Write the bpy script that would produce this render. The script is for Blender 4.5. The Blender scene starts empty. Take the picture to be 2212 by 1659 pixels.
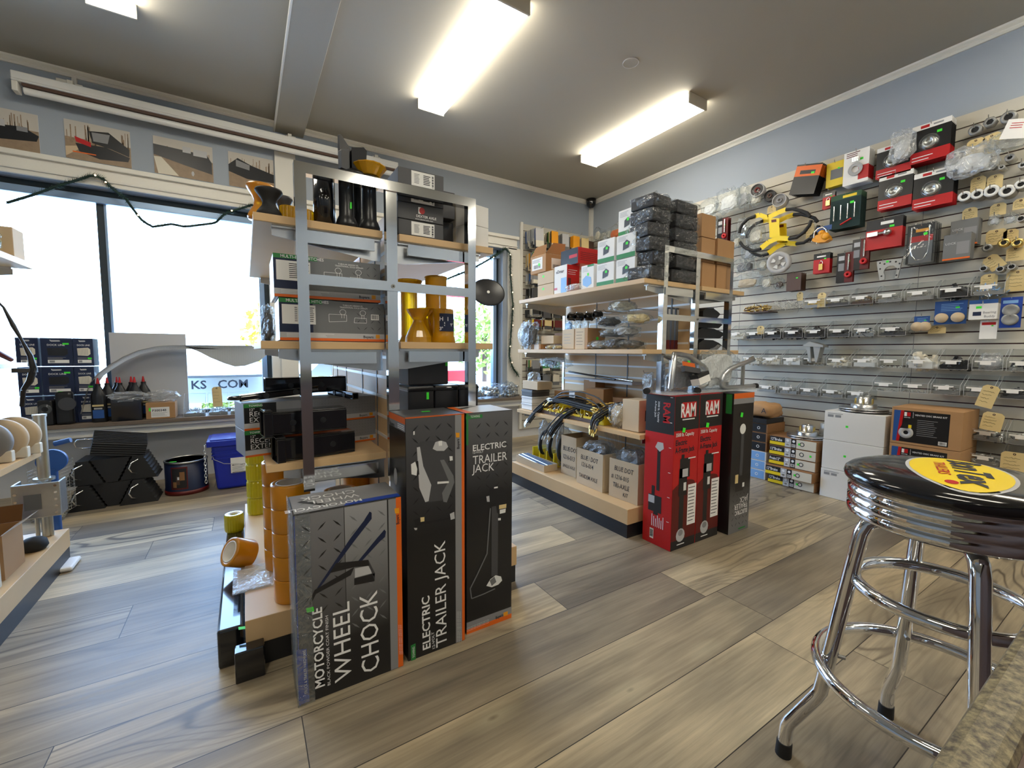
import bpy, math, random
from mathutils import Vector, Matrix, noise
C = bpy.context.scene.collection
sc = bpy.context.scene
R = random.Random(7)

# ---------------------------------------------------------------- camera
H = 1.03
FPX = 923.77
YAW, PITCH, ROLL = math.radians(31.942), math.radians(4.344), math.radians(0.3415)
_cy, _sy, _cp, _sp = math.cos(YAW), math.sin(YAW), math.cos(PITCH), math.sin(PITCH)
FW = Vector((_sy*_cp, _cy*_cp, -_sp)); RT0 = Vector((_cy, -_sy, 0)); UP0 = RT0.cross(FW)
RT = RT0*math.cos(ROLL) + UP0*math.sin(ROLL); UP = UP0*math.cos(ROLL) - RT0*math.sin(ROLL)
cd = bpy.data.cameras.new('camera'); cam = bpy.data.objects.new('camera', cd); C.objects.link(cam)
cd.sensor_fit = 'HORIZONTAL'; cd.sensor_width = 36.0; cd.lens = FPX/2212*36.0
cd.clip_start = 0.02; cd.clip_end = 200
mw = Matrix((RT, UP, -FW)).transposed().to_4x4(); mw.translation = Vector((0, 0, H)); cam.matrix_world = mw
sc.camera = cam

# ---------------------------------------------------------------- view, sky
sc.view_settings.view_transform = 'Standard'; sc.view_settings.look = 'None'
sc.view_settings.exposure = 0.3; sc.view_settings.gamma = 1.0; sc.view_settings.use_curve_mapping = False
TUBE_W = 17.0      # brightness of the fluorescent diffusers
SKY_W = 11.0        # brightness of the daylight outside
wd = bpy.data.worlds.new('sky'); sc.world = wd; wd.use_nodes = True
_n = wd.node_tree.nodes; _l = wd.node_tree.links
_bg = _n['Background']; _bg.inputs['Strength'].default_value = SKY_W
_tc = _n.new('ShaderNodeTexCoord'); _sx = _n.new('ShaderNodeSeparateXYZ'); _cr = _n.new('ShaderNodeValToRGB')
_l.new(_tc.outputs['Generated'], _sx.inputs[0]); _l.new(_sx.outputs['Z'], _cr.inputs[0]); _l.new(_cr.outputs[0], _bg.inputs[0])
_cr.color_ramp.elements[0].position = 0.0; _cr.color_ramp.elements[0].color = (0.52, 0.73, 1.0, 1)
_cr.color_ramp.elements[1].position = 0.6; _cr.color_ramp.elements[1].color = (0.34, 0.56, 1.0, 1)
def lamp(name, kind, loc, energy, color=(1, 1, 1), **kw):
    d = bpy.data.lights.new(name, kind); d.energy = energy; d.color = color
    for k, v in kw.items():
        if k not in ('rot',): setattr(d, k, v)
    o = bpy.data.objects.new(name, d); C.objects.link(o); o.location = loc
    o.rotation_euler = kw.get('rot', (0, 0, 0)); return o
sun = lamp('sun', 'SUN', (0, 9, 9), 2.5, (1, 0.95, 0.86), angle=0.02, rot=(math.radians(48), 0, math.radians(20)))
for _x, _w in ((-1.1, 2.6), (1.48, 2.1)):     # the sky seen through the two panes (sampling portals)
    _p = lamp('window_portal', 'AREA', (_x, 4.47, 1.36), 1.0, shape='RECTANGLE', size=_w, size_y=1.75, rot=(math.radians(-90), 0, 0))
    _p.data.cycles.is_portal = True

# ---------------------------------------------------------------- pixel rays to real planes (photo frame 2212 x 1659)
def _ray(px, py):
    return RT*(px-1106) + UP*(-(py-829.5)) + FW*FPX
def onZ(px, py, z): v = _ray(px, py); return v*((z-H)/v.z) + Vector((0, 0, H))
def onX(px, py, x): v = _ray(px, py); return v*(x/v.x) + Vector((0, 0, H))
def onY(px, py, y): v = _ray(px, py); return v*(y/v.y) + Vector((0, 0, H))

# ---------------------------------------------------------------- materials
MATS = {}
def mat(name, col=(.5, .5, .5), rough=.5, metal=0., spec=None, trans=0., emit=None, estr=0., bump=0., bscale=40., vary=0., vscale=6., coat=0., alpha=None, bdist=.002):
    if name in MATS: return MATS[name]
    m = bpy.data.materials.new(name); m.use_nodes = True; MATS[name] = m
    nt = m.node_tree; b = nt.nodes['Principled BSDF']
    b.inputs['Base Color'].default_value = (*col, 1); b.inputs['Roughness'].default_value = rough
    b.inputs['Metallic'].default_value = metal; b.inputs['Transmission Weight'].default_value = trans
    if spec is not None: b.inputs['Specular IOR Level'].default_value = spec
    if coat: b.inputs['Coat Weight'].default_value = coat; b.inputs['Coat Roughness'].default_value = .08
    if emit: b.inputs['Emission Color'].default_value = (*emit, 1); b.inputs['Emission Strength'].default_value = estr
    if alpha is not None: b.inputs['Alpha'].default_value = alpha
    if bump or vary:
        tc = nt.nodes.new('ShaderNodeTexCoord')
    if bump:
        nz = nt.nodes.new('ShaderNodeTexNoise'); nz.inputs['Scale'].default_value = bscale; nz.inputs['Detail'].default_value = 4
        bp = nt.nodes.new('ShaderNodeBump'); bp.inputs['Strength'].default_value = bump; bp.inputs['Distance'].default_value = bdist
        nt.links.new(tc.outputs['Object'], nz.inputs['Vector']); nt.links.new(nz.outputs['Fac'], bp.inputs['Height']); nt.links.new(bp.outputs[0], b.inputs['Normal'])
    if vary:
        n2 = nt.nodes.new('ShaderNodeTexNoise'); n2.inputs['Scale'].default_value = vscale; n2.inputs['Detail'].default_value = 5
        mx = nt.nodes.new('ShaderNodeMix'); mx.data_type = 'RGBA'
        mx.inputs['A'].default_value = (*[max(0, c*(1-vary)) for c in col], 1); mx.inputs['B'].default_value = (*[min(1, c*(1+vary)) for c in col], 1)
        nt.links.new(tc.outputs['Object'], n2.inputs['Vector']); nt.links.new(n2.outputs['Fac'], mx.inputs['Factor']); nt.links.new(mx.outputs['Result'], b.inputs['Base Color'])
    return m
def s2l(r, g, b):
    f = lambda c: (c/255/12.92) if c/255 <= .04045 else ((c/255+.055)/1.055)**2.4
    return (f(r), f(g), f(b))
def film(name, tint=(.9, .93, .95), base=.12, rough=.18, bs=14., strength=.9, haze=.0, slope=.42):
    """thin crumpled clear plastic: mostly see-through with bright glints"""
    m = bpy.data.materials.new(name); m.use_nodes = True; MATS[name] = m
    nt = m.node_tree; N = nt.nodes; L = nt.links; N.clear()
    out = N.new('ShaderNodeOutputMaterial'); tr = N.new('ShaderNodeBsdfTransparent'); tr.inputs[0].default_value = (*tint, 1)
    gl = N.new('ShaderNodeBsdfGlossy'); gl.inputs['Roughness'].default_value = rough
    df = N.new('ShaderNodeBsdfDiffuse'); df.inputs[0].default_value = (.8, .82, .82, 1)
    tc = N.new('ShaderNodeTexCoord'); nz = N.new('ShaderNodeTexNoise'); nz.inputs['Scale'].default_value = bs; nz.inputs['Detail'].default_value = 3; nz.inputs['Distortion'].default_value = 1.5
    bp = N.new('ShaderNodeBump'); bp.inputs['Strength'].default_value = strength; bp.inputs['Distance'].default_value = .03
    L.new(tc.outputs['Object'], nz.inputs['Vector']); L.new(nz.outputs['Fac'], bp.inputs['Height']); L.new(bp.outputs[0], gl.inputs['Normal'])
    lw = N.new('ShaderNodeLayerWeight'); lw.inputs[0].default_value = .35; L.new(bp.outputs[0], lw.inputs['Normal'])
    ad = N.new('ShaderNodeMath'); ad.operation = 'MULTIPLY_ADD'; ad.inputs[1].default_value = slope; ad.inputs[2].default_value = base; ad.use_clamp = True
    L.new(lw.outputs['Facing'], ad.inputs[0])
    mx = N.new('ShaderNodeMixShader'); L.new(ad.outputs[0], mx.inputs[0]); L.new(tr.outputs[0], mx.inputs[1])
    m2 = N.new('ShaderNodeMixShader'); m2.inputs[0].default_value = .25+haze; L.new(gl.outputs[0], m2.inputs[1]); L.new(df.outputs[0], m2.inputs[2])
    L.new(m2.outputs[0], mx.inputs[2]); L.new(mx.outputs[0], out.inputs[0])
    return m
mat('wall_paint', s2l(160, 169, 180), .75, bump=.15, bscale=160)
mat('ceiling_paint', s2l(170, 165, 152), .8, bump=.25, bscale=220, bdist=.001)
mat('white_trim', s2l(226, 223, 214), .45)
mat('low_wall', s2l(206, 208, 212), .7)
mat('dark_frame', (.035, .05, .06), .35, .2)
mat('blue_frame', s2l(150, 175, 205), .35, .4)
mat('ledge_wood', s2l(120, 106, 92), .45, vary=.25, vscale=9)
mat('slat', s2l(198, 193, 180), .55)
mat('groove', s2l(78, 40, 42), .6)
mat('chrome', (.78, .8, .82), .09, 1.)
mat('stool_chrome', (.82, .83, .85), .05, 1.)
mat('brushed', (.62, .63, .64), .28, 1., vary=.12, vscale=12)
mat('steel', (.5, .5, .49), .32, 1., vary=.15, vscale=30)
mat('dull_steel', (.33, .33, .32), .5, .7, vary=.2, vscale=30)
mat('zinc', (.55, .55, .52), .35, .9, vary=.15, vscale=25)
mat('brass', (.75, .55, .18), .3, 1.)
mat('maple', s2l(214, 180, 134), .42, vary=.08, vscale=5, spec=.4)
mat('maple_edge', s2l(190, 152, 104), .5, vary=.08, vscale=9)
mat('birch', s2l(226, 210, 180), .5, vary=.05, vscale=5)
mat('black', (.012, .012, .014), .4)
mat('gloss_black', (.008, .008, .01), .12, coat=.5)
mat('black_plastic', (.014, .014, .016), .33)
mat('rubber', (.016, .016, .017), .7, bump=.3, bscale=60)
mat('dark_grey', (.06, .06, .065), .5)
mat('grey', (.25, .25, .26), .5)
mat('light_grey', (.5, .5, .51), .5)
mat('white', (.78, .78, .76), .5)
mat('white_gloss', (.8, .8, .78), .2)
mat('off_white', s2l(222, 214, 196), .55, vary=.05, vscale=10)
mat('white_card', s2l(232, 230, 226), .6, vary=.03)
mat('red', s2l(190, 22, 26), .38)
mat('dark_red', s2l(96, 20, 18), .4)
mat('orange', s2l(226, 104, 24), .45)
mat('green', s2l(44, 130, 62), .5)
mat('sticker', s2l(70, 235, 60), .5)
mat('yellow', s2l(240, 208, 30), .4)
mat('blue', s2l(28, 66, 160), .4)
mat('navy', s2l(22, 34, 66), .42)
mat('mid_blue', s2l(40, 84, 150), .42)
mat('lite_blue', s2l(130, 175, 225), .4)
mat('bucket_blue', s2l(24, 44, 170), .35)
mat('kraft', s2l(178, 136, 92), .7, vary=.1, vscale=7, bump=.1, bscale=90)
mat('kraft_dark', s2l(146, 104, 64), .7, vary=.1, vscale=7)
mat('kraft_pale', s2l(204, 182, 150), .7, vary=.07, vscale=8)
mat('kraft_inside', s2l(70, 38, 28), .8)
mat('manila', s2l(220, 196, 140), .7, vary=.05)
mat('ink', (.02, .02, .03), .6)
mat('white_ink', (.85, .85, .85), .5)
mat('grey_ink', (.3, .3, .31), .5)
mat('mid_grey', (.16, .165, .17), .45)
mat('paper', s2l(240, 238, 234), .7)
mat('box_black', (.012, .012, .013), .3, coat=.15)
mat('pu_yellow', s2l(236, 158, 22), .3, trans=.35, coat=.3)
mat('pu_lemon', s2l(226, 212, 20), .3, trans=.35, coat=.3)
mat('pu_amber', s2l(228, 170, 10), .22, trans=.45, coat=.3)
mat('tape_white', s2l(232, 226, 214), .6)
mat('yellow_paint', s2l(246, 214, 40), .35)
mat('amber_paint', s2l(236, 160, 30), .35)
mat('cable_black', (.015, .015, .016), .45)
mat('fabric_dark', (.03, .03, .033), .6, bump=.4, bscale=30, bdist=.01)
mat('hubgrey', (.42, .42, .4), .45, .6)
mat('alum', (.68, .68, .66), .3, .9)
mat('pine', s2l(52, 84, 60), .7)
mat('pine_dark', s2l(28, 52, 50), .8)
mat('bulb_warm', (1, .8, .5), .5, emit=(1, .62, .3), estr=8)
mat('diffuser', (1, 1, 1), .4, emit=(1.0, .93, .78), estr=TUBE_W)
mat('tube_white', (1, 1, 1), .4, emit=(1.0, .93, .8), estr=TUBE_W)
mat('fixture_end', s2l(200, 192, 176), .5)
film('film', base=.05, rough=.12, bs=22., strength=1.); film('film_dark', (.9, .92, .93), .05, .14, 22, 1., -.15, .35); film('film_white', (.9, .92, .95), .22, .25, 12, .9, .25)
film('blister', (.93, .95, .96), .06, .08, 5, .3)
film('acrylic', (.93, .95, .96), .05, .06, 2, .1)

def glass_mat():
    m = bpy.data.materials.new('window_glass'); m.use_nodes = True; MATS['window_glass'] = m
    nt = m.node_tree; N = nt.nodes; L = nt.links; N.clear()
    out = N.new('ShaderNodeOutputMaterial'); tr = N.new('ShaderNodeBsdfTransparent'); tr.inputs[0].default_value = (.96, .98, .98, 1)
    gl = N.new('ShaderNodeBsdfGlossy'); gl.inputs['Roughness'].default_value = .02
    lw = N.new('ShaderNodeLayerWeight'); lw.inputs[0].default_value = .15
    mx = N.new('ShaderNodeMixShader'); L.new(lw.outputs['Fresnel'], mx.inputs[0]); L.new(tr.outputs[0], mx.inputs[1]); L.new(gl.outputs[0], mx.inputs[2]); L.new(mx.outputs[0], out.inputs[0])
glass_mat()

# ---------------------------------------------------------------- mesh builder
def frame(o, x, y, z=None):
    x = Vector(x).normalized(); y = Vector(y); z = Vector(z).normalized() if z is not None else x.cross(y).normalized()
    y = z.cross(x).normalized()
    m = Matrix((x, y, z)).transposed().to_4x4(); m.translation = Vector(o); return m
def rotz(a): return Matrix.Rotation(math.radians(a), 4, 'Z')
def rotx(a): return Matrix.Rotation(math.radians(a), 4, 'X')
def roty(a): return Matrix.Rotation(math.radians(a), 4, 'Y')
def T(x, y, z): return Matrix.Translation((x, y, z))
I4 = Matrix.Identity(4)
class MB:
    def __init__(s, m='grey', M=None): s.v = []; s.f = []; s.m = m; s.M = M or I4
    def add(s, vs, fs, m=None, sm=False, M=None):
        n = len(s.v); X = s.M @ M if M is not None else s.M
        s.v += [X @ Vector(p) for p in vs]
        m = m or s.m
        for f in fs: s.f.append((tuple(i+n for i in f), m, sm))
        return s
    def box(s, x0, x1, y0, y1, z0, z1, m=None, M=None):
        vs = [(x0, y0, z0), (x1, y0, z0), (x1, y1, z0), (x0, y1, z0), (x0, y0, z1), (x1, y0, z1), (x1, y1, z1), (x0, y1, z1)]
        return s.add(vs, [(0, 3, 2, 1), (4, 5, 6, 7), (0, 1, 5, 4), (1, 2, 6, 5), (2, 3, 7, 6), (3, 0, 4, 7)], m, False, M)
    def cbox(s, c, sz, m=None, M=None):
        return s.box(c[0]-sz[0]/2, c[0]+sz[0]/2, c[1]-sz[1]/2, c[1]+sz[1]/2, c[2]-sz[2]/2, c[2]+sz[2]/2, m, M)
    def quad(s, a, b, c, d, m=None, M=None): return s.add([a, b, c, d], [(0, 1, 2, 3)], m, False, M)
    def poly(s, pts, m=None, z=0., M=None):
        return s.add([(p[0], p[1], z) for p in pts], [tuple(range(len(pts)))], m, False, M)
    def rect(s, x0, x1, y0, y1, z=0., m=None, M=None): return s.poly([(x0, y0), (x1, y0), (x1, y1), (x0, y1)], m, z, M)
    def prism(s, pts, z0, z1, m=None, M=None, sm=False):
        n = len(pts); vs = [(p[0], p[1], z0) for p in pts]+[(p[0], p[1], z1) for p in pts]
        s.add(vs, [tuple(range(n-1, -1, -1)), tuple(range(n, 2*n))], m, False, M)
        return s.add(vs, [(i, (i+1) % n, n+(i+1) % n, n+i) for i in range(n)], m, sm, M)
    def lathe(s, prof, n=24, m=None, M=None, sm=True, closed=False, flute=0., fn=0):
        vs = []; fs = []
        for r, z in prof:
            for k in range(n):
                a = 2*math.pi*k/n; rr = r*(1+(flute if (fn and k % 2) else 0)); vs.append((rr*math.cos(a), rr*math.sin(a), z))
        L = len(prof)
        for i in range(L-1 if not closed else L):
            j = (i+1) % L
            for k in range(n):
                k2 = (k+1) % n; fs.append((i*n+k, i*n+k2, j*n+k2, j*n+k))
        s.add(vs, fs, m, sm, M)
        return s
    def cyl(s, r, z0, z1, n=16, m=None, M=None, r2=None):
        r2 = r if r2 is None else r2
        s.lathe([(r, z0), (r2, z1)], n, m, M)
        for rr, z, rev in ((r, z0, True), (r2, z1, False)):
            vs = [(rr*math.cos(2*math.pi*k/n), rr*math.sin(2*math.pi*k/n), z) for k in range(n)]
            s.add(vs, [tuple(range(n-1, -1, -1)) if rev else tuple(range(n))], m, False, M)
        return s
    def ring(s, ro, ri, z0, z1, n=24, m=None, M=None): return s.lathe([(ro, z0), (ro, z1), (ri, z1), (ri, z0)], n, m, M, True, True)
    def sph(s, c, r, n=12, m=None, M=None, sc=(1, 1, 1)):
        L = max(4, n//2); prof = []
        X = T(*c) @ Matrix.Diagonal((*sc, 1)); X = (M @ X) if M is not None else X
        return s.lathe([(max(1e-5, r*math.sin(math.pi*i/L)), -r*math.cos(math.pi*i/L)) for i in range(L+1)], n, m, X)
    def tube(s, pts, r, n=8, m=None, M=None, closed=False, caps=True):
        P = [Vector(p) for p in pts]; L = len(P); vs = []; up = None
        for i, p in enumerate(P):
            a = P[(i-1) % L] if (closed or i) else p; b = P[(i+1) % L] if (closed or i < L-1) else p
            t = (b-a).normalized()
            if up is None:
                up = t.orthogonal().normalized()
            else:
                up = (up - t*up.dot(t))
                up = up.normalized() if up.length > 1e-6 else t.orthogonal().normalized()
            w = t.cross(up); rr = r[i] if isinstance(r, (list, tuple)) else r
            vs += [tuple(p + (up*math.cos(2*math.pi*k/n)+w*math.sin(2*math.pi*k/n))*rr) for k in range(n)]
        fs = []
        for i in range(L if closed else L-1):
            j = (i+1) % L
            for k in range(n): fs.append((i*n+k, i*n+(k+1) % n, j*n+(k+1) % n, j*n+k))
        s.add(vs, fs, m, True, M)
        if caps and not closed: s.add(vs, [tuple(range(n-1, -1, -1)), tuple(range((L-1)*n, L*n))], m, False, M)
        return s
    def rod(s, a, b, r, n=8, m=None, M=None): return s.tube([a, b], r, n, m, M)
    def blob(s, c, sz, seed, amp=.25, n=12, m=None, M=None, fr=2.2):
        """crumpled rounded lump"""
        L = n; vs = []; fs = []
        for i in range(L+1):
            th = math.pi*i/L
            for k in range(2*n):
                a = math.pi*k/n; d = Vector((math.sin(th)*math.cos(a), math.sin(th)*math.sin(a), -math.cos(th)))
                e = Vector([math.copysign(abs(q)**.75, q) for q in d])
                w = 1 + amp*.8*abs(noise.noise(d*fr*4.3+Vector((seed*2, 3, 8)))) + amp*noise.noise(d*fr+Vector((seed*3.1, seed*1.7, seed)))+amp*.5*noise.noise(d*fr*2.7+Vector((seed, 5, 9)))
                vs.append((c[0]+e.x*w*sz[0]/2, c[1]+e.y*w*sz[1]/2, c[2]+e.z*w*sz[2]/2))
        for i in range(L):
            for k in range(2*n): fs.append((i*2*n+k, i*2*n+(k+1) % (2*n), (i+1)*2*n+(k+1) % (2*n), (i+1)*2*n+k))
        return s.add(vs, fs, m, False if amp >= .2 else True, M)
    def text(s, st, size, M, m='white_ink', bold=0., shear=0., align='LEFT', sx=1., sp=1.):
        vs, fs = _text(st, bold, shear, sp)
        if not vs: return s
        w = max(p[0] for p in vs); x0 = {'LEFT': 0, 'CENTER': -w/2, 'RIGHT': -w}[align]
        return s.add([((p[0]+x0)*size*sx, p[1]*size, 0) for p in vs], fs, m, False, M)
_TC = {}
def _text(st, bold, shear, sp):
    k = (st, bold, shear, sp)
    if k in _TC: return _TC[k]
    cu = bpy.data.curves.new('t', 'FONT'); cu.body = st; cu.size = 1; cu.offset = bold; cu.shear = shear; cu.resolution_u = 2; cu.space_character = sp
    ob = bpy.data.objects.new('t', cu); C.objects.link(ob)
    dg = bpy.context.evaluated_depsgraph_get(); me = bpy.data.meshes.new_from_object(ob.evaluated_get(dg))
    vs = [tuple(v.co) for v in me.vertices]; fs = [tuple(p.vertices) for p in me.polygons]
    bpy.data.objects.remove(ob); bpy.data.curves.remove(cu); bpy.data.meshes.remove(me)
    _TC[k] = (vs, fs); return vs, fs

import numpy as np
def pieces(mb):
    n = len(mb.v); par = list(range(n))
    def fd(a):
        while par[a] != a: par[a] = par[par[a]]; a = par[a]
        return a
    for f, m, sm in mb.f:
        r = fd(f[0])
        for i in f[1:]:
            q = fd(i)
            if q != r: par[q] = r
    root = np.array([fd(i) for i in range(n)]); u, isl = np.unique(root, return_inverse=True); isl = isl.reshape(-1); k = len(u)
    if k <= 1 or k > 500: return None
    P = np.array([tuple(v)[:3] for v in mb.v], dtype=float).reshape(-1, 3); lo = np.full((k, 3), np.inf); hi = np.full((k, 3), -np.inf)
    np.minimum.at(lo, isl, P); np.maximum.at(hi, isl, P); size = (hi-lo).max(axis=1)
    gap = np.maximum(0, np.maximum(lo[:, None]-hi[None], lo[None]-hi[:, None]))
    near = np.sqrt((gap**2).sum(axis=2)) <= np.maximum(.02, .5*np.maximum(size[:, None], size[None]))
    lab = np.full(k, -1); c = 0
    for i in range(k):
        if lab[i] >= 0: continue
        st = [i]; lab[i] = c
        while st:
            a = st.pop()
            for b in np.nonzero(near[a] & (lab < 0))[0]: lab[b] = c; st.append(b)
        c += 1
    return (c, lab[isl]) if c > 1 else None
def obj(name, mb, parent=None, label=None, bevel=0., world=True, seg=2, split=True):
    if split and parent is not None and len(mb.v) < 60000:
        g = pieces(mb)
        if g and g[0] <= 14:
            out = None
            for c in range(g[0]):
                ix = np.nonzero(g[1] == c)[0]; mp = {int(a): i for i, a in enumerate(ix)}
                m2 = MB(mb.m); m2.v = [mb.v[int(a)] for a in ix]; m2.f = [(tuple(mp[i] for i in f), m, sm) for f, m, sm in mb.f if f[0] in mp]
                o = obj(name, m2, parent, label, bevel, world, seg, False); out = out or o
            return out
    if world and parent is not None:
        X = Matrix.LocRotScale(parent.location, parent.rotation_euler, parent.scale)
        p = parent.parent
        if p is not None: X = Matrix.LocRotScale(p.location, p.rotation_euler, p.scale) @ X
        Xi = X.inverted(); vs = [Xi @ v for v in mb.v]
    else: vs = mb.v
    me = bpy.data.meshes.new(name); me.from_pydata([tuple(v) for v in vs], [], [f[0] for f in mb.f])
    slots = {}
    for i, (f, m, sm) in enumerate(mb.f):
        if m not in slots: slots[m] = len(slots); me.materials.append(MATS[m])
        me.polygons[i].material_index = slots[m]; me.polygons[i].use_smooth = sm
    me.update()
    o = bpy.data.objects.new(name, me); C.objects.link(o)
    if parent is not None: o.parent = parent
    if label: o['label'] = label
    if bevel:
        b = o.modifiers.new('bevel', 'BEVEL'); b.width = bevel; b.segments = seg; b.limit_method = 'ANGLE'; b.angle_limit = math.radians(40)
    return o
def thing(name, label, cat, loc=(0, 0, 0), rz=0., group=None):
    o = bpy.data.objects.new(name, None); C.objects.link(o); o.empty_display_size = .05
    o.location = loc; o.rotation_euler = (0, 0, math.radians(rz)); tagp(o, label, cat, group); return o
def tagp(o, label, cat, group=None):
    o['label'] = label; o['category'] = cat
    if group: o['group'] = group
    return o
def struct(name, mb, bevel=0.):
    o = obj(name, mb, None, bevel=bevel); o['kind'] = 'structure'; return o
def dup(root, loc, rz=None, label=None, group=None):
    r = root.copy(); C.objects.link(r); r.location = loc
    if rz is not None: r.rotation_euler = (0, 0, math.radians(rz))
    if label: r['label'] = label
    if group: r['group'] = group
    for ch in list(root.children):
        c = ch.copy(); C.objects.link(c); c.parent = r
        for g in list(ch.children):
            d = g.copy(); C.objects.link(d); d.parent = c
    return r
def arc(c, r, a0, a1, n, plane='xy', k=0.):
    out = []
    for i in range(n+1):
        a = math.radians(a0+(a1-a0)*i/n); u, v = r*math.cos(a), r*math.sin(a)
        out.append({'xy': (c[0]+u, c[1]+v, c[2]+k*i/n), 'xz': (c[0]+u, c[1]+k*i/n, c[2]+v), 'yz': (c[0]+k*i/n, c[1]+u, c[2]+v)}[plane])
    return out
def lines(mb, x0, x1, y0, y1, n, M, m='white_ink', h=.4, z=0., rag=.25, seed=1):
    """rows of tiny print"""
    r = random.Random(seed); dy = (y1-y0)/n
    for i in range(n):
        e = x1-(x1-x0)*rag*r.random(); mb.rect(x0, e, y1-(i+1)*dy+dy*(1-h)/2, y1-(i+1)*dy+dy*(1+h)/2, z, m, M)
def barcode(mb, x0, x1, y0, y1, M, z=0., seed=1, n=14):
    mb.rect(x0, x1, y0, y1, z, 'paper', M); r = random.Random(seed); w = (x1-x0); x = x0+w*.08
    while x < x1-w*.1:
        b = w*r.choice((.012, .02, .035)); mb.rect(x, x+b, y0+(y1-y0)*.15, y1-(y1-y0)*.12, z+.0003, 'ink', M); x += b+w*r.choice((.015, .03))
# ---------------------------------------------------------------- room shell
XR, YW, ZC = 3.87, 4.29, 2.958
XL, YS = -4.3, -3.6
YG = 4.42          # plane of the glass
def floor_material():
    m = bpy.data.materials.new('floor_planks'); m.use_nodes = True; MATS['floor_planks'] = m
    nt = m.node_tree; N = nt.nodes; L = nt.links; b = N['Principled BSDF']
    def nd(t, **k):
        n = N.new(t)
        for a, v in k.items(): setattr(n, a, v)
        return n
    def mth(op, a, b_=None, c=None):
        n = nd('ShaderNodeMath', operation=op)
        for i, q in enumerate((a, b_, c)):
            if q is None: continue
            if isinstance(q, (int, float)): n.inputs[i].default_value = q
            else: L.new(q, n.inputs[i])
        return n.outputs[0]
    tc = nd('ShaderNodeTexCoord'); sp = nd('ShaderNodeSeparateXYZ'); L.new(tc.outputs['Object'], sp.inputs[0])
    X, Y = sp.outputs['X'], sp.outputs['Y']
    PW, PL = .2343, 1.52
    v = mth('DIVIDE', mth('SUBTRACT', Y, .8035-PW*40), PW); row = mth('FLOOR', v); fv = mth('FRACT', v)
    wn = nd('ShaderNodeTexWhiteNoise', noise_dimensions='1D'); L.new(row, wn.inputs['W'])
    u = mth('DIVIDE', mth('ADD', mth('ADD', X, 30.0), mth('MULTIPLY', wn.outputs['Value'], PL)), PL); col = mth('FLOOR', u); fu = mth('FRACT', u)
    cb = nd('ShaderNodeCombineXYZ'); L.new(row, cb.inputs[0]); L.new(col, cb.inputs[1])
    w2 = nd('ShaderNodeTexWhiteNoise', noise_dimensions='3D'); L.new(cb.outputs[0], w2.inputs['Vector'])
    pid = w2.outputs['Value']; s2 = nd('ShaderNodeSeparateColor'); L.new(w2.outputs['Color'], s2.inputs[0])
    # seams
    ev = mth('MULTIPLY', mth('MINIMUM', fv, mth('SUBTRACT', 1, fv)), PW); eu = mth('MULTIPLY', mth('MINIMUM', fu, mth('SUBTRACT', 1, fu)), PL)
    seam = mth('LESS_THAN', mth('MINIMUM', ev, eu), .0013)
    # per plank coordinates
    gx = mth('MULTIPLY_ADD', pid, 37.0, X); gy = mth('MULTIPLY_ADD', s2.outputs[1], 91.0, Y)
    def vec(ax, ay, az=0.):
        c = nd('ShaderNodeCombineXYZ'); L.new(mth('MULTIPLY', gx, ax), c.inputs[0]); L.new(mth('MULTIPLY', gy, ay), c.inputs[1]); c.inputs[2].default_value = az; return c.outputs[0]
    def nz(vv, sc_, det, rough=.55, dist=0.):
        n = nd('ShaderNodeTexNoise'); n.inputs['Scale'].default_value = sc_; n.inputs['Detail'].default_value = det; n.inputs['Roughness'].default_value = rough; n.inputs['Distortion'].default_value = dist
        L.new(vv, n.inputs['Vector']); return n.outputs['Fac']
    fine = nz(vec(2.2, 60.), 1., 5, .7)                    # long fibres
    big = nz(vec(1.3, 7.), 1., 3, .5)                      # cloudy tone
    ringf = nz(vec(.9, 5.5, 3.), 1., 2, .35, .35)
    ring = mth('SINE', mth('MULTIPLY', ringf, 95.0))
    ringm = mth('POWER', mth('MAXIMUM', mth('MULTIPLY_ADD', ring, .5, .5), 0.), 5.0)
    rsel = mth('MULTIPLY', ringm, mth('MULTIPLY', mth('SMOOTH_MIN', mth('MAXIMUM', mth('MULTIPLY', mth('SUBTRACT', s2.outputs[0], .35), 2.4), .06), 1.0, .1), mth('MAXIMUM', mth('MULTIPLY_ADD', nz(vec(.8, 3.0, 9.), 1., 1), 3.2, -1.15), 0.)))
    vo = nd('ShaderNodeTexVoronoi'); vo.inputs['Scale'].default_value = 1.; L.new(vec(1.5, 3.6, 4.), vo.inputs['Vector'])
    knot = nd('ShaderNodeMapRange'); knot.inputs[1].default_value = .02; knot.inputs[2].default_value = .16; knot.inputs[3].default_value = 1.; knot.inputs[4].default_value = 0.; L.new(vo.outputs['Distance'], knot.inputs[0])
    knc = nd('ShaderNodeMapRange'); knc.inputs[1].default_value = .0; knc.inputs[2].default_value = .035; knc.inputs[3].default_value = 1.; knc.inputs[4].default_value = 0.; L.new(vo.outputs['Distance'], knc.inputs[0])
    def mix(f, a, c):
        n = nd('ShaderNodeMix', data_type='RGBA'); n.inputs['Factor'].default_value = .5
        if isinstance(f, float): n.inputs['Factor'].default_value = f
        else: L.new(f, n.inputs['Factor'])
        for s_, q in (('A', a), ('B', c)):
            if isinstance(q, tuple): n.inputs[s_].default_value = (*q, 1)
            else: L.new(q, n.inputs[s_])
        return n.outputs['Result']
    c0 = mix(s2.outputs[2], s2l(140, 130, 116), s2l(190, 176, 150))
    cr = nd('ShaderNodeValToRGB'); L.new(big, cr.inputs[0]); cr.color_ramp.elements[0].position = .36; cr.color_ramp.elements[1].position = .68
    cr.color_ramp.elements[0].color = (.62, .61, .6, 1); cr.color_ramp.elements[1].color = (1.28, 1.24, 1.14, 1)
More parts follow.
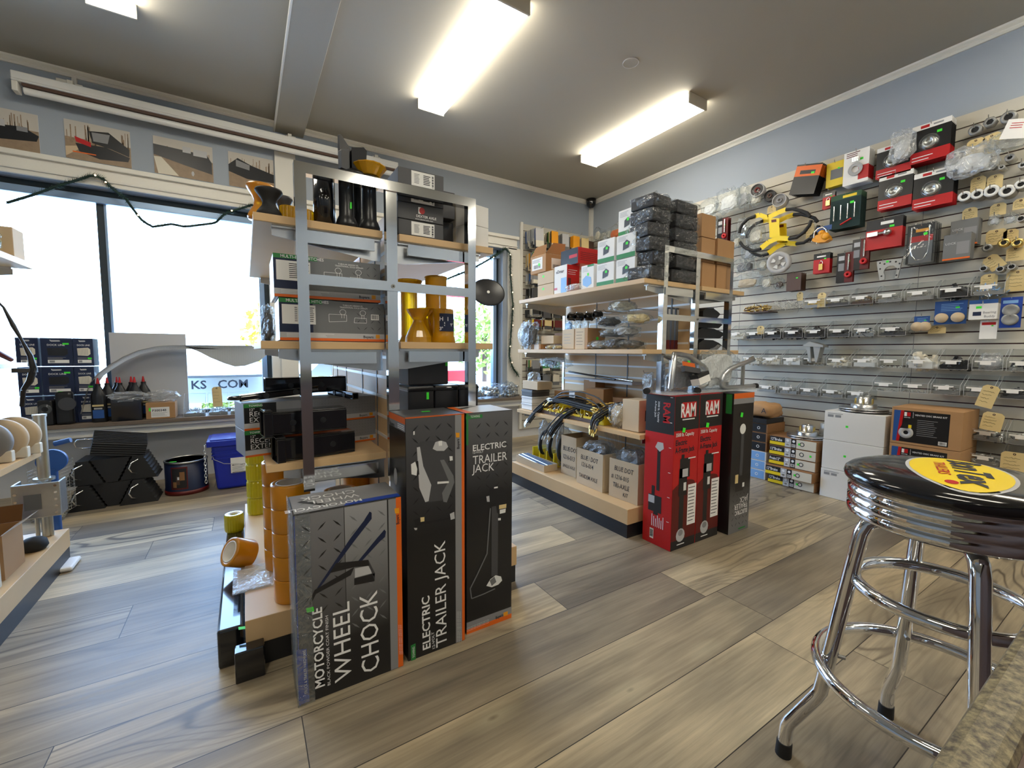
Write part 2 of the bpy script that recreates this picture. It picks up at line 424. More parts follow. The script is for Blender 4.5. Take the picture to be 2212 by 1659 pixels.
    def mul(a, c):
        n = nd('ShaderNodeMix', data_type='RGBA', blend_type='MULTIPLY'); n.inputs['Factor'].default_value = 1.; L.new(a, n.inputs['A']); L.new(c, n.inputs['B']); return n.outputs['Result']
    c1 = mul(c0, cr.outputs[0])
    cf = nd('ShaderNodeValToRGB'); L.new(fine, cf.inputs[0]); cf.color_ramp.elements[0].position = .3; cf.color_ramp.elements[1].position = .7
    cf.color_ramp.elements[0].color = (.72, .71, .7, 1); cf.color_ramp.elements[1].color = (1.14, 1.13, 1.1, 1)
    c2 = mul(c1, cf.outputs[0])
    c3 = mix(mth('MULTIPLY', knot.outputs[0], .45), c2, s2l(196, 184, 152))
    c4 = mix(mth('MULTIPLY', knc.outputs[0], .8), c3, s2l(70, 60, 50))
    c5 = mix(mth('MINIMUM', mth('MULTIPLY', rsel, .9), .8), c4, s2l(66, 56, 48))
    c6 = mix(seam, c5, s2l(44, 38, 32))
    L.new(c6, b.inputs['Base Color'])
    b.inputs['Roughness'].default_value = .36; b.inputs['Specular IOR Level'].default_value = .45
    rr = mth('MULTIPLY_ADD', fine, .22, .27); L.new(rr, b.inputs['Roughness'])
    bp = nd('ShaderNodeBump'); bp.inputs['Strength'].default_value = .25; bp.inputs['Distance'].default_value = .001
    L.new(mth('SUBTRACT', fine, mth('MULTIPLY', seam, 2.)), bp.inputs['Height']); L.new(bp.outputs[0], b.inputs['Normal'])
floor_material()
struct('floor', MB('floor_planks').box(XL, XR+.1, YS, YW+.3, -.08, 0))
struct('ceiling', MB('ceiling_paint').box(XL-.1, XR+.1, YS-.1, YW+.3, ZC, ZC+.1))
# north wall (windows) with two openings
ZL0, ZT = .50, 2.20
W1 = (-2.45, .20); W2 = (.48, 2.54)
w = MB('wall_paint')
YB = YW+.24
w.box(XL, XR+.1, YW, YB, ZT, ZC)
w.box(XL, XR+.1, YW, YB, 0, ZL0, 'low_wall')
w.box(XL, W1[0], YW, YB, ZL0, ZT); w.box(W1[1], W2[0], YW, YB, ZL0, ZT, 'white_trim'); w.box(W2[1], XR+.1, YW, YB, ZL0, ZT)
struct('wall_north', w)
struct('wall_east', MB('wall_paint').box(XR, XR+.12, YS, YW, 0, ZC))
struct('wall_west', MB('wall_paint').box(XL-.12, XL, YS, YW+.24, 0, ZC))
struct('wall_south', MB('wall_paint').box(XL, XR+.12, YS-.12, YS, 0, ZC))
# crown moulding
def moulding(name, p0, p1, nrm):
    prof = [(0, 0), (.012, 0), (.018, .012), (.014, .022), (.03, .034), (.034, .045), (0, .045)]
    p0, p1 = Vector(p0), Vector(p1); d = (p1-p0)
    m = MB('white_trim', frame(p0, nrm, (0, 0, 1), d)); m.prism([(a, b) for a, b in prof], 0, d.length); struct(name, m)
moulding('trim_1', (XR, YW, ZC-.045), (XL, YW, ZC-.045), (0, -1, 0))
moulding('trim_2', (XR, YS, ZC-.045), (XR, YW, ZC-.045), (-1, 0, 0))
# casings round the windows
def casing(name, x0, x1):
    m = MB('white_trim')
    m.box(x0-.02, x1+.02, YW-.022, YW, ZT, ZT+.14); m.box(x0-.04, x1+.04, YW-.045, YW, ZT+.115, ZT+.15); m.box(x0-.02, x1+.02, YW-.034, YW, ZT+.03, ZT+.045)
    struct(name, m, .004)
casing('trim_3', -2.55, .30); casing('trim_4', .40, 2.70)
m = MB('white_trim'); m.box(2.60, 2.78, YW-.022, YW, .52, ZT+.02); struct('trim_5', m, .004)
m = MB('white_trim'); m.box(.27, .43, YW-.02, YW, ZL0, 2.72); struct('trim_6', m, .003)
def window(name, x0, x1, mulls):
    f = MB('dark_frame'); t = .035
    f.box(x0, x1, YG-.03, YG+.04, ZT-.05, ZT); f.box(x0, x1, YG-.03, YG+.04, ZL0, ZL0+.03)
    f.box(x0, x0+t, YG-.03, YG+.04, ZL0, ZT); f.box(x1-t, x1, YG-.03, YG+.04, ZL0, ZT)
    f.box(x0, x1, YG-.07, YG-.03, ZT-.10, ZT-.05, 'blue_frame'); f.box(x1-.075, x1-t, YG-.05, YG+.02, ZL0, ZT, 'blue_frame')
    o = struct(name, f, .003)
    g = MB('window_glass').box(x0+t, x1-t, YG, YG+.006, ZL0+.03, ZT-.05); obj('pane', g, o)
    for x in mulls: obj('mullion', MB('dark_frame').box(x-.022, x+.022, YG-.035, YG+.045, ZL0+.03, ZT-.05), o, bevel=.003); obj('mullion_trim', MB('blue_frame').box(x+.022, x+.036, YG-.04, YG+.02, ZL0+.03, ZT-.05), o)
    return o
window('window_1', W1[0], W1[1], (-.875,)); window('window_2', W2[0], W2[1], ())
# deep ledge under the windows
YLF = 4.12; ZLG = .505
m = MB('ledge_wood'); m.box(-2.6, 2.78, YLF, YG-.03, ZLG-.03, ZLG); struct('trim_7', m, .003)
m = MB('white_trim'); m.box(-2.6, 2.78, YLF+.012, YW, ZLG-.05, ZLG-.03); m.box(-2.6, 2.78, YLF+.03, YW, ZLG-.085, ZLG-.05, 'low_wall'); m.box(-2.6, 2.78, YLF+.022, YW, ZLG-.10, ZLG-.085); struct('trim_8', m)
# boxed beam on the ceiling
m = MB('ceiling_paint'); m.box(.28, .50, YS, YW, ZC-.075, ZC); m.box(.268, .282, YS, YW, ZC-.08, ZC-.06, 'white_trim'); struct('trim_9', m, .004)
# slatwall: east wall and the return on the north wall
GS = .0746; GZ0 = 1.095-13*GS
def slat_panel(name, M, w_, joints):
    """local x along wall, y up, z out of wall"""
    m = MB('slat', M); z0 = .10; zs = [GZ0+k*GS for k in range(0, 40)]
    zs = [z for z in zs if z0+.03 < z < 2.50]
    prev = z0
    for z in zs+[2.515]:
        e = z-.004 if z < 2.51 else z
        m.box(0, w_, prev, e, .006, .019); prev = z+.004
    m.box(0, w_, z0, 2.515, 0, .006, 'groove')
    o = struct(name, m)
    j = MB('dull_steel', M)
    for x in joints: j.box(x-.0012, x+.0012, z0, 2.515, .0185, .0196, 'mid_grey')
    obj('panel_joint', j, o)
slat_panel('wall_covering_east', frame((XR, YW, 0), (0, -1, 0), (0, 0, 1)), 5.4, [YW-1.0335, YW-2.25, YW+.18])
slat_panel('wall_covering_north', frame((2.80, YW, 0), (1, 0, 0), (0, 0, 1)), XR-2.82, [])
m = MB('white_trim'); m.box(2.765, 2.80, YW-.03, YW, .1, 2.53); struct('trim_10', m, .003)
m = MB('white_trim'); m.box(XR-.045, XR, YW-.045, YW-.0, 2.515, 2.90); struct('trim_11', m, .004)
# round blank cover on the ceiling
o = obj('ceiling_cover_plate', MB('ceiling_paint', T(2.253, 2.14, ZC)).cyl(.052, -.004, 0, 32).ring(.053, .049, -.006, 0, 32, 'light_grey'), None); tagp(o, 'round flush cover plate on the ceiling between the lights', 'cover plate')
# ---------------------------------------------------------------- fluorescent wraparound fixtures
def fixture(loc, label):
    t = thing('ceiling_light', label, 'ceiling light', loc, 0, 'fluorescent wraparound fixtures')
    L_, W_, D = 1.22, .212, .078
    b = MB('fixture_end'); b.box(-W_/2+.012, W_/2-.012, -L_/2+.02, L_/2-.02, -.018, 0); obj('base_pan', b, t, world=False)
    for s_ in (-1, 1):
        e = MB('fixture_end'); e.box(-W_/2, W_/2, s_*L_/2-(.012 if s_ > 0 else 0), s_*L_/2+(.012 if s_ < 0 else 0), -D, 0); obj('end_cap', e, t, world=False, bevel=.002)
    d = MB('diffuser'); w2 = W_/2-.004
    pts = [(-w2, -.016), (w2, -.016), (w2, -D+.012), (w2-.012, -D+.002), (-w2+.012, -D+.002), (-w2, -D+.012)]
    d.prism(pts, -L_/2+.013, L_/2-.013, None, frame((0, 0, 0), (1, 0, 0), (0, 0, 1), (0, -1, 0)))
    obj('diffuser', d, t, world=False)
    return t
f0 = fixture((1.296, 2.69, ZC), 'long fluorescent fixture above the aisle, between the beam and the cover plate')
dup(f0, (2.965, 2.735, ZC), 0, 'fluorescent fixture nearest the slatwall, seen whole')
dup(f0, (-.555, 2.69, ZC), 0, 'fluorescent fixture on the window side of the beam, only its end seen')
dup(f0, (1.296, -.25, ZC), 0, 'fluorescent fixture in the middle row just behind the viewer')
dup(f0, (2.965, -.25, ZC), 0, 'fluorescent fixture above the counter side, on the slatwall row')
dup(f0, (-.555, -.25, ZC), 0, 'fluorescent fixture just behind the viewer on the window side of the beam')
dup(f0, (1.296, -2.6, ZC), 0, 'fluorescent fixture at the back of the shop, middle row')
dup(f0, (-1.8, -2.6, ZC), 0, 'fluorescent fixture at the back of the shop, past the beam')
dup(f0, (2.965, -2.6, ZC), 0, 'fluorescent fixture at the back of the shop, slatwall row')
# ---------------------------------------------------------------- helpers for artwork on flat faces
class Face:
    """a flat face of a box; pixel points of the photograph are dropped on it"""
    def __init__(s, fn, val, nrm, ox=0, oy=0, sc=1., off=.0008):
        s.fn, s.val, s.n, s.o, s.sc, s.off = fn, val, Vector(nrm), (ox, oy), sc, off
    def z(s, ox, oy, sc): s.o = (ox, oy); s.sc = sc; return s
    def p(s, x, y, k=1): return s.fn(s.o[0]+x/s.sc, s.o[1]+y/s.sc, s.val)+s.n*s.off*k
    def poly(s, mb, pts, m, k=1):
        P = [s.p(x, y, k) for x, y in pts]
        nn = Vector((0, 0, 0))
        for i in range(len(P)): nn += P[i].cross(P[(i+1) % len(P)])
        if nn.dot(s.n) < 0: P.reverse()
        mb.add(P, [tuple(range(len(P)))], m)
    def text(s, mb, st, pa, pb, ph, m='white_ink', bold=0., k=2, fit=True, shear=0.):
        A, B, Hh = s.p(*pa, k), s.p(*pb, k), s.p(*ph, k); X = (B-A); L = X.length; X.normalize(); Y = s.n.cross(X)
        h = abs((Hh-A).dot(Y)); size = h/.72
        vs, fs = _text(st, bold, shear, 1.)
        w = max(v[0] for v in vs)*size; mb.text(st, size, frame(A, X, Y, s.n), m, bold, shear, 'LEFT', L/w if fit else 1.)
def tread(mb, x0, x1, y0, y1, step, ln, M, m, z=.0006, wd=.16, skip=None):
    """diamond plate print"""
    j = 0; y = y0+step/2
    while y < y1-step/4:
        i = 0; x = x0+step/2
        while x < x1-step/4:
            if not (skip and skip(x, y)):
                a = math.radians(45 if (i+j) % 2 else -45); dx, dy = math.cos(a)*ln/2, math.sin(a)*ln/2; ex, ey = -dy*wd, dx*wd
                mb.add([(x-dx, y-dy, z), (x+ex, y+ey, z), (x+dx, y+dy, z), (x-ex, y-ey, z)][::-1 if False else 1], [(0, 3, 2, 1)], m, False, M)
            x += step; i += 1
        y += step; j += 1
def FX(x, y, z): return frame((x, y, z), (1, 0, 0), (0, 0, 1), (0, -1, 0))     # facing the camera (-y), x right, y up
def FXL(x, y, z): return frame((x, y, z), (0, -1, 0), (0, 0, 1), (-1, 0, 0))   # facing -x, x runs toward the camera
def FTOP(x, y, z): return frame((x, y, z), (1, 0, 0), (0, 1, 0), (0, 0, 1))
def grad(name, c0, c1, z0, z1, rough=.35):
    m = mat(name, c0, rough, coat=.1); nt = m.node_tree; tc = nt.nodes.new('ShaderNodeTexCoord'); sp = nt.nodes.new('ShaderNodeSeparateXYZ')
    mr = nt.nodes.new('ShaderNodeMapRange'); mr.inputs[1].default_value = z0; mr.inputs[2].default_value = z1
    mx = nt.nodes.new('ShaderNodeMix'); mx.data_type = 'RGBA'; mx.inputs['A'].default_value = (*c0, 1); mx.inputs['B'].default_value = (*c1, 1)
    nt.links.new(tc.outputs['Object'], sp.inputs[0]); nt.links.new(sp.outputs['Z'], mr.inputs[0]); nt.links.new(mr.outputs[0], mx.inputs['Factor']); nt.links.new(mx.outputs['Result'], nt.nodes['Principled BSDF'].inputs['Base Color'])
grad('print_grad', (.012, .012, .013), (.2, .2, .21), .12, .56)
grad('print_grad2', (.012, .012, .013), (.36, .36, .37), .16, .60)
grad('print_grad3', (.010, .010, .011), (.085, .085, .09), .42, .80)
grad('print_grad4', (.010, .010, .011), (.12, .12, .125), .5, .80)
grad('print_gradr', (.13, .012, .012), s2l(200, 20, 26), .36, .37)
grad('print_gradinv', (.16, .16, .165), (.010, .010, .011), .04, .30)
def sticker(name, f, x, y, w=9, h=6, rot=0, k=3, parent=None):
    m = MB('sticker'); a = math.radians(rot); pts = []
    for u, v in ((-w, -h), (w, -h), (w, h), (-w, h)): pts.append((x+u*math.cos(a)-v*math.sin(a), y+u*math.sin(a)+v*math.cos(a)))
    f.poly(m, pts, 'sticker', k); return obj(name, m, parent)

# ---------------------------------------------------------------- gondola shelving
def gondola(name, label, xs, y0, y1, left, right, base, strips, joints):
    """xs spine x; left/right: list of (x_outer, z_top, y_end); base: (xa, xb, y_front)"""
    t = thing(name, label, 'shelving unit', (xs, (y0+y1)/2, 0))
    xa, xb, yf = base
    obj('base_kick', MB('black').box(xa+.004, xb-.004, yf+.005, y1, 0, .078), t)
    b = MB('maple'); b.box(xa, xs-.025, yf, y1, .078, .1645); b.box(xs+.025, xb, yf, y1, .078, .1645); b.box(xs-.025, xs+.025, yf+.01, y1, .078, .15)
    obj('base_deck', b, t, bevel=.002)
    sp = MB('kraft_pale'); sp.box(xs-.008, xs+.008, y0+.04, y1-.03, .165, 1.52, 'maple'); obj('spine_panel', sp, t)
    st = MB('steel')
    for z in strips:
        for s_ in (-1, 1): st.box(xs+s_*.0085-.0015, xs+s_*.0085+.0015, y0+.05, y1-.04, z-.006, z+.006, 'white_gloss')
    for y in joints:
        for s_ in (-1, 1): st.box(xs+s_*.0085-.002, xs+s_*.0085+.002, y-.005, y+.005, .165, 1.52, 'mid_grey')
    obj('spine_channel', st, t)
    for y in (y0+.02, y1-.012):
        u = MB('chrome'); u.box(xs-.012, xs+.012, y-.014, y+.014, .08, 1.55); obj('upright', u, t, bevel=.003)
    for side, L in ((-1, left), (1, right)):
        for x, z, ye in L:
            a, b_ = (x, xs-.03) if side < 0 else (xs+.03, x)
            s_ = MB('maple'); s_.box(a, b_, y0, ye, z-.025, z-.0008); s_.box(a+.002, b_-.002, y0+.002, ye-.002, z-.0262, z-.025, 'birch'); o = obj('shelf', s_, t, bevel=.0015)
            br = MB('brushed')
            for y in (y0+.03, ye-.03):
                xi = xs+side*.03; xo = x-side*.05
                pts = [(0, 0), (abs(xo-xi), 0), (abs(xo-xi), -.03), (.03, -.075), (0, -.075)]
                br.prism(pts, -.0015, .0015, None, frame((xi, y, z-.027), (side, 0, 0), (0, 0, 1)))
                br.box(min(xi, xo), max(xi, xo), y-.014, y+.014, z-.034, z-.026)
            obj('shelf_bracket', br, o)
            rl = MB('chrome'); rl.box(min(xs+side*.06, xs+side*.30), max(xs+side*.06, xs+side*.30), y0-.006, y0+.006, z-.075, z-.035); obj('end_rail', rl, o)
    return t
G1 = gondola('gondola_shelf', 'near double-sided shelving unit with chrome end frame holding boxes and amber rollers', .457, 1.555, 2.79,
             [(.035, 1.452, 2.77), (.043, 1.060, 2.77), (.045, .662, 2.77)], [(.875, 1.452, 2.77), (.875, 1.064, 2.77), (.875, .662, 2.77)], (-.03, 1.0, 1.555),
             [.70+.0765*k for k in range(0, 11)], [1.75, 2.0, 2.36, 2.62])
G2 = gondola('gondola_shelf', 'far double-sided shelving unit with chrome end frame, nearer the slatwall', 2.265, 1.575, 2.82,
             [(1.80, 1.422, 2.79), (1.80, 1.047, 2.80), (1.80, .582, 2.81)], [(2.735, 1.422, 2.79), (2.70, 1.047, 2.80)], (1.757, 2.77, 1.607),
             [.3155+.0771*k for k in range(0, 15)], [1.75, 2.10, 2.42])
G0 = gondola('gondola_shelf', 'shelving unit opposite the near one, with rollers and trailer jack parts', -1.20, 1.52, 2.84,
             [(-1.65, 1.39, 2.6)], [(-.75, 1.39, 2.64), (-.75, .601, 2.575)], (-1.66, -.752, 1.50), [.6, .9, 1.2], [1.9, 2.3])
sh = MB('alum'); sh.box(-1.17, -.77, 1.6, 2.58, .955, .972); obj('display_shelf', sh, G0, 'white metal shelf')
def end_frame(parent, x0, x1, y, zt, zb, zm, xm, r=.0165):
    f = MB('chrome')
    for x in (x0+r, x1-r): f.box(x-r, x+r, y-r, y+r, zb, zt)
    f.box(x0+2*r, x1-2*r, y-r, y+r, zt-2*r, zt); f.box(x0+2*r, x1-2*r, y-r, y+r, zm-r, zm+r)
    f.box(xm-r*1.15, xm+r*1.15, y-r*.6, y+r, zb, zm-r); f.box(xm-r*1.15, xm+r*1.15, y-r*.6, y+r, zm+r, zt-2*r)
    o = obj('end_frame', f, parent, 'chrome square tube frame')
    g = MB('dull_steel', FX(xm, y-r-.001, zm)); g.cyl(.007, 0, .002, 12); g.cyl(.003, .002, .0028, 8, 'black'); obj('bolt', g, o)
    return o
end_frame(G1, .147, .772, 1.525, 1.612, .57, 1.255, .448)
end_frame(G2, 1.955, 2.605, 1.59, 1.612, .80, 1.225, 2.262)
# extra black rail beside the near unit
for y0_, y1_ in ((1.60, 2.62),):
    o = obj('plastic_fender_case', MB('gloss_black').box(-.108, -.037, 1.60, 2.62, 0, .13), None, bevel=.008); tagp(o, 'long glossy black plastic case lying on the floor against the near shelving base', 'case')
    f = Face(onZ, .13, (0, 0, 1)); sticker('price_sticker', f, 523, 1357, 8, 3, -8, 1, o)
o = obj('plastic_fender_case', MB('gloss_black').box(-.06, .02, 1.50, 1.548, 0, .10), None, bevel=.004); tagp(o, 'short black plastic block at the front corner of the near shelving base', 'case')

# ---------------------------------------------------------------- tall boxes in front of the near unit
def carton(name, label, cat, x0, x1, y0, y1, z0, z1, body='kraft', group=None, bevel=.002):
    t = thing(name, label, cat, ((x0+x1)/2, (y0+y1)/2, z0), 0, group)
    m = MB(body); m.box(x0, x1, y0, y1, z0+(.0006 if z0 else 0), z1-.0004); obj('carton_body', m, t, bevel=bevel); return t
# wheel chock carton
t = carton('wheel_chock_carton', 'grey and black carton lettered MOTORCYCLE WHEEL CHOCK standing on the floor', 'box', .098, .405, 1.312, 1.485, 0, .57, 'box_black')
f = Face(onY, 1.312, (0, -1, 0)).z(480, 1080, 3.456)
a = MB('print_grad')
M_ = FX(.098, 1.3117, 0)
a.rect(.002, .134, .002, .566, .0, 'print_grad', M_); a.rect(.136, .262, .002, .566, .0, 'print_grad2', M_)
tread(a, .01, .134, .25, .565, .042, .034, M_, 'box_black', .0004); tread(a, .14, .26, .17, .565, .042, .034, M_, 'mid_grey', .0004)
a.rect(.266, .290, .002, .566, .0002, 'grey', M_); a.rect(.290, .3065, .002, .568, .0003, 'orange', M_)
a.rect(.001, .004, .002, .566, .0003, 'blue', M_)
obj('printed_front', a, t)
a = MB('black')
f.poly(a, [(1100, 85), (1115, 95), (1115, 140), (990, 300), (730, 650), (705, 660), (960, 280), (1060, 150)], 'navy', 1.6)
f.poly(a, [(1210, 220), (1222, 235), (1215, 275), (1175, 310), (1000, 500), (985, 490), (1150, 290)], 'navy', 1.6)
f.poly(a, [(850, 470), (1090, 445), (1100, 490), (985, 500), (800, 545)], 'black', 1.8)
f.poly(a, [(1090, 445), (1140, 545), (1138, 605), (1100, 500)], 'dark_grey', 1.8)
f.poly(a, [(985, 585), (1138, 545), (1135, 605), (985, 635)], 'black', 1.8)
f.poly(a, [(985, 500), (960, 560), (700, 700), (655, 790), (648, 760), (690, 670)], 'black', 1.7)
f.poly(a, [(990, 510), (1090, 490), (1120, 545), (990, 580)], 'light_grey', 1.5)
obj('printed_picture', a, t)
a = MB('white_ink')
f.text(a, 'MOTORCYCLE', (765, 1388), (742, 795), (692, 1412), bold=.02)
f.text(a, 'BLACK POWDER COAT FINISH', (808, 1380), (790, 858), (785, 1385))
f.text(a, 'WHEEL', (965, 1320), (948, 752), (835, 1370)); f.text(a, 'CHOCK', (1172, 1260), (1155, 670), (1035, 1280))
f.poly(a, [(552, 1120), (630, 1108), (652, 1500), (575, 1532)], 'blue', 1.6); f.text(a, 'TRUCK & TRAILER HARDWARE', (637, 1440), (622, 1115), (615, 1450), k=2.4)
f.text(a, 'Buyers', (1322, 178), (1318, 108), (1297, 182), 'ink', .015); f.poly(a, [(1285, 62), (1320, 58), (1320, 98), (1290, 100)], 'amber_paint', 2)
for i in range(4): f.text(a, 'truck and trailer hardware quality built since', (1325+i*7, 1150), (1318+i*7, 930), (1321+i*7, 1150), 'white_ink')
obj('lettering', a, t)
sticker('price_sticker', f, 655, 815, 28, 17, -12, 4, t)
# side face and top
a = MB('mid_grey'); M_ = FXL(.0977, 1.483, 0); a.rect(.004, .168, .004, .566, 0, 'mid_grey', M_); a.rect(.164, .171, .002, .568, .0003, 'blue', M_); a.rect(.04, .14, .30, .5, .0004, 'grey', M_)
tread(a, .01, .16, .05, .30, .05, .04, M_, 'black', .0004); a.text('WHEEL CHOCK', .05, frame((.0972, 1.43, .34), (0, 0, 1), (0, 1, 0), (-1, 0, 0)), 'white_ink', 0, 0, 'LEFT', .6)
obj('printed_side', a, t)
a = MB('dark_grey'); M_ = FTOP(.098, 1.312, .5704); a.rect(.003, .305, .003, .171, 0, 'grey', M_); tread(a, .01, .12, .01, .165, .045, .036, M_, 'mid_grey', .0004)
a.poly([(.135, 0), (.305, 0), (.305, .03), (.15, .03)], 'blue', .0006, M_); a.poly([(.02, .10), (.09, .03), (.10, .035), (.035, .11)], 'black', .0008, M_)
MT = frame((.295, 1.40, .5714), (-1, 0, 0), (0, -1, 0), (0, 0, 1))
a.text('MOTORCYCLE', .032, frame((.292, 1.352, .5714), (-1, 0, 0), (0, -1, 0), (0, 0, 1)), 'white_ink', .02); a.text('WHEEL', .045, frame((.292, 1.405, .5714), (-1, 0, 0), (0, -1, 0), (0, 0, 1))); a.text('CHOCK', .045, frame((.292, 1.45, .5714), (-1, 0, 0), (0, -1, 0), (0, 0, 1)))
obj('printed_top', a, t)
sh = MB('film', None); sh.box(.094, .0965, 1.308, 1.488, 0, .574); sh.box(.094, .14, 1.3065, 1.3085, 0, .574); obj('shrink_wrap', sh, t)
# electric trailer jack carton, narrow front turned sideways
t = carton('trailer_jack_carton', 'tall black carton with ELECTRIC TRAILER JACK reading upward, between two other cartons', 'box', .425, .632, 1.322, 1.502, 0, .817, 'box_black')
f = Face(onY, 1.322, (0, -1, 0)).z(480, 1080, 3.456)
a = MB('print_grad3'); M_ = FX(.425, 1.3217, 0); a.rect(.001, .172, .002, .814, 0, 'print_grad3', M_); tread(a, .012, .17, .40, .81, .040, .032, M_, 'black', .0004)
a.rect(.172, .196, .002, .814, .0002, 'grey', M_); a.rect(.196, .2065, .002, .816, .0003, 'orange', M_); a.rect(.0, .207, .8145, .817, .0003, 'orange', M_)
obj('printed_front', a, t)
f2 = Face(onY, 1.322, (0, -1, 0)).z(480, 680, 3.456)
a = MB('dark_grey')
f2.poly(a, [(1452, 975), (1480, 945), (1570, 940), (1640, 960), (1680, 1040), (1700, 1210), (1690, 1310), (1640, 1385), (1525, 1400), (1470, 1310), (1500, 1180), (1440, 1170)], 'dark_grey', 1.4)
f2.poly(a, [(1452, 990), (1475, 985), (1500, 1130), (1560, 1270), (1540, 1390), (1515, 1398), (1470, 1290)], 'light_grey', 1.8)
f2.poly(a, [(1625, 1085), (1655, 1080), (1725, 1200), (1732, 1250), (1675, 1400), (1650, 1395), (1640, 1330), (1690, 1240)], 'mid_grey', 1.8)
f2.poly(a, [(1570, 1290-310+20), (1590, 950), (1630, 938), (1670, 950), (1685, 985), (1655, 1015), (1600, 1015)], 'light_grey', 2.2)
f2.poly(a, [(1612, 945), (1640, 940), (1640, 975), (1615, 978)], 'white', 2.6)
f2.poly(a, [(1408, 1115), (1440, 1095), (1455, 1150), (1450, 1200), (1412, 1190)], 'white', 2.2)
f2.poly(a, [(1440, 1095), (1462, 1090), (1470, 1190), (1450, 1205)], 'black', 2.)
f2.poly(a, [(1605, 1245), (1690, 1240), (1690, 1255), (1605, 1262)], 'white', 2.6)
f2.poly(a, [(1695, 1055), (1718, 1055), (1720, 1085), (1698, 1090)], 'white', 2.2)
f2.poly(a, [(1425, 870), (1436, 868), (1436, 895), (1425, 897)], 'white', 2.2)
f2.poly(a, [(1430, 1530), (1500, 1505), (1515, 1555), (1445, 1580)], 'black', 2.0); f2.poly(a, [(1478, 1512), (1508, 1508), (1508, 1540), (1480, 1545)], 'manila', 2.4)
f2.poly(a, [(1510, 1545), (1710, 1510), (1710, 1522), (1510, 1562)], 'black', 2.0); f2.poly(a, [(1698, 1485), (1730, 1470), (1735, 1520), (1705, 1530)], 'light_grey', 2.2)
f2.poly(a, [(1430, 1590), (1455, 1590), (1452, 1605), (1438, 1606)], 'light_grey', 2.2)
obj('printed_picture', a, t)
a = MB('white_ink')
f.text(a, 'ELECTRIC', (1553, 1105), (1545, 710), (1495, 1130), bold=.02); f.text(a, '12-VOLT', (1588, 1110), (1580, 980), (1568, 1112), bold=.008)
f.text(a, 'TRAILER JACK', (1675, 1075), (1662, 300), (1592, 1090))
f.poly(a, [(1407, 1085), (1442, 1068), (1445, 1195), (1410, 1212)], 'green', 1.8); f.text(a, 'TOWING', (1438, 1170), (1435, 1092), (1420, 1174), k=2.4)
f2.text(a, 'Buyers', (1770, 1000), (1768, 925), (1750, 1000), 'ink', .015); f2.poly(a, [(1742, 880), (1770, 880), (1770, 915), (1745, 915)], 'amber_paint', 2)
for i in range(5): f.text(a, 'heavy duty electric tongue jack raises and lowers', (1757+i*7, 1060), (1753+i*7, 830), (1753+i*7, 1060), 'white_ink')
obj('lettering', a, t)
a = MB('box_black'); M_ = FXL(.4247, 1.502, 0); a.rect(.002, .178, .77, .812, 0, 'grey', M_); a.rect(0, .18, .795, .8165, .0003, 'orange', M_); a.text('Buyers', .02, frame((.424, 1.49, .772), (0, -1, 0), (0, 0, 1), (-1, 0, 0)), 'ink', .01)
for i in range(3): a.rect(.1, .17, .775+.006*i, .778+.006*i, .0006, 'white_ink', M_)
ang = [(.07+.02*math.cos(q), .60+.03*math.sin(q)) for q in [i*.5236 for i in range(12)]]; a.poly(ang, 'light_grey', .0006, M_)
obj('printed_side', a, t)
a = MB('mid_grey'); M_ = FTOP(.425, 1.322, .8174); a.rect(.002, .205, .002, .178, 0, 'dark_grey', M_); tread(a, .02, .19, .06, .17, .04, .03, M_, 'black', .0004); a.rect(.0, .207, 0, .006, .0003, 'orange', M_)
obj('printed_top', a, t); a = MB('sticker'); a.cbox((.53, 1.42, .819), (.03, .012, .001)); obj('price_sticker', a, t)
# second electric trailer jack carton
t = carton('trailer_jack_carton', 'tall black carton with upright ELECTRIC TRAILER JACK lettering and orange bottom edge', 'box', .650, .842, 1.345, 1.505, 0, .813, 'box_black')
f = Face(onY, 1.345, (0, -1, 0)).z(480, 680, 3.456)
a = MB('print_grad4'); M_ = FX(.650, 1.3447, 0); a.rect(.001, .191, .002, .811, 0, 'print_grad4', M_); tread(a, .03, .185, .48, .80, .038, .030, M_, 'black', .0004)
a.rect(0, .192, .0, .018, .0003, 'orange', M_); a.rect(0, .192, .018, .045, .0003, 'grey', M_); a.rect(0, .008, .70, .812, .0004, 'green', M_)
obj('printed_front', a, t)
a = MB('white_ink')
f.text(a, 'ELECTRIC', (1866, 1018), (2118, 985), (1866, 972), bold=.015); f.text(a, '12-VOLT', (1866, 1038), (1948, 1028), (1866, 1020), bold=.008)
f.text(a, 'TRAILER', (1868, 1118), (2125, 1080), (1868, 1052)); f.text(a, 'JACK', (1868, 1180), (2028, 1160), (1868, 1118))
f.poly(a, [(1818, 755), (1942, 742), (1942, 768), (1818, 782)], 'green', 1.8); f.text(a, 'TOWING', (1852, 770), (1922, 763), (1852, 752), k=2.4)
g = Face(onY, 1.345, (0, -1, 0)).z(480, 1080, 3.456)
g.text(a, 'Buyers', (2040, 890), (2095, 865), (2040, 868), 'ink', .015); g.poly(a, [(2098, 840), (2130, 828), (2130, 858), (2100, 868)], 'amber_paint', 2)
for i in range(3): g.text(a, 'truck and trailer hardware built to last', (1825, 960+i*11), (1990, 893+i*11), (1825, 954+i*11), 'white_ink')
obj('lettering', a, t)
a = MB('black')
f.poly(a, [(1985, 1320), (2000, 1290), (2090, 1285), (2125, 1345), (2125, 1400), (2090, 1480), (2050, 1480), (2040, 1400), (1988, 1400)], 'black', 2)
f.poly(a, [(2028, 1286), (2055, 1280), (2056, 1292), (2028, 1296)], 'white', 2.2); f.poly(a, [(1970, 1355), (1992, 1350), (1995, 1395), (1975, 1395)], 'light_grey', 2.2)
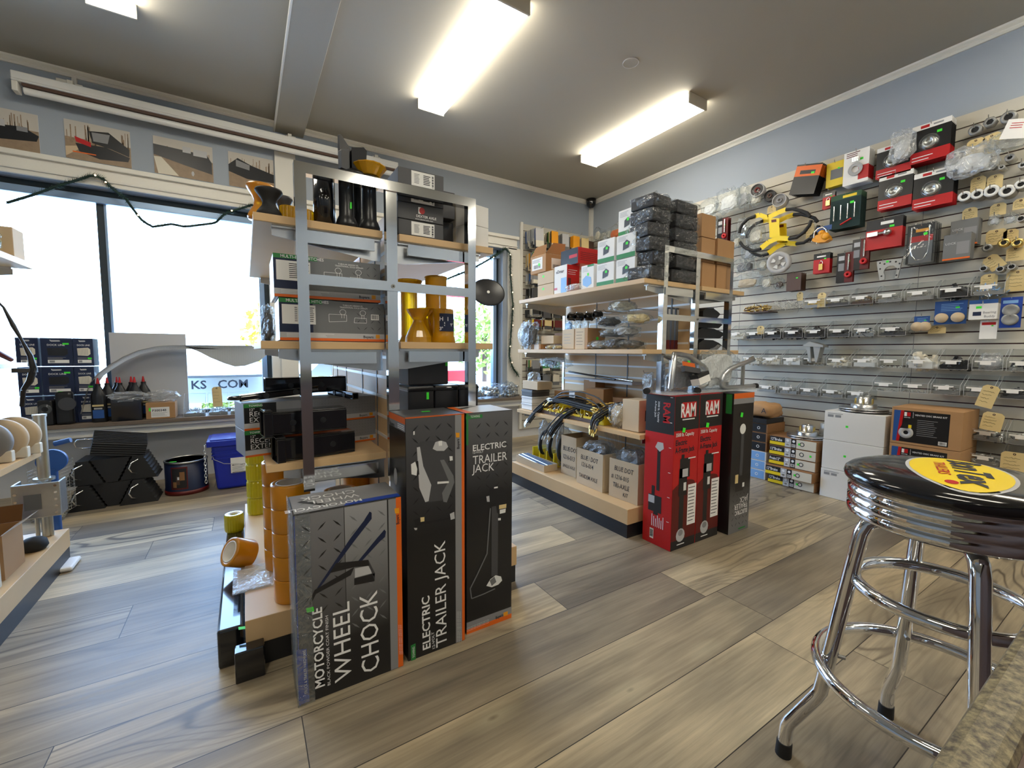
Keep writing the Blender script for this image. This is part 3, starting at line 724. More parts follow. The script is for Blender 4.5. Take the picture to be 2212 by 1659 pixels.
f.poly(a, [(2065, 1420), (2120, 1410), (2118, 1440), (2065, 1450)], 'manila', 2.6); f.poly(a, [(2070, 1455), (2115, 1445), (2112, 1475), (2070, 1485)], 'white', 2.6)
g.poly(a, [(2010, 50), (2060, 40), (2055, 560), (2008, 570)], 'dark_grey', 1.8); g.poly(a, [(2058, 135), (2078, 133), (2078, 150), (2058, 152)], 'white', 2.4)
g.poly(a, [(1970, 640), (2000, 590), (2040, 560), (2080, 570), (2088, 600), (2060, 630), (2010, 650)], 'white', 2.2); g.poly(a, [(1995, 600), (2030, 570), (2045, 610), (2010, 640)], 'mid_grey', 2.5)
cur = [(2000, 60), (1990, 200), (1975, 400), (1900, 560), (1850, 660), (1860, 735), (1950, 700), (2035, 660)]
for p_, q_ in zip(cur[:-1], cur[1:]):
    d = Vector((q_[0]-p_[0], q_[1]-p_[1])).normalized()*4; g.poly(a, [(p_[0]-d.y, p_[1]+d.x), (q_[0]-d.y, q_[1]+d.x), (q_[0]+d.y, q_[1]-d.x), (p_[0]+d.y, p_[1]-d.x)], 'mid_grey', 2.6)
obj('printed_picture', a, t)
a = MB('grey'); M_ = FTOP(.650, 1.345, .8134); a.rect(.002, .19, .002, .172, 0, 'light_grey', M_); a.rect(0, .03, 0, .172, .0003, 'orange', M_); a.poly([(.03, .10), (.12, .15), (.10, .16), (.02, .12)], 'black', .0006, M_); obj('printed_top', a, t)

# ---------------------------------------------------------------- red A-frame jack cartons and the upside-down jack carton
def ram(x0, x1, label, f, side):
    t = carton('frame_jack_carton', label, 'box', x0, x1, 1.382, 1.566, 0, .81, 'red')
    M_ = FX(x0, 1.3817, 0); w_ = x1-x0
    a = MB('red'); a.rect(.001, w_-.001, .63, .808, 0, 'black', M_); a.rect(.001, w_-.001, .001, .05, .0, 'black', M_); 
    pts = [(.001, .05), (w_-.001, .05), (w_-.001, .32)]+[(w_-.001-(w_-.002)*k/8, .32+.075*math.sin(math.pi*(.25+.6*k/8))-.03) for k in range(1, 9)]
    a.poly(pts, 'dark_red', .0003, M_)
    # jack picture
    cx = w_*.38; M_ = M_@Matrix.Diagonal((1, .86, 1, 1))
    a.rect(cx-.018, cx+.018, .09, .40, .0006, 'black', M_); a.rect(cx-.026, cx+.04, .33, .50, .0008, 'black', M_); a.rect(cx-.022, cx+.06, .44, .56, .0008, 'black', M_)
    a.rect(cx-.012, cx+.012, .56, .585, .0008, 'black', M_); a.rect(cx+.0, cx+.045, .445, .495, .001, 'light_grey', M_); a.rect(cx+.012, cx+.034, .36, .41, .001, 'white', M_)
    a.poly([(cx+.036*math.cos(q), .085+.042*math.sin(q)) for q in [i*.5236 for i in range(12)]], 'light_grey', .001, M_); a.poly([(cx+.02*math.cos(q), .10+.02*math.sin(q)) for q in [i*.5236 for i in range(12)]], 'grey', .0012, M_)
    a.rect(cx+.05, cx+.12, .135, .39, .001, 'paper', M_); lines(a, cx+.055, cx+.112, .15, .38, 11, M_, 'ink', .22, .0012)
    obj('printed_front', a, t)
    b = MB('white_ink'); MM = lambda x, y: FX(x0+x, 1.3806, y)
    b.rect(w_*.28, w_*.86, .695, .775, .0002, 'red', FX(x0, 1.3809, 0)); b.text('RAM', .098, MM(w_*.22, .70), 'white_ink', .025, .0, 'LEFT', .62); b.rect(w_*.3, w_*.8, .683, .689, .0, 'white_ink', MM(0, 0))
    b.text('3500 lb. Capacity', .026, MM(.012, .60), 'white_ink', .012, 0, 'LEFT', .82); b.text('Electric', .04, MM(.012, .555), 'ink', .02, 0, 'LEFT', .78); b.text('A-Frame Jack', .04, MM(.012, .515), 'ink', .02, 0, 'LEFT', .72)
    b.rect(.12, w_-.02, .475, .481, 0, 'white_ink', MM(0, 0)); b.rect(.05, .11, .022, .027, 0, 'white_ink', MM(0, 0))
    obj('lettering', b, t)
    if side:
        a = MB('red'); M_ = FXL(x0-.0003, 1.566, 0); a.rect(.001, .183, .61, .808, 0, 'black', M_)
        a.rect(.085, .105, .30, .52, .0006, 'black', M_); a.poly([(.07, .53), (.085, .56), (.12, .56), (.125, .53), (.1, .51)], 'light_grey', .0008, M_)
        a.rect(.055, .075, .27, .32, .0008, 'black', M_); a.rect(.035, .12, .18, .27, .0006, 'black', M_); a.rect(.035, .075, .225, .265, .0009, 'light_grey', M_); a.rect(.07, .1, .165, .18, .0007, 'black', M_)
        for k in range(6): a.rect(.155, .17, .80-.13*k, .803-.13*k, .0006, 'paper', M_@rotz(0))
        barcode(a, .05, .075, .03, .085, M_, .0006, 3)
        for k in range(7): a.rect(.06+.012*k, .064+.012*k, .10, .165-.01*(k % 3), .0006, 'white_ink', M_)
        obj('printed_side', a, t)
        b = MB('red'); FM = frame((x0-.0012, 1.566-.115, .775), (0, 0, -1), (0, -1, 0), (-1, 0, 0)); b.text('RAM', .06, FM, 'red', .025, 0, 'LEFT', .9)
        b.text('3500 lb. Capacity', .016, frame((x0-.0012, 1.566-.08, .775), (0, 0, -1), (0, -1, 0), (-1, 0, 0)), 'white_ink', .01); b.text('A-Frame Jack', .016, frame((x0-.0012, 1.566-.06, .775), (0, 0, -1), (0, -1, 0), (-1, 0, 0)), 'white_ink', .01)
        obj('side_lettering', b, t)
    return t
f = Face(onY, 1.3805, (0, -1, 0))
t = ram(1.832, 2.033, 'nearer one of two red RAM electric jack cartons standing together, side face showing', f, True); sticker('price_sticker', f, 1477, 929, 3, 5, 10, 2, t)
t = ram(2.036, 2.240, 'other red RAM electric jack carton, touching the upside-down black carton', f, False); sticker('price_sticker', f, 1528, 918, 3, 5, 10, 2, t)
t = carton('trailer_jack_carton', 'black trailer jack carton standing upside down beside the red cartons', 'box', 2.285, 2.488, 1.345, 1.54, 0, .805, 'box_black')
a = MB('black'); M_ = FX(2.285, 1.3447, 0); w_ = .203
a.rect(.001, w_-.001, .001, .33, 0, 'print_gradinv', M_); tread(a, .02, w_-.01, .03, .30, .035, .028, M_, 'black', .0004); a.rect(0, w_, .775, .805, .0002, 'orange', M_); a.rect(0, w_, .745, .775, .0002, 'grey', M_)
a.poly([(.10+.03*math.cos(q), .60+.03*math.sin(q)) for q in [i*.5236 for i in range(12)]], 'white', .0008, M_); a.rect(.085, .115, .33, .58, .0006, 'dark_grey', M_); a.rect(.045, .075, .29, .34, .0008, 'manila', M_); a.rect(.05, .13, .24, .29, .0006, 'black', M_); a.rect(.12, .14, .26, .285, .0009, 'white', M_)
a.rect(.10, .17, .012, .02, .0006, 'green', M_)
UM = lambda x, y: frame((2.285+x, 1.3438, y), (-1, 0, 0), (0, 0, -1), (0, -1, 0))
a.text('ELECTRIC', .034, UM(w_-.02, .125), 'white_ink', .02, 0, 'LEFT', .85); a.text('12-VOLT', .012, UM(w_-.02, .152), 'white_ink', .01); a.text('TRAILER', .045, UM(w_-.02, .165), 'white_ink', 0, 0, 'LEFT', .8); a.text('JACK', .045, UM(w_-.02, .20), 'white_ink', 0, 0, 'LEFT', .8)
obj('printed_front', a, t)
a = MB('green'); M_ = FXL(2.2847, 1.54, 0); a.rect(.15, .185, .69, .80, .0003, 'green', M_); obj('side_strip', a, t)
f = Face(onY, 1.3438, (0, -1, 0)); sticker('price_sticker', f, 1602, 896, 2.5, 5, 10, 2, t)

# ---------------------------------------------------------------- bar stool
SX, SY = 1.282, .265
t = thing('bar_stool', 'chrome diner bar stool with glossy black seat and yellow oval logo', 'stool', (SX, SY, 0))
b = MB('stool_chrome', T(SX, SY, 0)); prof = [(.150, .664), (.172, .664), (.1745, .668)]
for k in range(3):
    z = .668+.022*k; prof += [(.1745, z+.004), (.1745, z+.012), (.1715, z+.015), (.1715, z+.019), (.1745, z+.022)]
prof += [(.1745, .742), (.15, .742)]
b.lathe(prof, 96); obj('seat_band', b, t, 'ribbed chrome band')
b = MB('gloss_black', T(SX, SY, 0)); b.lathe([(.16, .738), (.176, .738), (.182, .745), (.1835, .753), (.181, .762), (.172, .770), (.15, .778), (.11, .784), (.05, .787), (.0001, .788)], 96); obj('seat_cushion', b, t)
b = MB('mid_grey', T(SX, SY, 0)); b.cyl(.15, .655, .666, 32); b.box(-.09, .09, -.09, .09, .645, .656); obj('seat_plate', b, t)
# logo: an oval on the cushion, following its dome
def dome(x, y):
    r = math.hypot(x-SX, y-SY); P = [(0, .788), (.05, .787), (.11, .784), (.15, .778), (.172, .770), (.2, .755)]
    for (a_, za), (b_, zb) in zip(P[:-1], P[1:]):
        if r <= b_: return za+(zb-za)*(r-a_)/(b_-a_)
    return .755
def on_dome(pts, off): return [(x, y, dome(x, y)+off) for x, y in pts]
LC = Vector((1.262, .252)); LU = Vector((.951, .309)).normalized(); LV = Vector((-LU.y, LU.x))
def disc_patch(mb, cu, cv, ru, rv, m, off, n=40, rings=6):
    vs = []; fs = []
    for i in range(rings+1):
        for k in range(n):
            q = 2*math.pi*k/n; p = LC+LU*(cu+ru*i/rings*math.cos(q))+LV*(cv+rv*i/rings*math.sin(q)); vs.append((p.x, p.y, dome(p.x, p.y)+off))
    for i in range(rings):
        for k in range(n): fs.append((i*n+k, i*n+(k+1) % n, (i+1)*n+(k+1) % n, (i+1)*n+k))
    mb.add(vs, [f_[::-1] for f_ in fs], m, True)
b = MB('light_grey'); disc_patch(b, 0, 0, .143, .082, 'light_grey', .0006); disc_patch(b, 0, 0, .136, .076, 'yellow', .0012)
disc_patch(b, -.105, .020, .010, .010, 'red', .0018, 20, 2)
def dome_text(mb, st, size, cu, cv, ang, m, bold, sx=1., shear=0.):
    vs, fs = _text(st, bold, shear, 1.); a_ = math.radians(ang); out = []; w_ = max(v[0] for v in vs)
    for v in vs:
        x, y = (v[0]-w_/2)*size*sx, v[1]*size; u = cu+x*math.cos(a_)-y*math.sin(a_); w2 = cv+x*math.sin(a_)+y*math.cos(a_)
        p = LC+LU*u+LV*w2; out.append((p.x, p.y, dome(p.x, p.y)+.0022))
    mb.add(out, fs, m)
dome_text(b, 'BWNTEX', .062, .012, -.012, 180+5-5, 'ink', .03, 1.0, .15) if False else None
dome_text(b, 'BonTex', .072, .0, .006, 180, 'ink', .03, .95, .1); dome_text(b, 'TRAILERS', .026, .0, .034, 180, 'red', .012, 1.1, .1)
obj('seat_logo', b, t, 'yellow oval maker logo')
def legpts(ang, sgn=1):
    a_ = math.radians(ang); P = [(.03, .652), (.09, .652), (.118, .648), (.137, .635), (.146, .612), (.158, .53), (.172, .43), (.190, .30), (.199, .235), (.204, .20), (.213, .18), (.262, .095), (.268, .08), (.270, .06), (.273, .012)]
    return [(SX+r*math.cos(a_), SY+r*math.sin(a_), z) for r, z in P]
for i, ang in enumerate((121, 31, 211, 301)):
    l_ = obj('leg', MB('stool_chrome').tube(legpts(ang), .0158, 18), t)
    p = legpts(ang)[-1]; q = legpts(ang)[-2]; d = (Vector(p)-Vector(q)).normalized(); obj('foot_cap', MB('rubber').tube([Vector(q)+d*.024, Vector((p[0], p[1], 0))], [.0175, .0185], 16), l_)
    bp_ = legpts(ang)[7]; n_ = Vector((math.cos(math.radians(ang)), math.sin(math.radians(ang)), 0)); obj('bolt', MB('zinc').tube([Vector(bp_)-n_*.03, Vector(bp_)-n_*.012], .005, 8), l_)
for r_, z_, nm in ((.213, .283, 'footrest_ring'), (.150, .50, 'upper_ring')):
    obj(nm, MB('stool_chrome', T(SX, SY, z_)).tube([(r_*math.cos(2*math.pi*k/72), r_*math.sin(2*math.pi*k/72), 0) for k in range(72)], .0138, 14, closed=True), t)

# ---------------------------------------------------------------- stone counter edge beside the camera
m = mat('granite', s2l(96, 86, 72), .35); nt = m.node_tree; tc = nt.nodes.new('ShaderNodeTexCoord'); nz_ = nt.nodes.new('ShaderNodeTexNoise'); nz_.inputs['Scale'].default_value = 260; nz_.inputs['Detail'].default_value = 5; nz_.inputs['Roughness'].default_value = .7
cr_ = nt.nodes.new('ShaderNodeValToRGB'); cr_.color_ramp.elements[0].position = .38; cr_.color_ramp.elements[0].color = (*s2l(58, 50, 40), 1); cr_.color_ramp.elements[1].position = .68; cr_.color_ramp.elements[1].color = (*s2l(150, 138, 104), 1)
nt.links.new(tc.outputs['Object'], nz_.inputs['Vector']); nt.links.new(nz_.outputs['Fac'], cr_.inputs[0]); nt.links.new(cr_.outputs[0], nt.nodes['Principled BSDF'].inputs['Base Color'])
mat('counter_wood', s2l(84, 60, 48), .5, vary=.1)
t = thing('service_counter', 'dark speckled stone counter edge, blurred, in front of the bar stool', 'counter', (.75, -.22, 0))
obj('stone_edge', MB('granite').box(.14, 1.35, .0225, .0375, .84, .90), t, bevel=.004); obj('wood_top', MB('counter_wood').box(.14, 1.35, -.55, .0225, .86, .895), t)
obj('cabinet_body', MB('counter_wood').box(.2, 1.35, -.5, -.02, 0, .86), t)
# ================================================================ goods on the near shelving unit
def single(name, mb, label, cat, group=None, bevel=0., loc=None):
    """a thing that is one mesh"""
    t = obj(name, mb, None, bevel=bevel); return tagp(t, label, cat, group)
SPOOL = [(.0001, 0), (.038, 0), (.041, .006), (.036, .016), (.022, .034), (.020, .044), (.025, .056), (.036, .070), (.042, .078), (.040, .084), (.030, .082), (.010, .076), (.0001, .076)]
def spool(x, y, z, h, r, m, label, group='keel rollers on the top shelf', name='keel_roller'):
    t = thing(name, label, 'roller', (x, y, z), 0, group); k = r/.042; kz = h/.084
    obj('roller_body', MB(m).lathe([(a*k, b*kz) for a, b in SPOOL], 32), t, world=False)
    obj('bore', MB('black').ring(.011, .008, h*.88, h*.93, 16), t, world=False); return t
spool(.082, 1.600, 1.452, .085, .040, 'rubber', 'black hourglass keel roller at the shelf end beside the orange one')
spool(.062, 1.650, 1.452, .11, .042, 'pu_yellow', 'orange hourglass keel roller behind the black one at the shelf end')
spool(.13, 1.70, 1.452, .10, .030, 'dark_grey', 'grey narrow keel roller behind the chrome post')
def fluted(x, y, z, r, h, m, label, n=28, group=None, name='fluted_roller'):
    t = thing(name, label, 'roller', (x, y, z), 0, group)
    obj('roller_body', MB(m).lathe([(r*.45, 0), (r*.93, 0), (r, h*.1), (r, h*.9), (r*.93, h), (r*.62, h), (r*.58, h*.92), (r*.45, h*.9)], 2*n, None, None, False, True, -.035, 1), t, world=False)
    obj('core', MB('tape_white').ring(r*.6, r*.46, h*.02, h*.985, 24), t, world=False); return t
fluted(.135, 1.60, 1.452, .026, .042, 'pu_amber', 'amber end-bell roller lying before the grey roller on the top shelf')
fluted(.185, 1.605, 1.452, .028, .040, 'pu_amber', 'amber end-bell roller beside the black tube rollers on the top shelf')
def tube_roller(x, y, r, h, label, bell=True):
    t = thing('bow_roller', label, 'roller', (x, y, 1.452), 0, 'black rollers on the top shelf')
    prof = [(.0001, 0), (r*1.35, 0), (r*1.4, .012), (r*1.15, .03), (r*.95, .04), (r*.92, h-.03), (r*1.15, h-.02), (r*1.35, h-.006), (r*1.3, h), (.0001, h)] if bell else [(.0001, 0), (r, 0), (r, h), (r*.8, h), (r*.8, h-.004), (.0001, h-.004)]
    obj('roller_body', MB('gloss_black' if not bell else 'black_plastic').lathe(prof, 32), t, world=False); return t
tube_roller(.243, 1.60, .032, .165, 'glossy black tube roller, straight sided', False)
tube_roller(.262, 1.68, .032, .20, 'tall black tube roller behind the glossy one', False)
tube_roller(.315, 1.592, .026, .185, 'black bell-ended roller with a green sticker')
tube_roller(.392, 1.592, .026, .185, 'black bell-ended roller under the amber dish')
tube_roller(.355, 1.67, .030, .20, 'black bell-ended roller behind the two in front')
f = Face(onY, 1.565, (0, -1, 0)); o = sticker('price_sticker', f, 758, 444, 2, 7, 0, 1); tagp(o, 'small green price sticker on the black roller under the frame top', 'sticker')
t = thing('amber_dish_roller', 'amber ribbed dish-shaped roller end resting on top of the black rollers', 'roller', (.397, 1.60, 1.640))
obj('dish', MB('pu_amber').lathe([(.022, 0), (.034, .004), (.052, .030), (.057, .036), (.055, .040), (.047, .032), (.030, .010), (.022, .008)], 28, None, None, False, True, .04, 1), t, world=False)
obj('hub', MB('black_plastic').cyl(.028, -.003, .012, 24), t, world=False)
t = thing('bow_stop', 'black V-shaped bow stop standing above the rollers, highest item on the unit', 'bow stop', (.345, 1.62, 1.655))
b = MB('black_plastic'); P = [(-.048, 0), (-.012, 0), (.0, .0), (.040, .0), (.042, .07), (.034, .078), (.0, .072), (-.046, .118), (-.050, .10)]
b.prism([(-.048, .0), (-.006, -.012), (-.006, .075), (-.044, .115), (-.048, .11)], -.012, .0, None, frame((0, 0, 0), (1, .35, 0), (0, 0, 1)))
b.prism([(-.006, .0), (.040, .0), (.044, .07), (.034, .08), (-.006, .072)], -.008, .03, None, frame((0, 0, 0), (1, -.1, 0), (0, 0, 1))); b.prism([(-.06, -.01), (-.03, -.01), (-.03, .06), (-.06, .05)], .01, .03, 'dark_grey', frame((0, 0, 0), (1, .35, 0), (0, 0, 1)))
obj('pad', b, t, world=False, bevel=.003); obj('base_cup', MB('black_plastic').lathe([(.001, -.02), (.055, -.02), (.05, -.008), (.03, .004), (.001, .004)], 28), t, world=False)
# axle cartons, right half of the top shelf
def axle_box(x0, x1, y0, z0, label, lab=True, h=.060, logo=False):
    t = carton('axle_part_carton', label, 'box', x0, x1, y0, y0+.16, z0, z0+h, 'dark_grey', 'dark axle part cartons on the top shelf')
    w_ = x1-x0; M_ = FX(x0, y0-.0006, z0)
    if lab:
        a = MB('paper'); a.rect(w_*.28, w_*.79, .004, h-.004, 0, 'paper', M_); obj('label', a, t)
        a = MB('ink'); lines(a, w_*.34, w_*.46, .012, h-.012, 7, M_, 'grey_ink', .5, .0004); lines(a, w_*.54, w_*.70, .012, h-.012, 6, M_, 'ink', .5, .0004)
        for k in range(9): a.rect(w_*.73, w_*.765, .008+k*(h-.016)/9, .008+k*(h-.016)/9+.002+.002*(k % 2), .0005, 'ink', M_)
        obj('label_print', a, t)
    if logo:
        a = MB('white_ink'); a.rect(w_*.44, w_*.50, .026, .050, 0, 'paper', M_); a.prism([(w_*.52+.011*math.cos(q*.5236), .038+.012*math.sin(q*.5236)) for q in range(12)], 0, .0004, 'red', M_)
        a.text('DEXTER AXLE', .0125, FX(x0+w_*.39, y0-.0012, z0+.013), 'white_ink', .012); a.text('www.dexteraxle.com', .008, FX(x0+w_*.37, y0-.0012, z0+.004), 'white_ink'); obj('lettering', a, t)
    return t
axle_box(.485, .660, 1.560, 1.452, 'bottom dark carton of the axle part stack, white label', True, .056)
axle_box(.483, .660, 1.560, 1.509, 'dark axle part carton with DEXTER AXLE logo, second from the bottom', False, .060, True)
axle_box(.485, .662, 1.562, 1.570, 'dark axle part carton with white label, directly over the logo one', True, .058)
axle_box(.487, .662, 1.560, 1.629, 'top dark carton of the axle part stack, white label', True, .060)
axle_box(.668, .735, 1.62, 1.5555, 'dark plain carton set back beside the axle part stack, upper', False, .105)
axle_box(.668, .76, 1.66, 1.452, 'dark plain carton set back beside the axle part stack, lower', False, .103)
for k, lb in enumerate(('lower grey hub carton in the corner of the top shelf', 'upper grey hub carton in the corner of the top shelf')):
    t = thing('hub_carton', lb, 'box', (.80, 1.66, 1.452+.083*k), 12, 'grey hub cartons at the shelf corner'); obj('carton_body', MB('white_card').box(-.055, .055, -.085, .085, 0, .082), t, world=False, bevel=.002)
    obj('tape', MB('off_white').box(-.0556, -.0551, -.01, .01, .0, .082), t, world=False)
# trailer picture seen behind this stack is part of the north wall set

# multi-ball hitch cartons
def hitch(x0, z0, label, zoff):
    t = carton('ball_hitch_carton', label, 'box', x0, x0+.338, 1.582, 1.80, z0, z0+.138, 'box_black', 'hitch cartons on the middle shelf')
    a = MB('mid_grey'); M_ = FX(x0, 1.5816, z0); a.rect(.12, .337, .028, .137, 0, 'print_grad3', M_) if False else a.rect(.10, .337, .028, .137, 0, 'mid_grey', M_)
    a.rect(.001, .337, .010, .028, .0002, 'light_grey', M_); a.rect(.001, .337, .001, .010, .0002, 'orange', M_); a.rect(.0, .10, .028, .137, .0, 'navy', M_)
    tread(a, .235, .336, .035, .135, .024, .019, M_, 'dark_grey', .0004); a.rect(.0, .13, .124, .138, .0006, 'green', M_)
    a.rect(.008, .108, .055, .118, .0006, 'paper', M_); lines(a, .045, .07, .062, .112, 8, M_, 'ink', .35, .001); lines(a, .085, .105, .062, .112, 8, M_, 'ink', .35, .001)
    obj('printed_front', a, t)
    a = MB('white_ink'); Fm = lambda x, y: FX(x0+x, 1.5806, z0+y)
    a.text('MULTI-BALL HITCHES', .0135, Fm(.02, .1265), 'white_ink', .01); a.text('TUBULAR DESIGN VS.', .007, Fm(.195, .122), 'white_ink', .01); a.text('TRADITIONAL SOLID DESIGN', .007, Fm(.185, .115), 'white_ink', .01)
    def line(pts, w_=.0006):
        for p_, q_ in zip(pts[:-1], pts[1:]):
            d = Vector((q_[0]-p_[0], q_[1]-p_[1])).normalized()*w_; a.add([(p_[0]-d.y, p_[1]+d.x, 0), (q_[0]-d.y, q_[1]+d.x, 0), (q_[0]+d.y, q_[1]-d.x, 0), (p_[0]+d.y, p_[1]-d.x, 0)], [(3, 2, 1, 0)], 'white_ink', False, Fm(0, 0))
    for cx in (.195, .262):
        line([(cx-.045, .075), (cx-.045, .092), (cx+.012, .092), (cx+.012, .070), (cx-.045, .066), (cx-.045, .075)]) if cx < .2 else line([(cx-.03, .066), (cx-.028, .083), (cx+.012, .083), (cx+.012, .066), (cx-.03, .066)])
        line([(cx+.010*math.cos(q*.5236), .101+.009*math.sin(q*.5236)) for q in range(13)]); line([(cx-.004, .093), (cx-.004, .080)]); line([(cx+.004, .093), (cx+.004, .080)])
    a.text('Buyers', .013, Fm(.262, .013), 'ink', .015); a.rect(.306, .320, .012, .026, 0, 'amber_paint', Fm(0, 0)); lines(a, .02, .17, .012, .026, 3, Fm(0, 0), 'white_ink', .3)
    obj('lettering', a, t)
    if zoff: a = MB('paper'); barcode(a, .29, .318, .078, .098, FX(x0, 1.5806, z0), 0, 5); obj('barcode_label', a, t)
    return t
hitch(.098, 1.0615, 'lower multi-ball hitch carton on the middle shelf, barcode showing', True)
hitch(.086, 1.2015, 'upper multi-ball hitch carton, stacked on the other one', False)
t = thing('plastic_bag', 'clear bag with dark parts squeezed beside the lower hitch carton', 'bag', (.065, 1.66, 1.062)); obj('film', MB('film').blob((.066, 1.66, 1.118), (.05, .14, .115), 3, .3), t); obj('contents', MB('dark_grey').blob((.066, 1.66, 1.11), (.034, .10, .085), 5, .3, 8), t)
# amber hull rollers, right half of the middle shelf
def lathe_thing(name, label, cat, loc, prof, m, n=32, group=None, part='roller_body', flute=0, sm=True, rotm=None):
    t = thing(name, label, cat, loc, 0, group); obj(part, MB(m, rotm).lathe(prof, n, None, None, sm, False, flute, 1 if flute else 0), t, world=False); return t
G_ = 'amber rollers on the middle shelf'
lathe_thing('hull_roller', 'tall straight amber tube roller at the back of the middle shelf', 'roller', (.700, 1.74, 1.064), [(.0001, 0), (.052, 0), (.046, .03), (.044, .14), (.046, .27), (.049, .276), (.046, .28), (.038, .27), (.036, .05)], 'pu_amber', 40, G_)
lathe_thing('hull_roller', 'amber roller with a ribbed dish top, tallest against the chrome post', 'roller', (.602, 1.80, 1.064), [(.0001, 0), (.05, 0), (.034, .03), (.034, .22), (.048, .245), (.056, .262), (.052, .265), (.03, .24)], 'pu_amber', 40, G_, 'roller_body', .03, False)
lathe_thing('hull_roller', 'amber cone-waisted roller low beside the chrome post', 'roller', (.588, 1.645, 1.064), [(.0001, 0), (.052, 0), (.05, .02), (.04, .045), (.022, .078), (.020, .086), (.040, .115), (.046, .128), (.043, .130), (.02, .10)], 'pu_amber', 24, G_, 'roller_body', .02, False)
lathe_thing('hull_roller', 'small amber cone roller with a ribbed upper cup', 'roller', (.640, 1.70, 1.064), [(.0001, 0), (.045, 0), (.04, .02), (.012, .10), (.012, .11), (.036, .14), (.034, .142), (.012, .12)], 'pu_amber', 24, G_, 'roller_body', .04, False)
t = thing('hull_roller', 'amber roller carrying the blue HULL SAVR label', 'roller', (.690, 1.640, 1.064), 0, G_)
obj('roller_body', MB('pu_amber').lathe([(.0001, 0), (.05, 0), (.044, .03), (.042, .13), (.04, .135), (.0001, .13)], 32), t, world=False)
b = MB('navy'); pts = []
for k in range(9):
    a_ = math.radians(-130+k*10); pts.append((.0475*math.cos(a_), .0475*math.sin(a_)))
for (x0_, y0_), (x1_, y1_) in zip(pts[:-1], pts[1:]): b.add([(x0_, y0_, .045), (x1_, y1_, .045), (x1_, y1_, .115), (x0_, y0_, .115)], [(0, 1, 2, 3)])
obj('label', b, t, world=False)
b = MB('white_ink'); tt = frame((-.033, -.0405, .086), (1, -.22, 0), (0, 0, 1)); b.text('Hull', .022, tt, 'white_ink', .015); b.text('Savr', .022, frame((-.016, -.046, .066), (1, -.0, 0), (0, 0, 1)), 'white_ink', .015); b.text('3"', .018, frame((-.033, -.0405, .049), (1, -.2, 0), (0, 0, 1)), 'white_ink', .02)
obj('lettering', b, t, world=False)
# black tool cases below, right half
for x0, x1, z0, z1, lb, st in ((.528, .633, .664, .893, 'black plastic case next to the chrome post, green sticker', (.6, .72, .84)), (.637, .738, .664, .893, 'black plastic case in the middle of the lower row', None), (.742, .83, .664, .893, 'black plastic case at the open end of the lower row', None), (.530, .695, .896, 1.010, 'wide black plastic case on top of the lower row', (.68, .72, .97))):
    t = thing('tool_case', lb, 'case', ((x0+x1)/2, 1.70, z0), 0, 'black plastic cases on the lower shelf'); obj('case_body', MB('black_plastic').box(x0, x1, 1.60, 1.80, z0, z1), t, bevel=.006)
    obj('lid_rim', MB('gloss_black').box(x0-.002, x1+.002, 1.598, 1.802, z1-.022, z1-.006), t, bevel=.004)
    if st: obj('price_sticker', MB('sticker').box(st[0], st[0]+.010, 1.5965, 1.5978, st[2], st[2]+.028), t)
# receiver extension cartons and black receiver tubes on the low shelf
def ext(z0, label):
    t = thing('receiver_extension_carton', label, 'box', (.208, 1.79, z0+.0006), 11, 'receiver extension cartons'); w_ = .465
    obj('carton_body', MB('grey').box(-w_/2, w_/2, -.05, .10, 0, .092), t, world=False, bevel=.002)
    a = MB('mid_grey'); M_ = frame((-w_/2, -.0504, 0), (1, 0, 0), (0, 0, 1), (0, -1, 0)); a.rect(.001, .10, .016, .091, 0, 'box_black', M_); a.rect(.0, w_, .0, .007, .0003, 'orange', M_); a.rect(.0, .479, .007, .024, .0002, 'light_grey', M_); a.rect(0, .055, .078, .0915, .0004, 'green', M_)
    a.rect(.10, .479, .024, .091, .0, 'grey', M_); tread(a, .25, .475, .03, .09, .012, .009, M_, 'mid_grey', .0003); obj('printed_front', a, t, world=False)
    a = MB('white_ink'); F_ = lambda x, y: frame((-w_/2+x, -.0512, y), (1, 0, 0), (0, 0, 1), (0, -1, 0)); a.text('TOWING', .010, F_(.015, .081), 'white_ink', .01); a.text('12"', .013, F_(.015, .066), 'white_ink', .01); a.text('RECEIVER', .024, F_(.015, .047)); a.text('EXTENSION', .024, F_(.015, .027)); a.text('Buyers', .012, F_(.40, .010), 'ink', .012); a.rect(.442, .456, .009, .022, 0, 'amber_paint', F_(0, 0))
    obj('lettering', a, t, world=False); return t
ext(.662, 'lower grey receiver extension carton on the low shelf'); ext(.755, 'upper grey receiver extension carton, black bars lying on it')
def receiver(name, label, M_, L, s, flange=True, group='black steel receiver tubes'):
    loc = M_.translation; t = thing(name, label, 'receiver tube', loc, 0, group); R3 = M_.to_3x3().to_4x4()
    b = MB('gloss_black', R3); w_ = .005
    for a0, a1, b0, b1 in ((-s, s, -s, -s+w_), (-s, s, s-w_, s), (-s, -s+w_, -s+w_, s-w_), (s-w_, s, -s+w_, s-w_)): b.box(0, L, a0, a1, b0, b1)
    obj('square_tube', b, t, world=False, bevel=.003)
    if flange:
        c = MB('gloss_black', R3); 
        for a0, a1, b0, b1 in ((-s-.007, s+.007, -s-.007, -s), (-s-.007, s+.007, s, s+.007), (-s-.007, -s, -s, s), (s, s+.007, -s, s)): c.box(-.012, .016, a0, a1, b0, b1)
        obj('collar', c, t, world=False, bevel=.004)
    h = MB('black', R3)
    for x in (.30, .68): h.cyl(.010, s+.0, s+.0015, 16, 'black', frame((L*x, -s-.0005, 0), (1, 0, 0), (0, 0, 1), (0, -1, 0))@T(0, 0, -s))
    obj('pin_hole', h, t, world=False); return t
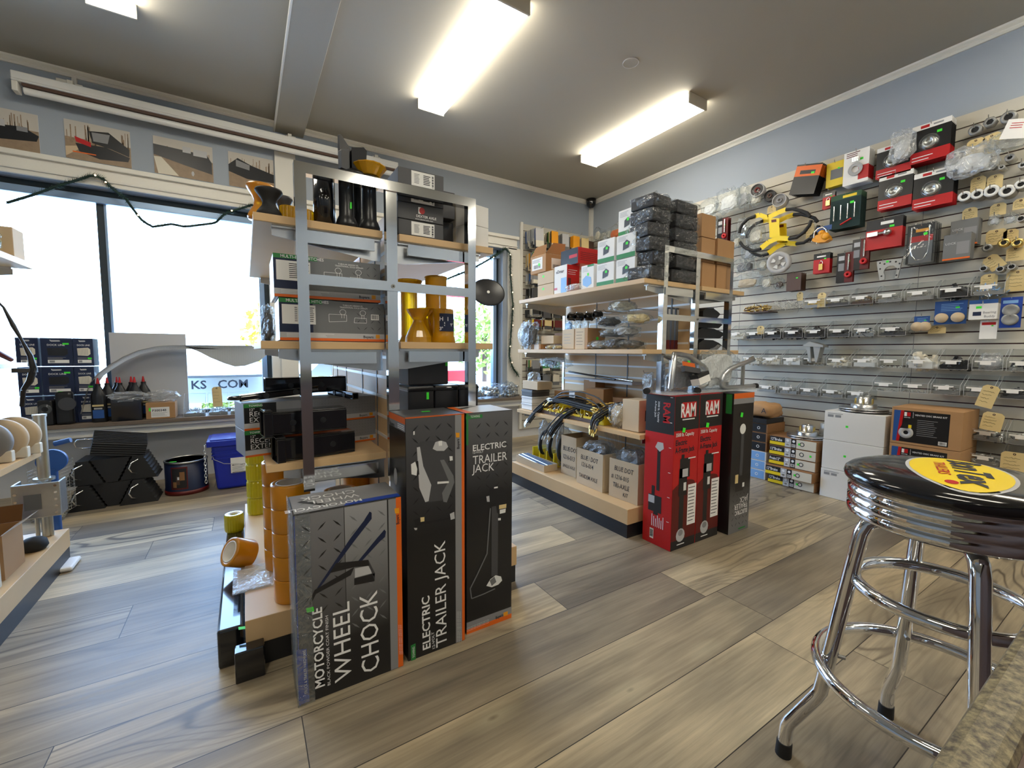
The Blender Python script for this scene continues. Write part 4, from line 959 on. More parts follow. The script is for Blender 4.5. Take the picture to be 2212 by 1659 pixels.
receiver('receiver_tube', 'lower black square receiver tube at the front of the low shelf', T(.082, 1.608, .7015)@rotz(9), .245, .0385)
receiver('receiver_tube', 'upper black square receiver tube stacked on the other one', T(.050, 1.618, .789)@rotz(6), .25, .0385)
receiver('receiver_tube', 'black square tube lying furthest back over the cartons', T(.06, 1.93, .890)@rotz(2), .30, .032, False)
receiver('hitch_bar', 'black hitch bar crossing in front of the chrome post', T(-.02, 1.72, .865)@rotz(14)@roty(-4), .26, .012, False, 'loose black hitch bars')
receiver('hitch_bar', 'short black hitch bar with open square end pointing at the box', T(.295, 1.90, .862)@rotz(-72)@roty(2), .20, .013, False, 'loose black hitch bars')
t = thing('tow_hook', 'black steel tow hook with an oval eye lying on the cartons', 'hook', (.0, 1.76, .853)); b = MB('gloss_black', T(.02, 1.76, .863))
b.tube([(.03*math.cos(q/12*6.283)*1.4-.03, .018*math.sin(q/12*6.283), 0) for q in range(12)], .007, 8, closed=True); obj('eye', b, t); obj('shank', MB('gloss_black').tube([(.03, 1.76, .864), (.12, 1.775, .872), (.20, 1.79, .885)], [.010, .010, .008], 8), t)
# rollers on the base deck: lemon stack, loose lemon, orange stacks, tilted one
for k in range(5): fluted(.030, 2.60, .165+.0905*k, .048, .089, 'pu_lemon', ('lemon ribbed roller at the bottom of the five-high stack', 'lemon ribbed roller second in the stack', 'lemon ribbed roller in the middle of the stack', 'lemon ribbed roller fourth in the stack', 'lemon ribbed roller topping the stack')[k], 22, 'stack of lemon ribbed rollers', 'ribbed_roller')
fluted(-.075, 2.50, .13, .042, .085, 'pu_lemon', 'single lemon ribbed roller standing apart on the black case', 22, None, 'ribbed_roller')
def tape(x, y, z, r, h, label, group='orange banded rolls', M_=None):
    t = thing('orange_roll', label, 'roll', (x, y, z), 0, group); M_ = M_ or I4
    obj('band', MB('pu_yellow', M_).lathe([(r*.74, .0), (r*.97, 0), (r, .004), (r, h-.004), (r*.97, h), (r*.74, h)], 48, None, None, True, True), t, world=False)
    obj('core', MB('tape_white', M_).ring(r*.74, r*.66, .001, h+.0008, 40), t, world=False); return t
RL = ('bottom', 'second', 'third', 'fourth', 'fifth', 'topmost')
for k in range(5): tape(.118, 1.640, .165+.082*k, .062, .081, RL[k if k < 4 else 5]+' orange roll of the front stack, next to the wheel chock carton')
for k in range(4): tape(.290, 1.690, .165+.085*k, .062, .084, RL[k if k < 3 else 5]+' orange roll of the stack behind the chrome post')
for k in range(4): tape(.41, 1.96, .165+.090*k, .062, .089, RL[k if k < 3 else 5]+' orange roll of the stack beside the black jack carton')
for k in range(5): tape(.10, 1.90, .165+.086*k, .062, .085, RL[k if k < 4 else 5]+' orange roll of the stack under the low shelf, set back')
tape(-.012, 2.02, .190, .056, .085, 'orange roll fallen over and leaning off the front stack', 'orange banded rolls', rotz(25)@roty(-62)@T(-.0, 0, -.0))
t = thing('clear_pack', 'flat clear plastic pack lying on the base deck under the fallen roll', 'pack', (0, 1.84, .1655)); obj('film', MB('film_white').box(-.068, .062, 1.745, 1.95, .166, .172), t, bevel=.002); obj('sheet', MB('white_gloss').box(-.055, .05, 1.76, 1.93, .1675, .170), t)
# ================================================================ window wall
# retracted projection-screen style awning housing
t = thing('roller_blind', 'long white roller blind housing with its bottom bar, above the windows', 'blind', (.04, 4.2, 2.75))
b = MB('white_gloss'); b.box(-1.215, 1.30, 4.15, 4.24, 2.765, 2.815); b.box(-1.215, 1.30, 4.145, 4.24, 2.752, 2.765); obj('housing', b, t, bevel=.006)
obj('bottom_bar', MB('white_gloss').rod((-1.165, 4.185, 2.712), (1.26, 4.185, 2.712), .022, 16), t, bevel=0)
obj('slot', MB('counter_wood').box(-1.17, 1.27, 4.16, 4.21, 2.734, 2.752), t)
for x in (-1.20, 1.285): obj('end_bracket', MB('white_trim').box(x-.014, x+.014, 4.15, 4.22, 2.69, 2.752), t, bevel=.004)
for x in (-.93, .40, 1.12): obj('wall_bracket', MB('white_trim').box(x-.035, x+.035, 4.24, 4.288, 2.77, 2.86).box(x-.03, x+.0, 4.18, 4.24, 2.816, 2.85), t, bevel=.003)
t = thing('cable_clip_box', 'small white junction box above the blind near the beam', 'junction box', (-1.0, 4.25, 2.83)); obj('box', MB('white_trim').box(-1.02, -.965, 4.21, 4.288, 2.818, 2.858), t, bevel=.003); obj('cable_cover', MB('white_trim').box(-.955, -.93, 4.268, 4.289, 2.83, 2.912), t)
# photographs of trailers
def picture(name, label, x0, x1, z0, z1, seed, variant):
    t = thing(name, label, 'photo print', ((x0+x1)/2, YW-.002, (z0+z1)/2), 0, 'unframed trailer photographs'); w_, h_ = x1-x0, z1-z0; r = random.Random(seed)
    M_ = FX(x0, YW-.0035, z0); a = MB('paper'); a.box(0, w_, 0, h_, -.003, 0, 'paper', M_); 
    sky = mat('photo_sky', s2l(196, 190, 180), .5); gr = mat('photo_ground', s2l(150, 128, 104), .5, vary=.25, vscale=30); tr = mat('photo_trees', s2l(150, 128, 104), .6, vary=.5, vscale=60)
    a.rect(0, w_, h_*.4, h_, .0004, 'photo_sky', M_); a.rect(0, w_, 0, h_*.42, .0006, 'photo_ground', M_); obj('print', a, t)
    b = MB('photo_trees')
    for k in range(26):
        x = r.random()*w_*.96; hh = h_*(.55+.4*r.random()*(1 if variant != 2 else .6)); b.rect(x, x+.003+.004*r.random(), h_*.4, hh, .0008, 'photo_trees', M_)
    b.rect(0, w_, h_*.42, h_*.56, .0007, 'photo_trees', M_); obj('printed_trees', b, t)
    c = MB('black')
    if variant == 0: c.poly([(0, .55*h_), (.7*w_, .62*h_), (w_, .45*h_), (.95*w_, .30*h_), (.3*w_, .22*h_), (0, .35*h_)], 'black', .001, M_); c.rect(.15*w_, .4*w_, .55*h_, .72*h_, .0012, 'light_grey', M_); c.rect(.6*w_, .8*w_, .5*h_, .62*h_, .0012, 'grey', M_)
    if variant == 1:
        c.poly([(.36*w_, .80*h_), (.66*w_, .86*h_), (.98*w_, .50*h_), (.97*w_, .30*h_), (.7*w_, .42*h_), (.4*w_, .50*h_)], 'black', .0010, M_); c.poly([(.40*w_, .78*h_), (.68*w_, .80*h_), (.64*w_, .55*h_), (.42*w_, .55*h_)], 'grey', .0013, M_)
        c.poly([(.15*w_, .42*h_), (.6*w_, .45*h_), (.98*w_, .28*h_), (.95*w_, .16*h_), (.5*w_, .10*h_), (.2*w_, .22*h_)], 'black', .0012, M_); c.poly([(.14*w_, .60*h_), (.38*w_, .50*h_), (.38*w_, .38*h_), (.16*w_, .46*h_)], 'red', .0014, M_); c.poly([(.0, .05*h_), (.2*w_, .28*h_), (.18*w_, .36*h_), (0, .3*h_)], 'kraft_pale', .0011, M_); c.rect(.1*w_, .45*w_, .18*h_, .21*h_, .0015, 'orange', M_)
    if variant == 2: c.poly([(0, .78*h_), (.9*w_, .74*h_), (.98*w_, .55*h_), (.98*w_, .22*h_), (.5*w_, .35*h_), (0, .50*h_)], 'black', .0010, M_); c.rect(.48*w_, .62*w_, .70*h_, .86*h_, .0012, 'light_grey', M_); c.rect(.66*w_, .9*w_, .66*h_, .84*h_, .0012, 'light_grey', M_); c.poly([(.0, .45*h_), (.12*w_, .46*h_), (.4*w_, .02*h_), (.06*w_, 0)], 'off_white', .0009, M_); c.prism([(.64*w_+.01*math.cos(q), .15*h_+.02*math.sin(q)) for q in range(6)], .0009, .0012, 'light_grey', M_)
    if variant == 3: c.poly([(.0, .62*h_), (.2*w_, .85*h_), (.5*w_, .70*h_), (w_, .55*h_), (w_, .30*h_), (.4*w_, .28*h_), (0, .42*h_)], 'black', .0010, M_); c.poly([(.16*w_, .80*h_), (.46*w_, .70*h_), (.45*w_, .55*h_), (.16*w_, .60*h_)], 'grey', .0012, M_)
    obj('printed_trailer', c, t)
picture('trailer_photo', 'trailer photograph cut off by the edge of the view, white truck in the background', -1.40, -1.14, 2.358, 2.612, 1, 0)
picture('trailer_photo', 'photograph of a raised dump trailer with a red bed beside it', -1.013, -.665, 2.366, 2.628, 2, 1)
picture('trailer_photo', 'photograph of black trailers with a white sheet on the ground', -.533, -.165, 2.368, 2.641, 3, 2)
picture('trailer_photo', 'photograph of a low black dump trailer with bare trees, next to the white upright', -.060, .262, 2.37, 2.641, 4, 3)
picture('trailer_photo', 'photograph half hidden behind the grey hub cartons', 1.98, 2.24, 2.35, 2.60, 5, 2)
# garlands
def garland(label, pts, r, lights, seed):
    t = thing('christmas_garland', label, 'garland', Vector(pts[0])); rr = random.Random(seed)
    P = []
    for p, q in zip(pts[:-1], pts[1:]):
        p, q = Vector(p), Vector(q); n = max(2, int((q-p).length/.012))
        for i in range(n): P.append(p.lerp(q, i/n))
    b = MB('pine')
    for i, p in enumerate(P):
        tn = (P[min(i+1, len(P)-1)]-P[max(i-1, 0)]).normalized()
        for k in range(13):
            d = Vector((rr.gauss(0, 1), rr.gauss(0, 1)*.6, rr.gauss(0, 1))); d = (d-tn*d.dot(tn)*.6).normalized(); L = r*(.6+.7*rr.random()); w_ = tn.cross(d).normalized()*.0036
            b.add([tuple(p-w_), tuple(p+w_), tuple(p+d*L+tn*L*.4)], [(0, 1, 2)], 'pine' if rr.random() < .6 else 'pine_dark')
    obj('foliage', b, t, split=False); obj('wire', MB('pine_dark').tube(P[::3], .008, 6), t)
    for i in lights:
        p = P[int(i*(len(P)-1))]+Vector((rr.uniform(-.01, .01), -.02, rr.uniform(-.01, .01))); obj('fairy_light', MB('bulb_warm').sph(p, .0055, 8), t)
    return t
g1 = [onY(x, y, 4.235) for x, y in [(15, 438), (75, 420), (130, 400), (170, 388), (200, 378), (222, 385), (240, 405), (272, 430), (290, 455), (308, 478), (330, 490), (370, 484), (400, 490), (430, 486), (465, 482), (485, 462), (505, 455), (530, 447), (552, 440)]]
garland('green garland looping between the windows with a few warm lights', g1, .030, (.32, .36, .5, .9), 3)
g2 = [onY(x, y, 4.235) for x, y in [(960, 605), (1010, 585), (1040, 570), (1070, 552), (1092, 537), (1102, 548), (1103, 600), (1108, 660), (1104, 720), (1100, 770), (1108, 795), (1120, 812)]]
garland('green garland hanging down beside the second window with warm lights', g2, .034, (.28, .40, .5, .58, .66, .74, .84, .93), 4)
t = thing('lube_disc', 'black oval lube disc with a white centre spot hanging in the second window', 'disc', (2.274, 4.15, 1.672))
Md = frame((2.274, 4.15, 1.672), (.93, -.3, -.12), (.1, .2, .97)); b = MB('black_plastic', Md); b.lathe([(.0001, .012), (.17, .010), (.185, .004), (.188, 0), (.185, -.004), (.0001, -.01)], 48, None, Matrix.Diagonal((1.0, .82, 1, 1))); obj('disc', b, t)
obj('centre_spot', MB('paper', Md).cyl(.016, .0115, .0135, 16), t); obj('cord', MB('black').rod((2.274, 4.15, 1.82), (2.274, 4.262, 2.20), .0015, 5), t)
# dome camera and its conduit
t = thing('security_camera', 'black dome security camera in the corner under the ceiling', 'camera', (3.80, 4.20, 2.9)); b = MB('gloss_black', T(3.785, 4.205, 2.908)); b.lathe([(.0001, -.062), (.03, -.056), (.055, -.03), (.060, 0), (.062, .012), (.064, .045), (.0001, .05)], 28); obj('dome', b, t); obj('lens', MB('light_grey').sph((3.755, 4.152, 2.895), .009, 10), t)
obj('mount_arm', MB('black').box(3.80, 3.868, 4.20, 4.26, 2.925, 2.95), t)

# ---------------------------------------------------------------- things on the ledge under the first window
def dock_box(x0, x1, z0, label, kind):
    t = carton('dock_line_carton', label, 'box', x0, x1, 4.20, 4.33, z0, z0+.196, 'navy', 'navy dock line cartons on the ledge'); w_ = x1-x0; M_ = FX(x0, 4.1996, z0)
    a = MB('navy'); a.poly([(w_*.2, .155-.02+.03), (w_*.28, .158+.012), (w_*.45, .168), (w_*.45, .172), (w_*.28, .178), (w_*.2, .182)], 'white', .0004, M_) if False else None
    a = MB('white'); a.poly([(w_*.30, .176), (w_*.35, .170), (w_*.60, .171), (w_*.64, .175), (w_*.60, .181), (w_*.36, .180), (w_*.30, .184)], 'light_grey', .0006, M_); obj('logo', a, t)
    a = MB('white_ink'); a.text('DOCK LINE', .017 if kind else .016, FX(x0+w_*.2, 4.199, z0+.142), 'white_ink', .01, 0, 'LEFT', min(1, w_/.13)); obj('lettering', a, t)
    a = MB('off_white' if not kind else 'black'); pts = [(w_*.22, .075), (w_*.2, .125), (w_*.75, .130), (w_*.85, .118), (w_*.85, .085), (w_*.72, .072)]; a.poly(pts, 'off_white' if not kind else 'black', .0006, M_)
    if not kind:
        for k in range(7): a.rect(w_*(.24+.075*k), w_*(.255+.075*k), .078, .124, .0009, 'grey', M_)
    obj('window_cutout', a, t); a = MB('paper'); a.rect(w_*.2, w_*.88, .022, .044, .0006, 'paper', M_); a.rect(w_*.25, w_*.42, .026, .040, .0009, 'grey_ink', M_); obj('barcode_label', a, t)
    for yy in (.050, .058, .064): pass
    a = MB('white_ink'); lines(a, w_*.2, w_*.8, .047, .064, 3, M_, 'grey_ink', .3, .0006); obj('small_print', a, t)
    a = MB('sticker'); a.rect(w_*.70, w_*.90, .048 if not kind else .150, .060 if not kind else .162, .001, 'sticker', M_); obj('price_sticker', a, t); return t
for k in range(3):
    lv = ('bottom', 'middle', 'top')[k]; dx = (.0, -.004, -.001)[k]
    dock_box(-1.186+dx, -1.030+dx, .506+.2015*k if k else .506, lv+' wide navy dock line carton with a dark cut-out', 1)
    dock_box(-1.026+dx, -.922+dx, .506+.2015*k if k else .506, lv+' narrow navy dock line carton showing white rope', 0)
for k in range(2): dock_box(-1.305, -1.196, .64+.2015*k if False else .506+.2015*k, ('lower', 'upper')[k]+' navy dock line carton half hidden behind the hose', 0)
for x in (-1.305,): dock_box(x, x+.108, .909, 'dark dock line carton at the top of the hidden stack', 0)
t = thing('drop_forged_case', 'black case in front of the dock line cartons, clear spool beside it', 'case', (-1.12, 4.15, .505)); obj('case_body', MB('black_plastic').box(-1.205, -1.13, 4.125, 4.19, .506, .68), t, bevel=.01); obj('spool', MB('acrylic', frame((-1.165, 4.122, .62), (1, 0, 0), (0, 0, 1))).ring(.034, .018, 0, .012, 24), t)
t = thing('pump_housing', 'black rounded pump housing standing on the ledge before the cartons', 'pump', (-1.07, 4.15, .505)); b = MB('black_plastic'); b.box(-1.12, -1.03, 4.123, 4.192, .506, .735); obj('housing', b, t, bevel=.02); obj('face_disc', MB('dark_grey', frame((-1.055, 4.122, .65), (1, 0, 0), (0, 0, 1))).cyl(.045, 0, .012, 28), t); obj('price_sticker', MB('sticker').box(-1.10, -1.08, 4.13, 4.15, .7355, .7365), t)
# oil bottles with red spouts
def bottle(x, y, label):
    t = thing('oil_bottle', label, 'bottle', (x, y, .505), 0, 'black gear oil bottles with red tips')
    b = MB('black_plastic'); n = 24; b.lathe([(.0001, 0), (.036, 0), (.038, .006), (.038, .185), (.034, .205), (.018, .245), (.013, .258), (.013, .268), (.0001, .268)], n, None, Matrix.Diagonal((1.15, .8, 1, 1))); obj('bottle_body', b, t, world=False)
    obj('collar', MB('black').cyl(.0155, .262, .276, 16), t, world=False); obj('red_tip', MB('red').cyl(.010, .276, .318, 12, r2=.004), t, world=False)
    a = MB('mid_blue'); M_ = frame((0, -.0312, 0), (1, 0, 0), (0, 0, 1)); a.rect(-.030, .030, .03, .09, 0, 'mid_blue', M_); a.rect(-.03, .03, .115, .128, 0, 'manila', M_); a.rect(-.022, .022, .095, .105, .0, 'light_grey', M_); obj('label', a, t, world=False); return t
for i, (x, y) in enumerate(((-.905, 4.172), (-.870, 4.245), (-.828, 4.30), (-.800, 4.24), (-.745, 4.30), (-.715, 4.235), (-.676, 4.31))):
    bottle(x, y, ('black oil bottle at the near corner, gold and blue label showing', 'black oil bottle second in the group', 'black oil bottle in the back row, third spout', 'black oil bottle in the middle of the group', 'black oil bottle at the back beside the tallest spout', 'black oil bottle behind the glossy black box', 'black oil bottle furthest toward the parts carton')[i])
t = carton('black_parts_box', 'glossy black box with crumpled film on top, in front of the oil bottles', 'box', -.835, -.665, 4.125, 4.19, .506, .665, 'gloss_black'); obj('film', MB('film_white').blob((-.74, 4.155, .683), (.20, .09, .055), 12, .45, 12), t)
t = carton('parts_carton', 'small brown carton with a white label numbered P300348 and a bag on top', 'box', -.645, -.470, 4.14, 4.27, .506, .628, 'kraft')
a = MB('paper'); M_ = FX(-.645, 4.1394, .506); a.rect(.03, .14, .012, .088, 0, 'paper', M_); obj('label', a, t); a = MB('ink'); a.text('P300348', .024, FX(-.608, 4.1386, .562), 'ink', .012); lines(a, .035, .13, .02, .05, 4, FX(-.645, 4.1388, .506), 'grey_ink', .25); obj('lettering', a, t)
a = MB('sticker'); a.rect(.018, .029, .06, .085, .0004, 'sticker', M_); obj('price_sticker', a, t); obj('film', MB('film_white').blob((-.55, 4.21, .668), (.19, .12, .085), 14, .35, 12), t)
# acrylic hopper bins (also used on the slatwall)
def bin_mesh(w_, d, hb, hf):
    """back plane at y=0, opens toward -y; returns shell and edge meshes"""
    s_ = MB('acrylic'); h2 = w_/2; prof = [(0, hb), (0, 0), (-d, 0), (-d*1.02, hf)]
    s_.quad((-h2, 0, 0), (-h2, 0, hb), (h2, 0, hb), (h2, 0, 0)); s_.quad((-h2, 0, 0), (h2, 0, 0), (h2, -d, 0), (-h2, -d, 0)); s_.quad((-h2, -d, 0), (h2, -d, 0), (h2, -d*1.02, hf), (-h2, -d*1.02, hf))
    for sx in (-1, 1): s_.add([(sx*h2, 0, 0), (sx*h2, -d, 0), (sx*h2, -d*1.02, hf), (sx*h2, -d*.18, hb), (sx*h2, 0, hb)], [(0, 1, 2, 3, 4)])
    e = MB('light_grey'); r = .0012
    for sx in (-1, 1):
        e.tube([(sx*h2, 0, hb), (sx*h2, -d*.18, hb), (sx*h2, -d*1.02, hf), (sx*h2, -d, 0)], r, 4)
    e.rod((-h2, -d*1.02, hf), (h2, -d*1.02, hf), r, 4); e.rod((-h2, -d, 0), (h2, -d, 0), r, 4); e.rod((-h2, 0, hb), (h2, 0, hb), r, 4)
    return s_, e
def heap(w_, d, h, kind, seed, n=None):
    r = random.Random(seed); b = MB('steel')
    def pos(sc=.8): 
        x = r.uniform(-w_/2*sc, w_/2*sc); y = -d/2+r.uniform(-d/2*sc, d/2*sc); z = h*r.random()*(.4+.6*(1-abs(2*x/w_)))+.004; return Vector((x, y, z))
    def rot(): return Matrix.Rotation(r.uniform(0, 6.28), 4, (r.uniform(-1, 1), r.uniform(-1, 1), r.uniform(-1, 1)+.01))
    base = {'steel': 'dull_steel', 'clips': 'dull_steel', 'brassclips': 'counter_wood', 'black': 'black', 'white': 'white', 'tubes': 'off_white', 'washers': 'dull_steel', 'balls': 'dull_steel', 'dark': 'dark_grey', 'brass': 'dull_steel', 'cream': 'off_white', 'whitetube': 'white', 'bag': 'film', 'few': 'steel', 'nuts': 'dull_steel', 'springs': 'dark_grey', 'blue': 'steel'}[kind]
    if kind not in ('few', 'bag'): b.box(-w_*.44, w_*.44, -d*.9, -d*.1, .003, h*.42, base)
    N_ = n or 34
    for i in range(N_):
        M_ = Matrix.Translation(pos())@rot()
        if kind in ('steel', 'nuts'): b.cyl(.008, -.006, .006, 6, r.choice(('steel', 'zinc', 'white_gloss')), M_)
        elif kind in ('clips', 'brassclips'): b.tube([(.016*math.cos(q)*1.3, .008*math.sin(q), 0) for q in (0, .9, 1.8, 2.7, 3.6, 4.5, 5.4)], .0016, 4, 'steel' if kind == 'clips' else r.choice(('brass', 'counter_wood', 'steel')), M_)
        elif kind == 'springs': b.tube([(.004*math.cos(q*1.6), .004*math.sin(q*1.6), .003*q-.012) for q in range(9)], .0012, 4, r.choice(('dark_grey', 'dull_steel')), M_)
        elif kind == 'washers': b.ring(.011, .005, -.001, .001, 10, r.choice(('steel', 'zinc', 'white_gloss')), M_)
        elif kind == 'balls': b.sph((0, 0, 0), .010+.004*r.random(), 10, r.choice(('chrome', 'zinc')), M_) if i % 2 else b.cyl(.006, -.014, .014, 8, 'dark_grey', M_)
        elif kind == 'black': b.cyl(.010, -.018, .018, 8, r.choice(('black', 'dark_grey', 'rubber')), M_)
        elif kind == 'dark': b.box(-.012, .012, -.006, .006, -.004, .004, r.choice(('dark_grey', 'black', 'mid_grey')), M_)
        elif kind == 'white': b.cyl(.014, -.007, .007, 12, 'white', M_)
        elif kind in ('tubes', 'cream'): b.ring(.007, .004, -.02, .02, 10, r.choice(('off_white', 'white')), M_)
        elif kind == 'whitetube': b.ring(.015, .011, -.035, .035, 14, r.choice(('white', 'off_white')), M_)
        elif kind == 'brass': b.cyl(.0035, -.018, .012, 6, 'brass', M_); b.cyl(.007, .012, .016, 6, 'brass', M_)
        elif kind == 'blue': b.cyl(.003, -.03, .03, 6, r.choice(('lite_blue', 'chrome')), M_)
        elif kind == 'few' and i < 10: b.ring(.010, .005, -.0015, .0015, 8, 'zinc', Matrix.Translation(Vector((r.uniform(-w_*.4, w_*.4), -d*r.uniform(.5, .9), .005)))@rot())
        elif kind == 'bag' and i == 0: b.blob((0, -d/2, h*.5), (w_*.8, d*.8, h), seed, .3, 10, 'film_white'); b.blob((0, -d/2, h*.4), (w_*.6, d*.5, h*.6), seed+2, .3, 8, 'light_grey')
    return b
def place_bin(label, M_, w_, d, hb, hf, kind, seed, h=.05, lab=1, group='clear hopper bins on the slatwall', n=None):
    t = thing('hopper_bin', label, 'bin', M_.translation, 0, group); X = M_.to_3x3().to_4x4(); s_, e = bin_mesh(w_, d, hb, hf)
    for q in (s_, e): q.v = [X@v for v in q.v]
    obj('shell', s_, t, world=False); obj('edge', e, t, world=False)
    hp = heap(w_, d, h, kind, seed, n); hp.v = [X@v for v in hp.v]; o = obj('contents', hp, t, world=False, split=False); o['kind'] = 'stuff'
    if lab:
        a = MB('paper'); F_ = X@frame((-w_*.42, -d*1.02-.002, 0), (1, 0, 0), (0, 0, 1)); a.rect(.0, w_*.7, hf-.014, hf-.006, 0, 'paper', F_); a.rect(w_*.18, w_*.55, hf-.030, hf-.014, 0, 'paper', F_); obj('label', a, t, world=False)
    return t
for i, (x, kd, lb) in enumerate(((-.352, 'washers', 'clear bin of washers on the ledge beside the parts carton'), (-.200, 'clips', 'clear bin of snap hooks on the ledge behind the tall paper tag'), (-.055, 'nuts', 'clear bin of nuts on the ledge nearest the white upright'))):
    place_bin(lb, T(x, 4.29, .506), .138, .15, .17, .07, kd, 40+i, .06, 0, 'clear bins on the window ledge', 50)
def tag(label, M_, w_=.062, h_=.115, seed=1):
    """manila shipping tag, written on; local x right, y up"""
    t = thing('manila_tag', label, 'tag', M_.translation, 0, 'handwritten manila tags'); X = M_.to_3x3().to_4x4(); a = MB('manila', X); c = .014
    a.prism([(-w_/2, 0), (w_/2, 0), (w_/2, h_-c), (w_/2-c, h_), (-w_/2+c, h_), (-w_/2, h_-c)], 0, .0008); obj('card', a, t, world=False)
    obj('eyelet', MB('counter_wood', X@T(0, h_-.012, .0009)).ring(.006, .0025, 0, .0006, 14), t, world=False)
    b = MB('ink', X); r = random.Random(seed)
    for k in range(4):
        y = h_*.72-k*h_*.16; pts = [(-w_*.38+w_*.75*i/16, y+r.uniform(-.003, .004), .0014) for i in range(int(10+6*r.random()))]; b.tube(pts, .0006, 3)
    obj('handwriting', b, t, world=False, split=False); return t
tag('manila tag standing in the middle ledge bin', frame(tuple(onY(471, 878, 4.165)), (1, 0, .03), (0, 0, 1)), .065, .16, 5)
tag('small manila tag in the ledge bin nearest the white upright', frame((-.055, 4.165, .515), (1, 0, -.02), (0, 0, 1)), .07, .045, 6)
# diamond plate fender leaning in the window
fp = [onY(x, y, 4.30) for x, y in [(186, 890), (195, 858), (203, 830), (222, 805), (246, 787), (275, 770), (305, 757), (345, 748), (376, 746), (450, 746), (545, 747)]]
b = MB('alum'); t = thing('tread_plate_fender', 'long diamond plate trailer fender with curved end, leaning in the first window', 'fender', (-.45, 4.3, .9))
outer = [(p.x, p.z) for p in fp]; wd_ = .052; inner = []
for i, (x, z) in enumerate(outer):
    a0 = Vector(outer[max(i-1, 0)]); a1 = Vector(outer[min(i+1, len(outer)-1)]); d = (a1-a0).normalized(); inner.append((x+d.y*.030, z-d.x*.030))
for i in range(len(outer)-1):
    b.add([(outer[i][0], 4.30, outer[i][1]), (outer[i+1][0], 4.30, outer[i+1][1]), (outer[i+1][0], 4.165, outer[i+1][1]), (outer[i][0], 4.165, outer[i][1])], [(0, 1, 2, 3)], 'alum', True)
    b.add([(outer[i][0], 4.205, outer[i][1]), (outer[i+1][0], 4.205, outer[i+1][1]), (inner[i+1][0], 4.205, inner[i+1][1]), (inner[i][0], 4.205, inner[i][1])], [(3, 2, 1, 0)], 'alum')
obj('curved_band', b, t)
lo = [onY(x, y, 4.205) for x, y in [(400, 748), (575, 748), (582, 762), (560, 780), (530, 790), (508, 792), (485, 785), (455, 773), (430, 760)]]
b = MB('alum'); b.add([tuple(p) for p in lo], [tuple(range(len(lo)))[::-1]]); b.add([tuple(p+Vector((0, .003, 0))) for p in lo], [tuple(range(len(lo)))]); obj('side_skirt', b, t)
b = MB('white_gloss'); F_ = FX(0, 4.2035, 0); xs_ = [p.x for p in lo]; zs_ = [p.z for p in lo]
def inside(x, z):
    c = False; n = len(lo)
    for i in range(n):
        x1, z1, x2, z2 = lo[i].x, lo[i].z, lo[i-1].x, lo[i-1].z
        if (z1 > z) != (z2 > z) and x < (x2-x1)*(z-z1)/(z2-z1)+x1: c = not c
    return c
tread(b, min(xs_), max(xs_), min(zs_), max(zs_), .016, .014, F_, 'white_gloss', 0, .2, lambda x, z: not inside(x, z)); obj('tread_pattern', b, t)
b = MB('white_gloss')
for i in range(len(outer)-1):
    p, q = Vector(outer[i]), Vector(outer[i+1]); n = max(1, int((q-p).length/.016)); d = (q-p).normalized()
    for k in range(n):
        c = p+(q-p)*(k+.5)/n; cc = (c.x+d.y*.015, c.y-d.x*.015); s_ = 1 if k % 2 else -1
        b.add([(cc[0]-.006, 4.2035, cc[1]-.006*s_), (cc[0]+.0012, 4.2035, cc[1]-.001*s_), (cc[0]+.006, 4.2035, cc[1]+.006*s_), (cc[0]-.0012, 4.2035, cc[1]+.001*s_)], [(0, 1, 2, 3)])
obj('band_tread', b, t, split=False)
t = thing('display_board', 'plain grey board standing in the window behind the oil bottles', 'board', (-.63, 4.34, .51)); b = MB('light_grey'); b.box(-.862, -.402, 4.335, 4.350, .507, 1.155); obj('panel', b, t, bevel=.002)
# bags of chrome couplers on the ledge of the second window
for i, (px_, py_, w_, sd) in enumerate(((1062, 835, .22, 1), (1100, 840, .18, 2), (1028, 842, .14, 3))):
    p = onY(px_, py_, 4.22); t = thing('hardware_bag', ('clear bag bulging with chrome couplers by the black cases', 'clear bag of chrome couplers at the foot of the long garland', 'small clear bag of chrome couplers behind the chrome post')[i], 'bag', (p.x, 4.22, .505), 0, 'bags of chrome couplers on the ledge')
    b = MB('zinc'); r = random.Random(sd)
    for k in range(34): b.sph((p.x+r.uniform(-w_, w_)*.42, 4.22+r.uniform(-.06, .06), .525+r.random()*.11), .016+.008*r.random(), 8, r.choice(('chrome', 'zinc', 'steel')))
    o = obj('contents', b, t, split=False); o['kind'] = 'stuff'; obj('film', MB('film').blob((p.x, 4.22, .58), (w_, .16, .17), 20+i, .35), t)

